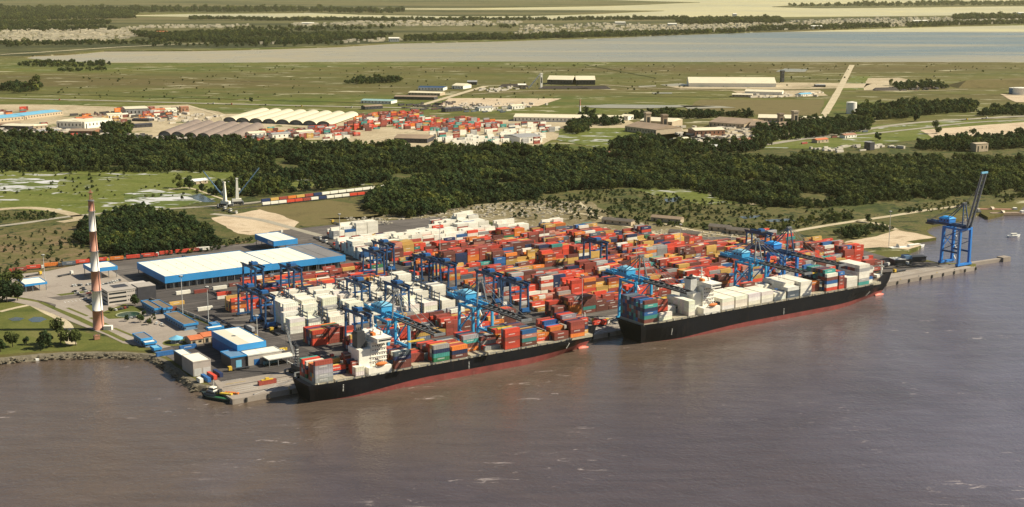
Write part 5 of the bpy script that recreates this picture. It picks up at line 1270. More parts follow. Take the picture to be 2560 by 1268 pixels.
# workshop with ridge roof
f, r, l = QA(593, 864, 12), QA(660, 850, 12), QA(540, 826, 12)
t = slab_house('workshop', 'blue workshop hall with two-tone cream roof near the quay corner', 'workshop', f[0], r[0], f[1], l[1], 12, 4.2, cream_roof, blue_fascia, blue_mid, 0.3, None, (3, 5, 6, dark_wall))
part(t, 'roof_half', cream_roof2, 'bounds', -(r[0] - f[0]) / 2 + .5, -1, -(l[1] - f[1]) / 2 + .5, (l[1] - f[1]) / 2 - .5, 11.66, 11.78)
wx, wy = f[0], f[1]
slab_house('workshop_annex', 'white-roofed lean-to in front of the blue workshop', 'shed', wx + 2, wx + 27, wy - 13, wy - .1, 7.5, 0.7, cream_roof, steel_pale, grey_wall, 0.3, None, (2, 4, 4, blue_mid))
slab_house('workshop_annex', 'blue-roofed side shed at the corner of the workshop', 'shed', wx - 10, wx + 1.8, wy - 12, wy + 6, 8, 1.0, slate_blue, blue_fascia, dark_wall, 0.4, None, (1, 4, 5, blue_pale))
slab_house('workshop_annex', 'low cream-roofed canopy outside the white lean-to', 'shed', wx + 12, wx + 33, wy - 24, wy - 13.3, 5.5, 0.5, cream_roof, steel_pale, None, 0.3, 3)
# long shore warehouse with stepped cream roof
f, r, l = QA(482, 906, 10), QA(526, 898, 10), QA(420, 872, 10)
bm = f[1] + (l[1] - f[1]) * 0.5
slab_house('shore_warehouse', 'cream-roofed grey warehouse standing on the rocky shore', 'warehouse', f[0], r[0], f[1], bm, 10, 0.8, cream_roof, grey_wall, grey_wall, 0.12, None, (2, 5, 5, steel_pale))
slab_house('shore_warehouse', 'lower rear half of the shore warehouse with a bumpy cream roof', 'warehouse', f[0] + 2, r[0] - 3, bm + .05, l[1], 8.2, 0.8, cream_roof, slate_blue, dark_wall, 0.12)
# orange-tiled houses
def gable_house(name, label, p, L, W_, h, rh, rz, roof_mat, wall_mat, cat='house', group=None, doors=True):
    t = thing(name, label, cat, p, rz, group)
    wl = part(t, 'wall', wall_mat, 'bounds', -L / 2, L / 2, -W_ / 2, W_ / 2, -.1, h)
    m = MB(); o = 0.5
    m.add([(-L / 2 - o, -W_ / 2 - o, h - .15), (L / 2 + o, -W_ / 2 - o, h - .15), (L / 2 + o, W_ / 2 + o, h - .15), (-L / 2 - o, W_ / 2 + o, h - .15), (-L / 2 - o, 0, h + rh), (L / 2 + o, 0, h + rh)],
          [(0, 1, 5, 4), (2, 3, 4, 5), (3, 0, 4), (1, 2, 5), (3, 2, 1, 0)])
    m.obj('roof', roof_mat, t)
    if doors:
        n = max(2, int(L / 7))
        for i in range(n): part(wl, 'window' if i else 'door', glass, 'box', -L / 2 + L * (i + .5) / n, -W_ / 2 - .02, 0.0 if i == 0 else h * .35, min(2.2, L / n * .5), 0.16, h * (.7 if i == 0 else .35))
    return t
oq = QA(505, 862, 0)
gable_house('tiled_house', 'orange-tiled house beside the round blue pavilion', AB(oq[0] - 3, oq[1] + 8, .24), 9, 13, 4, 1.6, QROT, orange_tile, tan_wall)
gable_house('tiled_house', 'orange-tiled house nearer the blue workshop', AB(oq[0] + 7.5, oq[1] + 10, .24), 9, 13, 4.4, 1.6, QROT, orange_tile, tan_wall)
gable_house('blue_hut', 'blue-roofed hut in front of the orange-tiled houses', AB(oq[0] + 9, oq[1] - 6, .24), 6, 7, 4, 1.0, QROT, slate_blue, dark_wall, 'hut')
# round pavilion
pv = G(442, 856, 0.26)
t = thing('pavilion', 'round pavilion with pale blue conical roof on a small lawn', 'pavilion', pv)
for i in range(8): q = i * math.pi / 4; part(t, 'post', white, 'cyl', (4 * math.cos(q), 4 * math.sin(q), 0), (4 * math.cos(q), 4 * math.sin(q), 3.2), 0.14, 0.14, 6)
part(t, 'roof', blue_pale, 'cyl', (0, 0, 3.0), (0, 0, 5.2), 5.6, 0.4, 16)
part(t, 'floor_disc', grey_wall, 'cyl', (0, 0, 0), (0, 0, 0.25), 4.6, 4.6, 16)
def disc(name, c, rx, mat, z, n=36, ry=None):
    ry = ry or rx; return sheet(name, [(c.x + rx * math.cos(2 * math.pi * i / n), c.y + ry * math.sin(2 * math.pi * i / n)) for i in range(n)], mat, z)
disc('pavilion_lawn', pv, 10, MATS['grass'], 0.29)
pc = G(321, 787, 0.3)
t = thing('round_pond', 'round green ornamental pond with pale rim before the office', 'pond', (pc.x, pc.y, 0.25))
m = MB(); n = 40
for rr, z in ((9.6, 0.0), (9.6, 0.45), (8.7, 0.45), (8.7, 0.0)):
    m.v += [(rr * math.cos(2 * math.pi * i / n), rr * math.sin(2 * math.pi * i / n), z) for i in range(n)]
for k in range(3): m.f += [(k * n + i, k * n + (i + 1) % n, (k + 1) * n + (i + 1) % n, (k + 1) * n + i) for i in range(n)]
m.obj('rim', paint('pond_rim', (0.35, 0.36, 0.22)), t)
part(t, 'water_surface', MATS['green_pond'], 'cyl', (0, 0, -0.02), (0, 0, 0.22), 8.68, 8.68, 40)
# ponds on the bank
kind(sheet('marsh_pool', jitter_line(px([(70, 800), (85, 793), (105, 793), (118, 799), (100, 806), (80, 806)]), 4, 1, 3), MATS['pond'], 0.16), 'structure')
kind(sheet('marsh_pool', jitter_line(px([(20, 798), (40, 793), (62, 796), (50, 802), (30, 803)]), 4, 1, 3), MATS['pond'], 0.16), 'structure')
for poly in ([(470, 492), (500, 484), (515, 492), (540, 505), (510, 506), (490, 500)], [(1660, 498), (1700, 492), (1690, 505), (1668, 506)], [(1845, 542), (1905, 538), (1890, 545), (1860, 547)], [(1910, 550), (1975, 547), (1990, 553), (1920, 556)]):
    kind(sheet('marsh_pool', jitter_line(px(poly), 6, 2, 4), MATS['pond'], 0.2), 'structure')
for poly in ([(1440, 266), (1520, 262), (1700, 264), (1790, 267), (1600, 272), (1480, 270)], [(1650, 213), (1700, 209), (1730, 213), (1680, 217)], [(1595, 216), (1640, 214), (1640, 217), (1600, 219)], [(1630, 232), (1680, 232), (1680, 235), (1632, 235)],
             [(1960, 172), (2020, 174), (2010, 181), (1940, 180)], [(1700, 265), (1800, 266), (1840, 270), (1720, 273)]):
    kind(sheet('marsh_pool', jitter_line(px(poly), 25, 6, 4), MATS['bay'], 0.75), 'structure')
# quay wall, cap beam, fenders, jetty finger
m = MB(); m.bounds(-1, 712.5, 0.0, 1.15, -5.0, 0.45); q = m.obj('quay_wall', MATS['concrete'], None, AB(0, 0, 0), QROT); kind(q, 'structure')
for i in range(48):
    t = part(q, 'fender', tyre, 'box', 8 + i * 15, -0.35, -2.6, 1.3, 0.68, 2.6)
for i in range(30):
    tag(part(None, 'bollard', yellow_paint if i % 2 else steel_mid, 'cyl', (0, 0, 0), (0, 0, 0.8), 0.35, 0.45, 8), 'mooring bollard %s along the quay edge from the tug' % nth(i + 1), 'bollard', 'bollards along the quay edge').matrix_world = Matrix.Translation(AB(14 + i * 24, 1.9, 0.21))
m = MB(); m.bounds(0, 46, -2, 2, -5, 0.2); m.bounds(40, 50, -4, 4, -5, 1.2)
f_ = G(2425, 657, 0.0); tag(m.obj('finger_jetty', MATS['concrete'], None, f_, rad(30)), 'narrow concrete finger jetty beyond the quay end crane', 'jetty')
for b_ in (9.2, 28.2):
    kind(sheet('crane_rail', [AB(4, b_ - .35), AB(709, b_ - .35), AB(709, b_ + .35), AB(4, b_ + .35)], steel_dark, 0.30), 'structure')
for b_, w_ in ((14, .3), (18, .3), (22, .3), (33, .4), (40, .3)):
    for k in range(28):
        if b_ in (14, 18, 22) or k % 2 == 0: kind(sheet('lane_marking', [AB(8 + k * 25, b_), AB(8 + k * 25 + 14, b_), AB(8 + k * 25 + 14, b_ + w_), AB(8 + k * 25, b_ + w_)], yellow_paint if b_ == 33 else sign_white, 0.31), 'structure')
for k in range(7):
    kind(sheet('lane_marking', [AB(64 + k * 1.0, 52 + k * 22), AB(64.5 + k * 1.0, 52 + k * 22), AB(64.5 + k * 1.0, 62 + k * 22), AB(64 + k * 1.0, 62 + k * 22)], sign_white, 0.31), 'structure')
for k in range(16):
    kind(sheet('lane_marking', [AB(-12 + k * 3.0, 318), AB(-11.7 + k * 3.0, 318), AB(-11.7 + k * 3.0, 323), AB(-12 + k * 3.0, 323)], sign_white, 0.31), 'structure')
ground('ditch', [(0.3, (0.022, 0.030, 0.010)), (0.6, (0.045, 0.055, 0.016))], 0.02, 0.2)
for pts, w_ in (([(0, 233), (525, 247), (1050, 262)], 6), ([(1460, 162), (1550, 179), (1640, 196)], 6), ([(2140, 232), (2350, 236), (2560, 240)], 5), ([(1560, 240), (1800, 244), (2050, 247)], 4), ([(0, 190), (350, 198), (700, 206)], 5), ([(2150, 185), (2400, 186), (2560, 184)], 5), ([(60, 430), (200, 437), (330, 446)], 3), ([(560, 505), (760, 482), (900, 470)], 3)):
    ribbon('drainage_ditch', pts, w_, 'ditch', 0.62 if pts[0][1] < 300 else 0.24)
for pts in ([(1180, 236), (1320, 228), (1480, 226)], [(1500, 212), (1650, 222), (1850, 228), (2060, 232)], [(480, 268), (560, 300), (440, 340), (260, 345)], [(2140, 226), (2300, 228), (2420, 224)], [(420, 476), (470, 470), (540, 492), (575, 505)], [(1660, 560), (1780, 585), (1900, 600)], [(860, 366), (960, 345), (1040, 330)], [(1990, 316), (2060, 300), (2062, 286)]):
    ribbon('dirt_track', pts, 7 if pts[0][1] < 400 else 4, 'track', 0.66 if pts[0][1] < 400 else 0.26)
e0, e1 = AB(-.2, 1.2), G(545, 975, 0); ed = (e1 - e0); m = MB(); m.beam(e0 + Vector((0, 0, -2.2)), e1 + ed.normalized() * 2 + Vector((0, 0, -2.2)), 1.3, 5.2)
kind(m.obj('quay_end_wall', MATS['concrete']), 'structure')
# rocks along the shore
m = MB(); rr = random.Random(3)
line = [G(x, y, 0) for x, y in ((-160, 906), (0, 899), (100, 889), (200, 884), (300, 884), (378, 890), (418, 908), (457, 938), (490, 964), (516, 968), (540, 974))]
for p, q in zip(line, line[1:]):
    for k in range(int((q - p).length * 1.5)):
        c = p.lerp(q, rr.random()) + Vector((rr.gauss(0, 1.2), rr.gauss(-1.6, 1.6), 0)); s = rr.uniform(0.4, 1.4)
        z = -2.6 + rr.random() * 2.6
        m.add([(c.x + s * rr.uniform(-1, 1) * .4 + dx * s, c.y + dy * s, z + dz * s * rr.uniform(.6, 1)) for dx, dy, dz in ((-1, -.8, 0), (1, -.7, .1), (.9, .8, 0), (-.8, .9, .1), (0, 0, 1.0), (0.2, 0.1, -1))],
              [(0, 1, 4), (1, 2, 4), (2, 3, 4), (3, 0, 4), (1, 0, 5), (2, 1, 5), (3, 2, 5), (0, 3, 5)])
kind(m.obj('rubble', MATS['rock']), 'stuff', 'pale rock rubble armouring the river bank')
# jetty steps on the bank
t = thing('bank_steps', 'pale concrete steps running down the bank to the water', 'steps', G(88, 888, -1.0), rad(-62))
for k in range(7): part(t, 'step', sign_white, 'bounds', -8 + k * 2.4, -5.6 + k * 2.4, -1.1, 1.1, -1.6 - k * .28, 0.9 - k * .28)

# ------------------------------------------------------------------ vehicles
def car_meshes():
    b = MB(); b.add([(-2.1, -.85, .35), (2.1, -.85, .35), (2.1, .85, .35), (-2.1, .85, .35), (-2.1, -.85, .85), (2.1, -.8, .75), (2.1, .8, .75), (-2.1, .85, .85)], [(3, 2, 1, 0), (4, 5, 6, 7), (0, 1, 5, 4), (1, 2, 6, 5), (2, 3, 7, 6), (3, 0, 4, 7)])
    b.add([(-1.6, -.7, 1.4), (.5, -.7, 1.4), (.5, .7, 1.4), (-1.6, .7, 1.4), (-1.6, -.7, 1.33), (.5, -.7, 1.33), (.5, .7, 1.33), (-1.6, .7, 1.33)], [(0, 1, 2, 3), (7, 6, 5, 4), (4, 5, 1, 0), (5, 6, 2, 1), (6, 7, 3, 2), (7, 4, 0, 3)])
    g = MB(); g.add([(-1.95, -.8, .8), (1.2, -.78, .76), (1.2, .78, .76), (-1.95, .8, .8), (-1.58, -.69, 1.34), (.48, -.69, 1.34), (.48, .69, 1.34), (-1.58, .69, 1.34)], [(4, 5, 6, 7), (0, 1, 5, 4), (1, 2, 6, 5), (2, 3, 7, 6), (3, 0, 4, 7)])
    w = MB(); w.cyl((0, -.11, .33), (0, .11, .33), .33, .33, 10)
    return b, g, w
def objcolor_mat(name, rough):
    m, n, b = newmat(name); oi = n.nodes.new('ShaderNodeObjectInfo')
    n.links.new(oi.outputs['Color'], b.inputs['Base Color']); b.inputs['Roughness'].default_value = rough
    MATS[name] = m; return m
car_paint = objcolor_mat('car_paint', 0.3)
truck_paint = objcolor_mat('truck_paint', 0.45)
cb, cg, cw = car_meshes()
CB, CG, CWm = cb.mesh('car_body', car_paint), cg.mesh('car_glass', glass), cw.mesh('car_wheel', tyre)
CCOL = [('white', (0.75, 0.74, 0.7)), ('silver', (0.42, 0.42, 0.42)), ('black', (0.02, 0.02, 0.022)), ('dark grey', (0.08, 0.08, 0.09)), ('red', (0.4, 0.03, 0.03)), ('dark blue', (0.03, 0.05, 0.14))]
def car(p, rz, cname, c, label, group):
    t = thing('parked_car', label, 'car', p, rz, group)
    for nm, me, loc in (('body', CB, (0, 0, 0)), ('cabin_glass', CG, (0, 0, 0)), ('wheel', CWm, (1.3, -.78, 0)), ('wheel', CWm, (1.3, .78, 0)), ('wheel', CWm, (-1.3, -.78, 0)), ('wheel', CWm, (-1.3, .78, 0))):
        o = bpy.data.objects.new(nm, me); col.objects.link(o); o.parent = t; o.location = loc; o.color = (*c, 1)
def car_row(p0, p1, n, row, head, group, fill=0.95):
    A, B_ = G(*p0, 0.3), G(*p1, 0.3); k = 0
    for i in range(n):
        if R.random() > fill: continue
        k += 1; cn, c = R.choices(CCOL, (26, 16, 24, 20, 8, 6))[0]
        car(A.lerp(B_, i / max(1, n - 1)) + Vector((R.uniform(-.3, .3), R.uniform(-.3, .3), 0)), head + R.uniform(-.06, .06) + (math.pi if R.random() < .5 else 0), cn, c, '%s car, %s in the %s' % (cn, nth(k), row), group)
gq = 'cars in the office car park'
car_row((160, 718), (226, 712), 10, 'car park row nearest the gate lawn', QROT + rad(90), gq)
car_row((186, 730), (232, 762), 8, 'car park row along the entrance road', QROT + rad(150), gq)
car_row((206, 722), (240, 748), 7, 'second car park row from the entrance road', QROT + rad(150), gq)
car_row((252, 715), (300, 702), 9, 'row directly behind the chimney', QROT + rad(90), gq)
car_row((258, 724), (312, 710), 10, 'middle row behind the chimney', QROT + rad(90), gq)
car_row((262, 733), (312, 720), 9, 'row backing onto the office court', QROT + rad(90), gq)
car_row((290, 776), (325, 768), 6, 'short row between the pond and the office', QROT + rad(90), gq)
car_row((318, 798), (372, 790), 7, 'curved row on the court side of the pond', QROT + rad(20), gq)
car_row((366, 806), (404, 812), 4, 'loose line across the paved court', QROT + rad(60), gq)
car_row((2212, 662), (2260, 648), 5, 'quay end line near the farther ship bow', QROT, 'cars at the quay end')
car_row((705, 878), (665, 902), 4, 'line outside the workshop lean-to', QROT, 'cars by the workshop')

# lorries: cab, chassis, wheels and a container or bare trailer
def lorry(p, rz, label, cargo, cab, group, L=12.2):
    t = thing('lorry', label, 'lorry', p, rz, group)
    def pc(nm, mat, *b, c=None):
        o = part(t, nm, mat, 'bounds', *b)
        if c: o.color = (*c, 1)
        return o
    pc('trailer_frame', steel_dark, -L / 2, L / 2, -1.15, 1.15, 0.95, 1.28)
    cb_ = pc('cab', truck_paint, L / 2 + .7, L / 2 + 3.0, -1.2, 1.2, 0.7, 3.3, c=cab)
    o = part(cb_, 'windscreen', glass, 'bounds', L / 2 + 3.01, L / 2 + 3.06, -1.05, 1.05, 1.9, 2.9)
    for x in (L / 2 + 2.1, L / 2 - .9, -L / 2 + 1.2, -L / 2 + 2.5):
        for y in (-1.05, 1.05): part(t, 'wheel', tyre, 'cyl', (x, y - .18, .5), (x, y + .18, .5), .5, .5, 8)
    return t
def lorry_with_box(p, rz, lab, ccol, cabc, group, idx=None):
    L = 12.2; lorry(p, rz, lab, None, cabc, group)
    if ccol:
        o = bpy.data.objects.new('lorry_container', CM40); col.objects.link(o); o.location = p + Vector((0, 0, 1.3)); o.rotation_euler = (0, 0, rz)
        c = PAL[ccol]; o.color = (*c, 1)
        tag(o, '%s container on the %s' % (ccol, lab.split(',')[0].replace('roadside queue of lorries', 'roadside queue')), 'container', 'containers on lorries')
CAB = [('white', (0.7, 0.68, 0.62)), ('red', (0.45, 0.04, 0.03)), ('dark', (0.05, 0.06, 0.08)), ('yellow', (0.6, 0.4, 0.05))]
queue = [(50, 680, 'brick-red'), (84, 674, 'red'), (128, 668, 'orange'), (172, 665, 'slate'), (207, 660, 'red'), (252, 655, 'red'), (292, 652, 'orange'), (333, 648, 'red'), (370, 644, 'red'), (415, 638, 'red'), (455, 634, 'red'), (482, 631, 'brick-red'), (508, 628, 'white')]
for i, (x, y, c) in enumerate(queue):
    cn, cc = CAB[(i * 7 + 1) % 4]
    lorry_with_box(G(x, y, 0.25), QROT - rad(10) + (0 if i % 3 else math.pi), '%s in the roadside queue of lorries, %s cab' % (nth(i + 1), cn), c, cc, 'lorries queueing above the warehouse')
for i, (x, y) in enumerate(((395, 662), (430, 655), (440, 650), (80, 691), (160, 690))):
    lorry(G(x, y, 0.25), QROT + rad(5 * i), 'empty flat lorry trailer, %s one waiting above the warehouse' % nth(i + 1), None, CAB[i % 4][1], 'empty lorries near the gates')
# diagonal line of lorries between grey roof and white stacks
for i in range(9):
    f = i / 8; p = G(790 + 130 * f, 597 + 57 * f, 0.25)
    lorry(p + Vector((R.uniform(-2, 2), 0, 0)), QROT - rad(88), 'bare container lorry, %s down the line beside the grey roof' % nth(i + 1), None, CAB[(0, 0, 1, 2)[i % 4]][1], 'lorries lined up beside the grey roof')
for i, (x, y, c) in enumerate(((686, 585, None), (470, 800, None), (640, 822, None), (690, 835, None), (1385, 800, None), (1420, 792, None), (1335, 812, None), (1500, 812, 'red'), (2205, 668, None), (1130, 560, None), (1180, 566, None), (840, 560, None))):
    lab = ('dark lorry on the sand lot', 'lorry on the road below the warehouse', 'lorry under the end gantry', 'lorry turning behind the workshop', 'white lorry on the quay at the nearer bow', 'orange-cab lorry near the nearer bow', 'lorry behind the bow stacks of the nearer ship', 'laden lorry beneath the crane between the ships', 'lorry on the quay past the farther bow', 'lorry among the rear white stacks', 'second lorry among the rear white stacks', 'lorry behind the back white block')[i]
    lorry_with_box(G(x, y, 0.27), QROT + rad((0, 180, 0, 90)[i % 4]), lab, c, CAB[i % 4][1], 'lorries at work in the terminal')
for i, (a_, b_, c_) in enumerate(((300, 20, 'red'), (318, 24, None), (272, 48, 'blue'), (255, 50, None), (150, 50, 'white'), (420, 24, None), (560, 36, 'red'), (600, 30, None), (620, 36, 'brick-red'), (640, 24, None), (270, 150, None), (272, 250, 'red'), (276, 300, None), (70, 120, None), (75, 150, 'grey'), (100, 50, None), (660, 40, None), (30, 60, None))):
    lorry_with_box(AB(a_, b_, .27), QROT + (math.pi / 2 if b_ > 100 else math.pi * (i % 2)), '%s terminal tractor met along the quay from the tug' % nth(1 + sum(1 for q in (300, 318, 272, 255, 150, 420, 560, 600, 620, 640, 270, 272.1, 276, 70, 75, 100, 660, 30) if q < a_ + (.1 if b_ == 250 else 0))), c_, CAB[(i * 3) % 4][1], 'terminal tractors about the yard')
# road traffic inland: small lorries on the highway
for i, (x, y) in enumerate(((525, 260), (570, 262), (655, 264), (745, 267), (870, 270), (140, 251), (2140, 330), (2410, 301), (2460, 297))):
    lorry(G(x, y, 0.9), rad(-8) if x < 1000 else rad(30), 'small dark lorry on the inland highway, %s along it' % nth(i + 1), None, CAB[i % 4][1], 'lorries on the inland highway')
# workshop plant: tank trailer, skips
t = thing('tank_trailer', 'teal cylindrical tank lying on the pale slab near the workshop', 'tank', G(676, 911, 0.3), QROT + rad(8))
part(t, 'tank', paint('tank_teal', (0.10, 0.22, 0.25)), 'cyl', (-5, 0, 1.7), (5, 0, 1.7), 1.3, 1.3, 16)
for x in (-3, 3): part(t, 'saddle', steel_dark, 'box', x, 0, 0, 0.6, 2, 0.7)
for x, y, mat, lab, dims in ((612, 904, orange_paint, 'orange skip on the workshop yard', (6, 2.4, 1.4)), (686, 895, yellow_paint, 'yellow lifting frame beside the tank', (9, 2.4, 1.2)), (660, 893, yellow_paint, 'yellow spreader lying by the lean-to', (7, 2, 1)), (705, 876, yellow_paint, 'yellow plant by the mobile crane', (7, 2.5, 1.5)),
                             (562, 986, yellow_paint, 'yellow gangway lying on the quay beside the tug', (10, 2, .9)), (580, 984, orange_paint, 'orange gangway lying on the quay', (9, 1.8, .9)), (242, 848, brick_wall, 'small brick-red hut on the bank grass', (4, 3, 3)), (1265, 800, blue_light, 'blue spreader on the quay behind the middle crane', (9, 2.5, 1.4))):
    t = thing('yard_equipment' if 'hut' not in lab else 'hut', lab, 'equipment' if 'hut' not in lab else 'hut', G(x, y, 0.3), QROT + (rad(-50) if 'gangway' in lab else 0))
    part(t, 'body', mat, 'box', 0, 0, 0, dims[0], dims[1], dims[2] * .8)
    part(t, 'rim', mat, 'box', 0, 0, dims[2] * .8 + .01, dims[0] + .3, dims[1] + .3, dims[2] * .2)
    for e in (-1, 1): part(t, 'lug', steel_mid, 'box', e * dims[0] * .35, 0, dims[2] + .02, .3, dims[1], .25)
# reddish flat rack with yellow spreader on the apron, boxes in the quay corner
for x, y, c, lab, n in ((668, 960, 'brick-red', 'brick-red container on the apron carrying a yellow spreader', 0), (530, 944, 'red', 'pale red container in the quay corner beside the blue ones', 0), (515, 950, 'blue', 'blue container in the quay corner', 0), (500, 955, 'white', 'white container at the very corner of the quay', 0), (545, 938, 'navy', 'navy container in the quay corner yard', 0), (470, 872, 'blue', 'blue site office box by the orange-tiled houses', 0), (412, 888, 'blue', 'blue box at the end of the shore warehouse', 0)):
    o = bpy.data.objects.new('loose_container', CM40 if x != 500 else CM20); col.objects.link(o); o.location = G(x, y, 0.27); o.rotation_euler = (0, 0, QROT + (rad(90) if x in (530, 515, 500, 545) else 0)); o.color = (*PAL[c], 1)
    tag(o, lab, 'container', 'loose containers round the quay corner')
t = thing('spreader', 'yellow spreader frame lying on the brick-red container', 'spreader', G(668, 960, 0.27) + Vector((0, 0, CH)), QROT)
part(t, 'frame', yellow_paint, 'box', 0, 0, 0, 8, 1.6, .5); part(t, 'headblock', yellow_paint, 'box', 0, 0, .51, 2.4, 1.4, 1.0)
# parked container train
def wagon(p, q, label, c):
    d = (q - p); mid = (p + q) / 2; rz = math.atan2(d.y, d.x)
    t = thing('rail_wagon', label, 'wagon', mid, rz, 'wagons of the parked freight train')
    L = d.length * .94
    part(t, 'underframe', steel_dark, 'box', 0, 0, 0.75, L, 2.4, .4)
    for e in (-1, 1):
        part(t, 'bogie', steel_dark, 'box', e * L * .36, 0, 0.05, 2.6, 2.1, .69)
    o = part(t, 'freight_box', truck_paint, 'box', 0, 0, 1.16, L * .97, 2.5, 2.9); o.color = (*PAL[c], 1)
tr1 = ['navy', 'tan-yellow', 'brick-red', 'orange', 'tan-yellow', 'brick-red', 'navy', 'white', 'white', 'white', 'white', 'white', 'white', 'white', 'white', 'grey', 'red']
tr2 = ['white', 'white', 'white', 'red', 'red', 'brick-red', 'white', 'navy', 'white', 'white', 'white', 'red', 'red', 'brown']
for tr, A, B_, nm in ((tr1, (653, 507), (1003, 466), 'rear'), (tr2, (655, 515), (930, 486), 'front')):
    A, B_ = G(*A, .3), G(*B_, .3); n = len(tr)
    for i, c in enumerate(tr): wagon(A.lerp(B_, i / n), A.lerp(B_, (i + 1) / n), '%s freight wagon, %s from the mobile cranes in the %s train' % (c, nth(i + 1), nm), c)
    d = (B_ - A).normalized(); ribbon('rail_track', [A - d * 60, A.lerp(B_, .5), B_ + d * 40], 3.4, 'dark_asphalt', 0.25, world=True)
# barge row beside the mobile cranes
for i, (x, y) in enumerate(((552, 521), (566, 527), (580, 533))):
    lorry(G(x, y, .3), rad(-42), 'white flat trailer, %s in line before the mobile cranes' % nth(i + 1), None, CAB[0][1], 'trailers before the mobile cranes')

# floodlight masts
for i, (x, y, h) in enumerate(((457, 785, 30), (522, 815, 30), (112, 700, 22), (645, 880, 26), (1455, 790, 32), (1100, 640, 32), (1590, 690, 32), (2222, 615, 34), (1700, 640, 30), (850, 600, 26), (1360, 640, 32), (980, 755, 30))):
    t = thing('floodlight_mast', 'slim floodlight mast, %s counted from the chimney' % nth([2, 0, 1, 3, 8, 6, 9, 11, 10, 4, 7, 5].index(i) + 1), 'light mast', G(x, y, .26), 0, 'floodlight masts of the terminal')
    part(t, 'pole', steel_pale, 'cyl', (0, 0, 0), (0, 0, h), .35, .18, 8); part(t, 'lamp_ring', steel_pale, 'cyl', (0, 0, h), (0, 0, h + .5), 1.3, 1.3, 10)
    for k in range(6): q = k * math.pi / 3; part(t, 'floodlight', steel_dark, 'box', 1.5 * math.cos(q), 1.5 * math.sin(q), h - .5, .6, .6, .6)
# fence between court and yard
t = thing('yard_fence', 'pale wall running between the paved court and the container yard', 'wall', AB(0, 0, 0.2))
fa = [AB(46, 300), AB(52, 260), AB(57, 215), AB(60, 178)]
t.location = (0, 0, 0.2)
for i, (p, q) in enumerate(zip(fa, fa[1:])):
    for k in range(4): part(t, 'wall_panel', grey_wall, 'beam', p.lerp(q, k / 4) + Vector((0, 0, 1.1)), p.lerp(q, (k + .97) / 4) + Vector((0, 0, 1.1)), .3, 2.2)

# ------------------------------------------------------------------ boats
def boat(p, rz, label, L, B, hull_mat, deck_m, house=True, name='tug_boat', cat='boat'):
    t = thing(name, label, cat, p, rz)
    m = MB(); ns = 12; zs = (-1.0, .5, 1.9)
    for i in range(ns + 1):
        s = i / ns; w_ = B / 2 * min(1, .8 + s) * (1 - smooth((s - .62) / .38) ** 1.6)
        for sg in (-1, 1):
            for k, z in enumerate(zs): m.v.append((-L / 2 + L * s * (1 - .04 * (2 - k)), sg * w_ * (.8 + .1 * k), z + (1.0 * smooth((s - .6) / .4) if k == 2 else 0)))
    for i in range(ns):
        for q in (0, 1):
            for k in range(2): a = i * 6 + q * 3 + k; f = (a, a + 6, a + 7, a + 1); m.f.append(f if q == 0 else f[::-1])
        a = i * 6 + 2; m.f.append((a, a + 6, a + 9, a + 3))
    m.f += [(0, 1, 4, 3), (1, 2, 5, 4)]
    m.obj('hull', hull_mat, t)
    if house:
        h = part(t, 'deckhouse', steel_mid, 'bounds', 0.02, L * .26, -B * .28, B * .28, 2.0, 4.6); part(h, 'window_strip', glass, 'bounds', L * .02, L * .265, -B * .285, B * .285, 3.4, 4.1)
        wh = part(t, 'wheelhouse', white, 'bounds', L * .06, L * .2, -B * .2, B * .2, 4.61, 7.0); part(wh, 'window_strip', glass, 'bounds', L * .055, L * .205, -B * .205, B * .205, 5.5, 6.4)
        part(t, 'mast', white, 'cyl', (L * .1, 0, 7), (L * .1, 0, 12), .2, .1, 6); part(t, 'funnel', steel_dark, 'bounds', -L * .1, -L * .05, -B * .15, B * .15, 2.0, 6.2)
        part(t, 'towing_winch', steel_dark, 'box', -L * .22, 0, 1.95, 2.5, 2.5, 1.4)
        part(t, 'after_deck', deck_m, 'bounds', -L * .49, -L * .02, -B * .4, B * .4, 1.93, 2.08)
        for k in range(5):
            part(t, 'tyre_fender', tyre, 'cyl', (-L * .4 + k * L * .16, -B * .47, 1.2), (-L * .4 + k * L * .16, -B * .47 - .4, 1.2), .6, .6, 10)
    else:
        part(t, 'cabin', white, 'bounds', -L * .2, L * .15, -B * .3, B * .3, 1.9, 3.8); part(t, 'canopy', white, 'bounds', -L * .25, L * .2, -B * .34, B * .34, 3.82, 4.0)
    return t
boat(G(544, 996, WZ), rad(152), 'green-decked dark tug moored at the quay corner', 27, 9.5, paint('tug_hull', (0.02, 0.035, 0.035)), green_paint)
boat(G(2535, 593, WZ), rad(10), 'small white launch alone on the water beyond the quay end crane', 14, 5, sign_white, white, False, 'launch')
boat(G(2440, 538, WZ), rad(8), 'grey workboat moored near the rusty barges', 20, 7, steel_mid, steel_mid, True, 'workboat')
boat(G(2290, 620, WZ), rad(25), 'white boat moored inside the sandy inlet', 22, 7, sign_white, white, False, 'moored_boat')
for i, (x, y, L, c, lab) in enumerate(((2490, 530, 48, brick_wall, 'rust-brown barge laden with scrap, nearest the shore'), (2515, 539, 44, mid_roof, 'rust-brown barge moored outermost with debris'), (2250, 626, 26, white, 'pale flat pontoon in the inlet'))):
    t = thing('barge', lab, 'barge', G(x, y, WZ), rad(-4 + 10 * i)); part(t, 'hull', c, 'bounds', -L / 2, L / 2, -5, 5, -1, 2.2); part(t, 'coaming', c, 'bounds', -L * .42, L * .36, -3.9, 3.9, 2.21, 3.4)
    m = MB(); rr = random.Random(i)
    part(t, 'cargo_heap', tan_wall if i < 2 else white, 'cyl', (-L * .1, 0, 3.41), (-L * .05, 0, 5.0 if i < 2 else 3.6), 3.6, 1.4, 9); part(t, 'deckhouse', white, 'box', L * .43, 0, 2.21, 4, 5, 3)
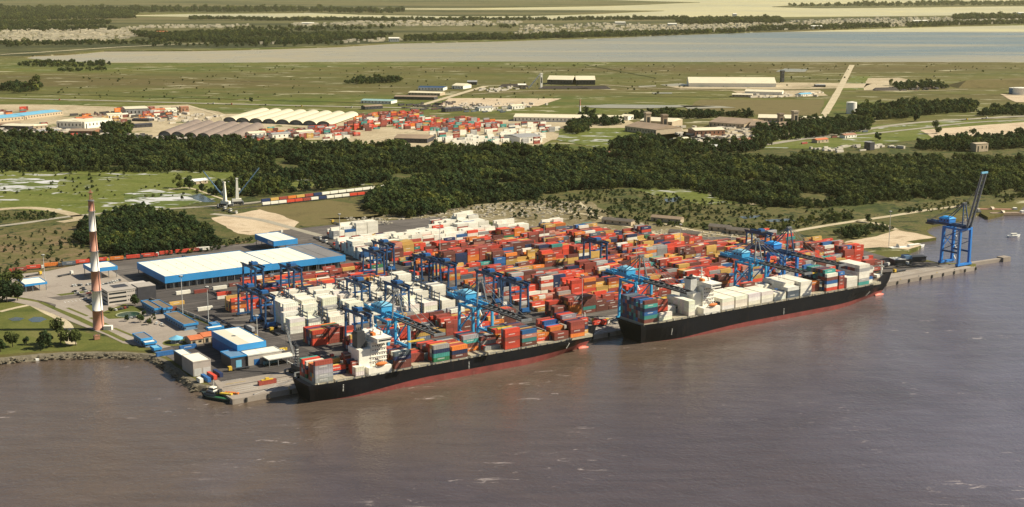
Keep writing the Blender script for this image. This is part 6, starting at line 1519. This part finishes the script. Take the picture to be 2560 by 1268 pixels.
# dark offices at the quay end
t = thing('quay_office', 'dark office hut with pale roof on the quay past the farther bow', 'hut', G(2252, 660, .24), QROT + rad(-20))
part(t, 'wall', dark_wall, 'bounds', -9, 9, -5, 5, 0, 5); part(t, 'roof', steel_pale, 'bounds', -9.5, 2, -5.5, 5.5, 5.01, 5.5); part(t, 'upper_floor', slate_blue, 'bounds', 2.1, 9, -4, 4, 5.01, 8); part(t, 'window_strip', glass, 'bounds', -8, 8, -5.06, -4.9, 2, 3.4)
t = thing('quay_office', 'low dark shed behind the hut at the quay end', 'hut', G(2290, 652, .24), QROT + rad(-20))
part(t, 'wall', dark_wall, 'bounds', -8, 8, -4, 4, 0, 4); part(t, 'roof', steel_dark, 'bounds', -8.5, 8.5, -4.5, 4.5, 4.01, 4.5)
# long grey sheds on the scrap ground
for x, y, L, lab in ((1545, 560, 34, 'long weathered grey shed behind the red stacks, nearest the tall white ones'), (1668, 554, 34, 'brown-roofed shed farthest back on the scrap ground'), (1712, 591, 32, 'grey-roofed shed beside the dirt track on the scrap ground'), (1800, 576, 22, 'low dark shed at the outer edge of the scrap ground'), (1845, 584, 22, 'last low shed before the red stacks')):
    gable_house('scrap_shed', lab, G(x, y, .2), L, 10, 4.5, 2.0, rad(-28), mid_roof if 'brown' in lab else paint('weathered_roof', (0.14, 0.12, 0.10), var=.2), tan_wall, 'shed', 'sheds on the scrap ground')
# scrap debris
m = MB(); rr = random.Random(8)
for poly, n in (([(800, 552), (1000, 538), (1180, 514), (1400, 505), (1480, 520), (1380, 545), (1150, 545), (1000, 550)], 420), ([(1380, 560), (1560, 575), (1740, 575), (1900, 592), (1700, 600), (1400, 580)], 200), ([(1860, 592), (1960, 590), (1950, 600), (1880, 604)], 120), ([(860, 545), (960, 548), (990, 562), (900, 560)], 90)):
    P = px(poly); x0, x1, y0, y1 = min(p.x for p in P), max(p.x for p in P), min(p.y for p in P), max(p.y for p in P); k = 0
    while k < n:
        x, y = rr.uniform(x0, x1), rr.uniform(y0, y1)
        if not inside(P, x, y): continue
        k += 1; m.box(x, y, .08, rr.uniform(.8, 5), rr.uniform(.6, 1.8), rr.uniform(.3, 1.3), rr.uniform(-.5, 1.2))
kind(m.obj('debris', paint('scrap_pale', (0.42, 0.38, 0.30), var=.4, scale=.05, dirt=(0.1, 0.08, 0.06), dirt_amt=.9)), 'stuff', 'pale scrap and timber debris strewn behind the yard')

# ------------------------------------------------------------------ inland industry
def front(pL, pR, z=.4):
    A, B_ = G(*pL, z), G(*pR, z); d = B_ - A; return (A + B_) / 2, d.length, math.atan2(d.y, d.x)
def shed_px(name, label, pL, pR, depth, h, rh, roof_mat, wall_mat, cat='shed', group='sheds of the inland yards'):
    c, L, rz = front(pL, pR); nrm = Vector((-math.sin(rz), math.cos(rz), 0))
    return gable_house(name, label, c + nrm * depth / 2, L, depth, h, rh, rz, roof_mat, wall_mat, cat, group, doors='grain' not in label)
def vault_row(pL, pR, n, axis_px, h, roof_mat, lab, group, length=None):
    A, B_ = G(*pL, .4), G(*pR, .4); d = (B_ - A) / n; ax = G(*axis_px[1], .4) - G(*axis_px[0], .4); w_ = d.length
    u_ = d.normalized()
    ln = ax.length; axn = ax.normalized()
    for i in range(n):
        p = A + d * i
        t = thing('arched_hangar', lab % nth(i + 1), 'hangar', p, 0, group)
        m = MB(); k = 12
        for e in (0, 1):
            for j in range(k + 1):
                q = math.pi * j / k; s = (1 - math.cos(q)) / 2; m.v.append(tuple(d * s * .985 + axn * (ln * e) + Vector((0, 0, 1.5 + h * math.sin(q)))))
        for j in range(k): m.f.append((j, k + 1 + j, k + 2 + j, j + 1)[::-1])
        o = m.obj('vault_roof', roof_mat, t)
        for pl in o.data.polygons: pl.use_smooth = True
        m = MB()
        for j in range(k + 1):
            q = math.pi * j / k; s = (1 - math.cos(q)) / 2; m.v.append(tuple(d * (.04 + s * .9) + axn * 1.5 + Vector((0, 0, 1.5 + h * .93 * math.sin(q)))))
        m.v += [tuple(d * .04 + axn * 1.5), tuple(d * .94 + axn * 1.5)]; m.f.append(tuple(list(range(k, -1, -1)) + [k + 1, k + 2]))
        e_ = m.obj('end_wall', paint('vault_end', (0.09, 0.10, 0.12)), t)
        pw = MB(); c0 = d * .5 + axn * 1.3; pw.beam(c0 - u_ * w_ * .18 + Vector((0, 0, 2.4)), c0 + u_ * w_ * .18 + Vector((0, 0, 2.4)), .3, 4.6); pw.obj('door', steel_mid, e_)
vault_row((558, 304), (826, 316), 8, ((558, 304), (645, 280)), 7.2, mid_white, 'cream arched hangar, %s from the brown vaults end', 'cream arched hangars in a row')
vault_row((396, 341), (592, 352), 6, ((396, 341), (478, 311)), 8.0, mid_grey, 'brown arched hangar, %s from the dirt lane', 'brown arched hangars in a row')
yel_white = ribbed('yellow_cream_roof', (0.70, 0.63, 0.46), pitch=3, axis=0, var=.05, scale=.03)  # one yellowish cream roof paint for the inland sheds
for nm, lab, pL, pR, dp, h, rh, rm, wm in (
    ('long_shed', 'very long cream-roofed shed amid the container yards', (1284, 303), (1552, 308), 45, 8, 4, yel_white, white),
    ('long_shed', 'very long cream grain shed alone on the marsh', (1722, 217), (1940, 218), 80, 9, 12, yel_white, white),
    ('grain_shed', 'pair-ridged cream shed with dark open front, nearer the conveyor', (1368, 211), (1430, 212), 60, 12, 8, yel_white, dark_wall),
    ('grain_shed', 'cream shed with dark front at the outer side of the pair', (1440, 212), (1488, 212), 60, 12, 8, yel_white, dark_wall),
    ('shed', 'teal-roofed low shed beside the marsh highway', (902, 258), (978, 260), 35, 6, 2, paint('teal_roof', (0.25, 0.40, 0.40)), white),
    ('shed', 'long low brown shed on the side road', (985, 248), (1085, 250), 30, 6, 2, mid_roof, dark_wall),
    ('shed', 'cream shed second along the side road', (1020, 238), (1100, 240), 35, 6, 2, yel_white, tan_wall),
    ('shed', 'navy-roofed shed behind the side road', (1045, 226), (1108, 227), 40, 7, 2, blue_dark, white),
    ('shed', 'cream arched shed at the head of the side road', (1130, 222), (1158, 223), 45, 8, 4, yel_white, white),
    ('shed', 'small grey shed beyond the side road', (1168, 212), (1192, 212), 45, 7, 2, paint('shed_grey', (.3, .3, .3)), dark_wall),
    ('shed', 'white shed beside the coal heaps', (1295, 222), (1315, 222), 30, 9, 2, white, tan_wall),
    ('shed', 'cream workshop below the grain shed', (1862, 236), (1955, 238), 45, 7, 3, yel_white, white),
    ('shed', 'cream shed at the left end of the marsh workshops', (1830, 242), (1880, 243), 25, 5, 2, yel_white, tan_wall),
    ('shed', 'dark open shed on the dirt beside the straight track', (2040, 218), (2064, 218), 25, 5, 1, paint('shed_grey', (.3, .3, .3)), dark_wall),
    ('shed', 'blue-roofed long shed at the edge of the picture', (-40, 310), (60, 300), 60, 7, 2, blue_pale, tan_wall),
    ('shed', 'blue-roofed long shed continuing toward the white block', (62, 299), (158, 287), 50, 7, 2, blue_pale, tan_wall),
    ('shed', 'cream low shed at the picture edge below the blue roof', (0, 324), (72, 326), 40, 7, 1, yel_white, dark_wall),
    ('warehouse', 'big cream block with grey shaded end among the orange stacks', (315, 290), (372, 288), 60, 13, 1, yel_white, paint('shed_grey', (.3, .3, .3))),
    ('warehouse', 'cream stepped block with dark gable, nearest the brick shed', (142, 320), (205, 322), 50, 12, 1, yel_white, white),
    ('warehouse', 'cream wedge-shaped block beside the dark gable', (212, 322), (282, 314), 45, 12, 1, yel_white, white),
    ('shed', 'brick-red shed on the dirt lane near the woodland', (172, 338), (232, 338), 40, 7, 2, mid_roof, brick_wall),
    ('shed', 'dark low shed on the dirt lane', (330, 303), (372, 304), 20, 4, 1, dark_wall, dark_wall),
    ('shed', 'brown pitched shed at the woodland edge by the dirt lot', (985, 356), (1068, 358), 45, 7, 4, mid_roof, dark_wall),
    ('shed', 'grey-roofed white shed at the corner of the white stacks', (1300, 360), (1356, 356), 50, 10, 2, paint('shed_grey', (.3, .3, .3)), white),
    ('shed', 'tan shed near the long white shed end', (1562, 328), (1640, 338), 60, 9, 6, mid_roof, tan_wall),
    ('shed', 'cream tall shed with towers in the tan works', (1600, 318), (1680, 322), 55, 12, 4, yel_white, tan_wall),
    ('shed', 'brown-roofed broad shed in the tan works', (1772, 316), (1860, 322), 80, 8, 6, mid_roof, tan_wall),
    ('shed', 'brick shed with cream roof below the broad brown roof', (1738, 340), (1812, 338), 35, 9, 3, yel_white, brick_wall),
    ('shed', 'cream-roofed shed behind the second brown roof', (1895, 308), (1990, 310), 50, 10, 4, yel_white, tan_wall),
    ('shed', 'second broad brown-roofed shed near the road trees', (1872, 325), (1962, 328), 70, 8, 5, mid_roof, tan_wall),
    ('shed', 'cream shed peeping through the road trees', (2000, 308), (2056, 309), 40, 8, 3, yel_white, white),
    ('shed', 'small cream house in front of the green field', (1552, 300), (1570, 301), 25, 8, 2, yel_white, white),
    ('farm_shed', 'pale farm shed at the edge of the flooded meadow', (482, 462), (520, 458), 16, 4, 2, sign_white, tan_wall),
    ('house', 'brick-roofed house in the clearing behind the woodland belt', (1470, 386), (1540, 392), 20, 4, 2, brick_wall, tan_wall),
    ('house', 'pale house by the main road corner', (1762, 372), (1790, 374), 14, 5, 2, sign_white, tan_wall),
    ('house', 'concrete ruin standing in the roadside meadow', (2160, 374), (2175, 376), 10, 12, 1, paint('shed_grey', (.3, .3, .3)), dark_wall),
    ('house', 'long grey house among the roadside trees', (2440, 380), (2470, 378), 16, 12, 1, tan_wall, tan_wall)):
    shed_px(nm, lab, pL, pR, dp, h, rh, rm, wm, cat={'house': 'house', 'warehouse': 'warehouse'}.get(nm, 'shed'))
for i, (x, y, L_, dp, h, rm, wm, what) in enumerate((
    (20, 318, 40, 18, 7, mid_roof, brick_wall, 'brown shed in the depot below the blue roof'), (95, 322, 30, 16, 6, yel_white, tan_wall, 'cream hut row end below the blue roof'), (120, 334, 36, 14, 5, paint('shed_grey', (.3, .3, .3)), tan_wall, 'grey shed on the woodland lane'),
    (210, 304, 30, 16, 7, orange_tile, tan_wall, 'orange-roofed shed among the tan stacks'), (250, 300, 26, 14, 6, mid_roof, tan_wall, 'small brown shed among the tan stacks'), (285, 296, 28, 14, 8, yel_white, white, 'cream shed behind the cream wedge block'),
    (395, 284, 26, 14, 8, orange_tile, tan_wall, 'orange-roofed shed behind the big cream block'), (425, 281, 24, 12, 7, yel_white, white, 'cream shed at the back of the inland depot'), (460, 279, 16, 12, 9, brick_wall, brick_wall, 'lone brick block at the depot edge'),
    (290, 322, 34, 14, 6, mid_roof, tan_wall, 'tan shed between the cream wedge and the lane'), (355, 318, 34, 12, 5, dark_wall, dark_wall, 'dark shed on the pale lane'), (640, 340, 30, 16, 6, yel_white, white, 'cream shed beside the brown vaults'),
    (700, 344, 34, 16, 7, paint('shed_grey', (.3, .3, .3)), white, 'grey shed below the cream hangars'), (760, 340, 30, 16, 8, yel_white, white, 'cream shed among the inland red stacks'), (930, 272, 40, 18, 6, mid_roof, dark_wall, 'long dark shed by the marsh highway'),
    (1130, 278, 40, 16, 6, dark_wall, dark_wall, 'dark shed below the dirt square'), (1210, 276, 34, 16, 6, paint('shed_grey', (.3, .3, .3)), white, 'grey shed below the dirt square'), (1290, 272, 30, 16, 7, yel_white, white, 'cream shed at the corner of the dirt square'),
    (1620, 352, 40, 20, 6, mid_roof, tan_wall, 'brown shed at the foot of the tan works'), (1700, 356, 30, 14, 6, yel_white, tan_wall, 'cream house at the foot of the tan works'), (1860, 356, 26, 14, 5, brick_wall, tan_wall, 'brick-roofed house near the main road'),
    (2050, 356, 26, 12, 5, orange_tile, tan_wall, 'orange-roofed house on the main road verge'), (2120, 344, 28, 12, 5, brick_wall, white, 'brick-roofed hut on the main road verge'), (2480, 352, 30, 14, 6, tan_wall, tan_wall, 'tan house among the trees by the sand lot'), (2010, 240, 36, 16, 5, blue_pale, white, 'pale blue shed beside the straight track'))):
    gable_house('depot_shed', what, G(x, y, .4), L_, dp, h, 2, rad(35), rm, wm, 'shed', 'sheds of the inland yards')
for i, (x, y, h, w_, mat, lab) in enumerate(((1618, 322, 26, 9, tan_wall, 'tan silo tower at the works, nearest the long white shed'), (1660, 325, 24, 9, mid_roof, 'brown process tower in the middle of the tan works'), (1950, 322, 24, 8, mid_roof, 'brown tower between the cream roofs'), (1986, 318, 26, 9, tan_wall, 'tan tower at the road end of the works'), (1353, 222, 34, 5, white, 'white loading tower beside the conveyor'), (1955, 205, 26, 8, dark_wall, 'dark tower at the end of the long grain shed'))):
    t = thing('process_tower', lab, 'tower', G(x, y, .4), rad(20)); part(t, 'shaft', mat, 'bounds', -w_ / 2, w_ / 2, -w_ / 2, w_ / 2, 0, h); part(t, 'head', mat, 'bounds', -w_ * .6, w_ * .6, -w_ * .6, w_ * .6, h + .01, h + 3); part(t, 'window_strip', glass, 'bounds', -w_ * .3, w_ * .3, -w_ / 2 - .08, -w_ / 2 + .1, h * .4, h * .8)
for x, y, r_, h, lab in ((2128, 284, 10, 22, 'tall white and blue cylindrical tank beside the straight track'), (2552, 236, 18, 15, 'broad white storage tank at the picture edge'), (2532, 234, 9, 13, 'smaller blue-grey tank beside the broad one')):
    t = thing('storage_tank', lab, 'tank', G(x, y, .4)); part(t, 'shell', white if r_ > 9.5 else slate_blue, 'cyl', (0, 0, 0), (0, 0, h), r_, r_, 24); part(t, 'roof_cone', white, 'cyl', (0, 0, h + .01), (0, 0, h + 1.5), r_ * 1.02, .6, 24); part(t, 'stair', slate_blue, 'beam', (-r_ - .5, 0, 0), (-r_ * .7, -r_ * .75, h), .8, .3)
t = thing('conveyor', 'slanting white conveyor climbing to the loading tower', 'conveyor', G(1340, 222, .4)); part(t, 'gallery', white, 'beam', (-18, 0, 1), (12, 6, 36), 3, 3)
for k in range(3): part(t, 'trestle', steel_pale, 'beam', (-10 + 8 * k, 2 * k, 0), (-10 + 8 * k, 2 * k, 9 + 9 * k), .6)
t = thing('chimney_stack', 'slim pale chimney rising behind the long cream shed', 'chimney', G(1450, 282, .4)); part(t, 'shaft', chim_white, 'cyl', (0, 0, 0), (0, 0, 14), 2, 1.4, 12); part(t, 'upper_shaft', chim_red, 'cyl', (0, 0, 14.01), (0, 0, 26), 1.4, 1.1, 12)
t = thing('spoil_mound', 'long bare brown spoil mound beside the storage tanks', 'mound', G(2520, 218, .4)); m = MB()
m.add([(-130, -30, 0), (330, -30, 0), (330, 60, 0), (-130, 60, 0), (-100, 5, 16), (300, 5, 18), (300, 25, 18), (-90, 25, 15)], [(4, 5, 6, 7), (0, 1, 5, 4), (1, 2, 6, 5), (2, 3, 7, 6), (3, 0, 4, 7)]); m.obj('heap', MATS['brown_field'], t)
for x, y, L, lab in ((1285, 217, 36, 'dark coal heap near the white shed'), (1410, 222, 60, 'long dark heap before the grain shed'), (1475, 222, 50, 'second dark heap before the grain shed'), (2215, 226, 30, 'dark ploughed heap in the clearing')):
    t = thing('coal_heap', lab, 'heap', G(x, y, .5)); m = MB(); m.add([(-L, -8, 0), (L, -8, 0), (L, 12, 0), (-L, 12, 0), (-L * .8, 0, 6), (L * .75, 0, 7), (L * .75, 4, 7), (-L * .8, 4, 6)], [(4, 5, 6, 7), (0, 1, 5, 4), (1, 2, 6, 5), (2, 3, 7, 6), (3, 0, 4, 7)]); m.obj('heap', paint('coal', (.05, .04, .035)), t)
# inland container stacks (far smaller in the picture than those of the terminal)
items = []
def inland(poly, n, mix, tmax, rz):
    P = px(poly); x0, x1, y0, y1 = min(p.x for p in P), max(p.x for p in P), min(p.y for p in P), max(p.y for p in P)
    u_ = Vector((math.cos(rz), math.sin(rz), 0)); v_ = Vector((-u_.y, u_.x, 0)); k = 0; used = set(); tries = 0
    while k < n and tries < n * 30:
        tries += 1; i, j = R.randint(-60, 60), R.randint(-160, 160)
        c = (P[0] + P[len(P) // 2]) / 2; p = c + u_ * (i * 13.2) + v_ * (j * 2.7 + (j // 5) * 7)
        if (i, j) in used or not inside(P, p.x, p.y): continue
        if mnoise.noise(Vector((p.x / 60, p.y / 60, 1.7))) < -.25: continue
        used.add((i, j)); h = max(1, min(tmax, int(round(tmax * .7 + 3 * mnoise.noise(Vector((p.x / 35, p.y / 35, 6)))))))
        cs = pick(mix); k += 1
        for q in range(h): items.append(dict(p=Vector((p.x, p.y, .5 + q * CH)), u=u_, v=v_, L=12.19, c=cs if R.random() < .7 else pick(mix)))
INL_RED = [('red', 22), ('brick-red', 34), ('brown', 16), ('orange', 6), ('teal', 6), ('grey', 6), ('white', 6), ('tan-yellow', 4), ('slate', 5)]
INL_WH = [('white', 80), ('grey', 8), ('teal', 5), ('brick-red', 8)]
inland([(860, 324), (900, 298), (960, 288), (1050, 292), (1060, 305), (960, 315), (900, 330)], 420, INL_RED, 5, rad(40))
inland([(600, 352), (640, 335), (720, 330), (880, 322), (960, 318), (900, 340), (760, 352), (680, 358)], 330, INL_RED, 3, rad(35))
inland([(1060, 300), (1200, 304), (1250, 312), (1240, 330), (1120, 334), (1000, 322), (980, 310)], 420, INL_RED, 4, rad(35))
inland([(780, 346), (840, 336), (900, 338), (840, 358), (790, 360)], 90, INL_WH, 3, rad(35))
inland([(1080, 345), (1180, 335), (1300, 335), (1370, 345), (1330, 368), (1120, 366)], 330, INL_WH, 4, rad(35))
inland([(1230, 318), (1390, 315), (1400, 330), (1280, 336), (1200, 330)], 180, INL_WH + [('brick-red', 30), ('slate', 20)], 3, rad(35))
inland([(-20, 290), (20, 278), (60, 270), (70, 278), (20, 292), (-20, 300)], 120, INL_RED, 4, rad(35))
inland([(60, 318), (110, 312), (140, 318), (130, 330), (70, 332)], 90, INL_RED, 2, rad(35))
inland([(190, 290), (280, 280), (320, 276), (320, 290), (220, 300)], 80, [('tan-yellow', 6), ('orange', 4), ('brown', 4)], 3, rad(40))
inland([(340, 284), (400, 276), (410, 292), (350, 296)], 70, INL_RED + [('white', 30)], 4, rad(40))
inland([(450, 275), (475, 272), (475, 280), (452, 283)], 10, INL_RED, 3, rad(40))
inland([(300, 350), (420, 345), (560, 352), (640, 356), (600, 362), (400, 360)], 130, INL_RED + [('white', 20), ('slate', 20)], 1, rad(35))
inland([(1100, 276), (1240, 270), (1300, 272), (1260, 282), (1120, 282)], 60, INL_WH + [('slate', 60)], 1, rad(35))
inland([(2000, 362), (2100, 340), (2170, 330), (2180, 336), (2060, 356)], 50, INL_RED + [('white', 30)], 1, rad(35))
inland([(140, 312), (220, 300), (330, 290), (420, 284), (440, 296), (330, 308), (200, 322)], 120, [('tan-yellow', 4), ('orange', 5), ('brown', 6), ('brick-red', 6), ('white', 5)], 3, rad(40))
inland([(0, 336), (120, 334), (260, 344), (250, 350), (0, 344)], 80, INL_RED + [('white', 20)], 2, rad(35))
inland([(640, 330), (820, 318), (860, 322), (820, 334), (680, 344)], 200, INL_RED, 3, rad(35))
container_mass('inland_container_mass', items, 'distant container stacks in the inland depots beyond the woodland')
for nm, mat_, lab, spec in (
    ('inland_clutter', paint('clutter_pale', (0.55, 0.50, 0.42), var=.4, scale=.02, dirt=(.12, .09, .07), dirt_amt=.9), 'pale lorries, crates and huts crowding the inland depots',
     (([(-20, 318), (120, 322), (260, 330), (420, 345), (620, 352), (560, 360), (300, 352), (60, 336), (-20, 332)], 160), ([(380, 300), (460, 285), (560, 290), (500, 305), (420, 312)], 40), ([(1100, 262), (1300, 258), (1380, 262), (1320, 272), (1120, 276)], 60), ([(1680, 345), (1860, 335), (1980, 345), (1800, 372), (1640, 366)], 90), ([(1640, 320), (1880, 318), (1900, 335), (1700, 340)], 60), ([(1850, 236), (2060, 232), (2050, 242), (1880, 246)], 50), ([(2000, 372), (2200, 362), (2260, 372), (2100, 382)], 30), ([(1180, 225), (1300, 215), (1320, 222), (1220, 232)], 40))),
    ('inland_clutter', paint('clutter_dark', (0.06, 0.055, 0.055), var=.4, scale=.02, dirt=(.35, .1, .06), dirt_amt=.9), 'dark lorries and scrap heaps crowding the inland depots',
     (([(-20, 318), (120, 322), (260, 330), (420, 345), (620, 352), (560, 360), (300, 352), (60, 336), (-20, 332)], 140), ([(180, 290), (330, 275), (460, 270), (440, 300), (330, 308), (200, 305)], 90), ([(980, 262), (1120, 255), (1260, 268), (1200, 278), (1000, 276)], 60), ([(1680, 345), (1860, 335), (1980, 345), (1800, 372), (1640, 366)], 50), ([(2220, 222), (2380, 218), (2330, 226), (2240, 228)], 40)))):
    m = MB(); rr = random.Random(len(lab))
    for poly, cnt in spec:
        P = px(poly); x0, x1, y0, y1 = min(p.x for p in P), max(p.x for p in P), min(p.y for p in P), max(p.y for p in P); k = 0
        while k < cnt:
            x, y = rr.uniform(x0, x1), rr.uniform(y0, y1)
            if not inside(P, x, y): continue
            k += 1; m.box(x, y, .35, rr.uniform(4, 15), rr.uniform(2.2, 5), rr.uniform(1.5, 4.2), rr.choice((.6, .6, .65, 2.2)) + rr.uniform(-.1, .1))
    kind(m.obj(nm, mat_), 'stuff', lab)
# far town: pale walls a few pixels wide on the shores of bay and lagoon
m = MB(); rr = random.Random(5)
for poly, n, smax in (([(1280, 92), (1560, 84), (1760, 78), (1780, 64), (1500, 60), (1300, 66)], 330, 30), ([(1560, 88), (1860, 78), (2560, 58), (2560, 44), (2200, 46), (1900, 56), (1700, 66)], 900, 30), ([(0, 105), (260, 104), (380, 88), (340, 74), (0, 76)], 600, 26), ([(700, 66), (1000, 66), (1300, 64), (1300, 54), (1000, 54), (750, 58)], 300, 30), ([(850, 108), (1000, 104), (1010, 98), (860, 100)], 30, 24), ([(300, 72), (560, 70), (640, 64), (400, 64)], 120, 24), ([(640, 112), (840, 108), (840, 98), (640, 100)], 20, 20)):
    P = px(poly); x0, x1, y0, y1 = min(p.x for p in P), max(p.x for p in P), min(p.y for p in P), max(p.y for p in P); k = 0
    while k < n:
        x, y = rr.uniform(x0, x1), rr.uniform(y0, y1)
        if not inside(P, x, y): continue
        k += 1; L = rr.uniform(9, smax); W_ = rr.uniform(8, 16); h = rr.uniform(4, 11); an = rr.choice((.3, .3, .35, 1.87))
        m.box(x, y, .3, L, W_, h, an)
kind(m.obj('town_houses', paint('town_walls', (0.60, 0.53, 0.39), var=.4, scale=.012, dirt=(.2, .13, .08), dirt_amt=.8)), 'stuff', 'far pale town reading as one mass along the bay and the lagoon')
for i, (x, y, L, h, lab) in enumerate(((2040, 72, 60, 14, 'long white hall on the far shore town waterfront'), (2300, 57, 90, 12, 'white-roofed hall behind the far shore trees'), (1680, 66, 50, 14, 'white hall at the lagoon side of the far town'), (1836, 48, 24, 34, 'white tower blocks on the far lagoon shore'), (1550, 62, 60, 14, 'white hall near the middle of the far town'), (770, 62, 70, 10, 'long white hall on the far plain'), (2556, 43, 70, 30, 'white hall at the far picture edge'), (985, 104, 44, 14, 'pale hall at the head of the bay'), (405, 86, 50, 12, 'orange-roofed hall in the far woods'))):
    gable_house('far_hall', lab, G(x, y, .5), L, 26, h, 4, rad(5), white if i != 8 else orange_tile, white, 'hall', 'halls of the far town')

# ------------------------------------------------------------------ haze
m = MB(); m.bounds(-31000, 31000, -400, 41000, -8.5, 262)
hz = bpy.data.materials.new('haze_air'); hz.use_nodes = True; n = hz.node_tree; n.nodes.clear()
pv_ = n.nodes.new('ShaderNodeVolumePrincipled'); pv_.inputs['Color'].default_value = (1.0, 0.94, 0.58, 1); pv_.inputs['Density'].default_value = 1.4e-5; pv_.inputs['Anisotropy'].default_value = 0.2
ou = n.nodes.new('ShaderNodeOutputMaterial'); n.links.new(pv_.outputs[0], ou.inputs['Volume'])
kind(m.obj('haze', hz), 'stuff', 'thin warm haze lying over the far shores')

dup = {k: v for k, v in LABELS.items() if len(v) > 1}
if dup: print('DUPLICATE LABELS', len(dup), list(dup.items())[:12])
print('objects', len(bpy.data.objects), 'containers', len(CONT), 'dry', len(dry), 'reefer', len(ree))
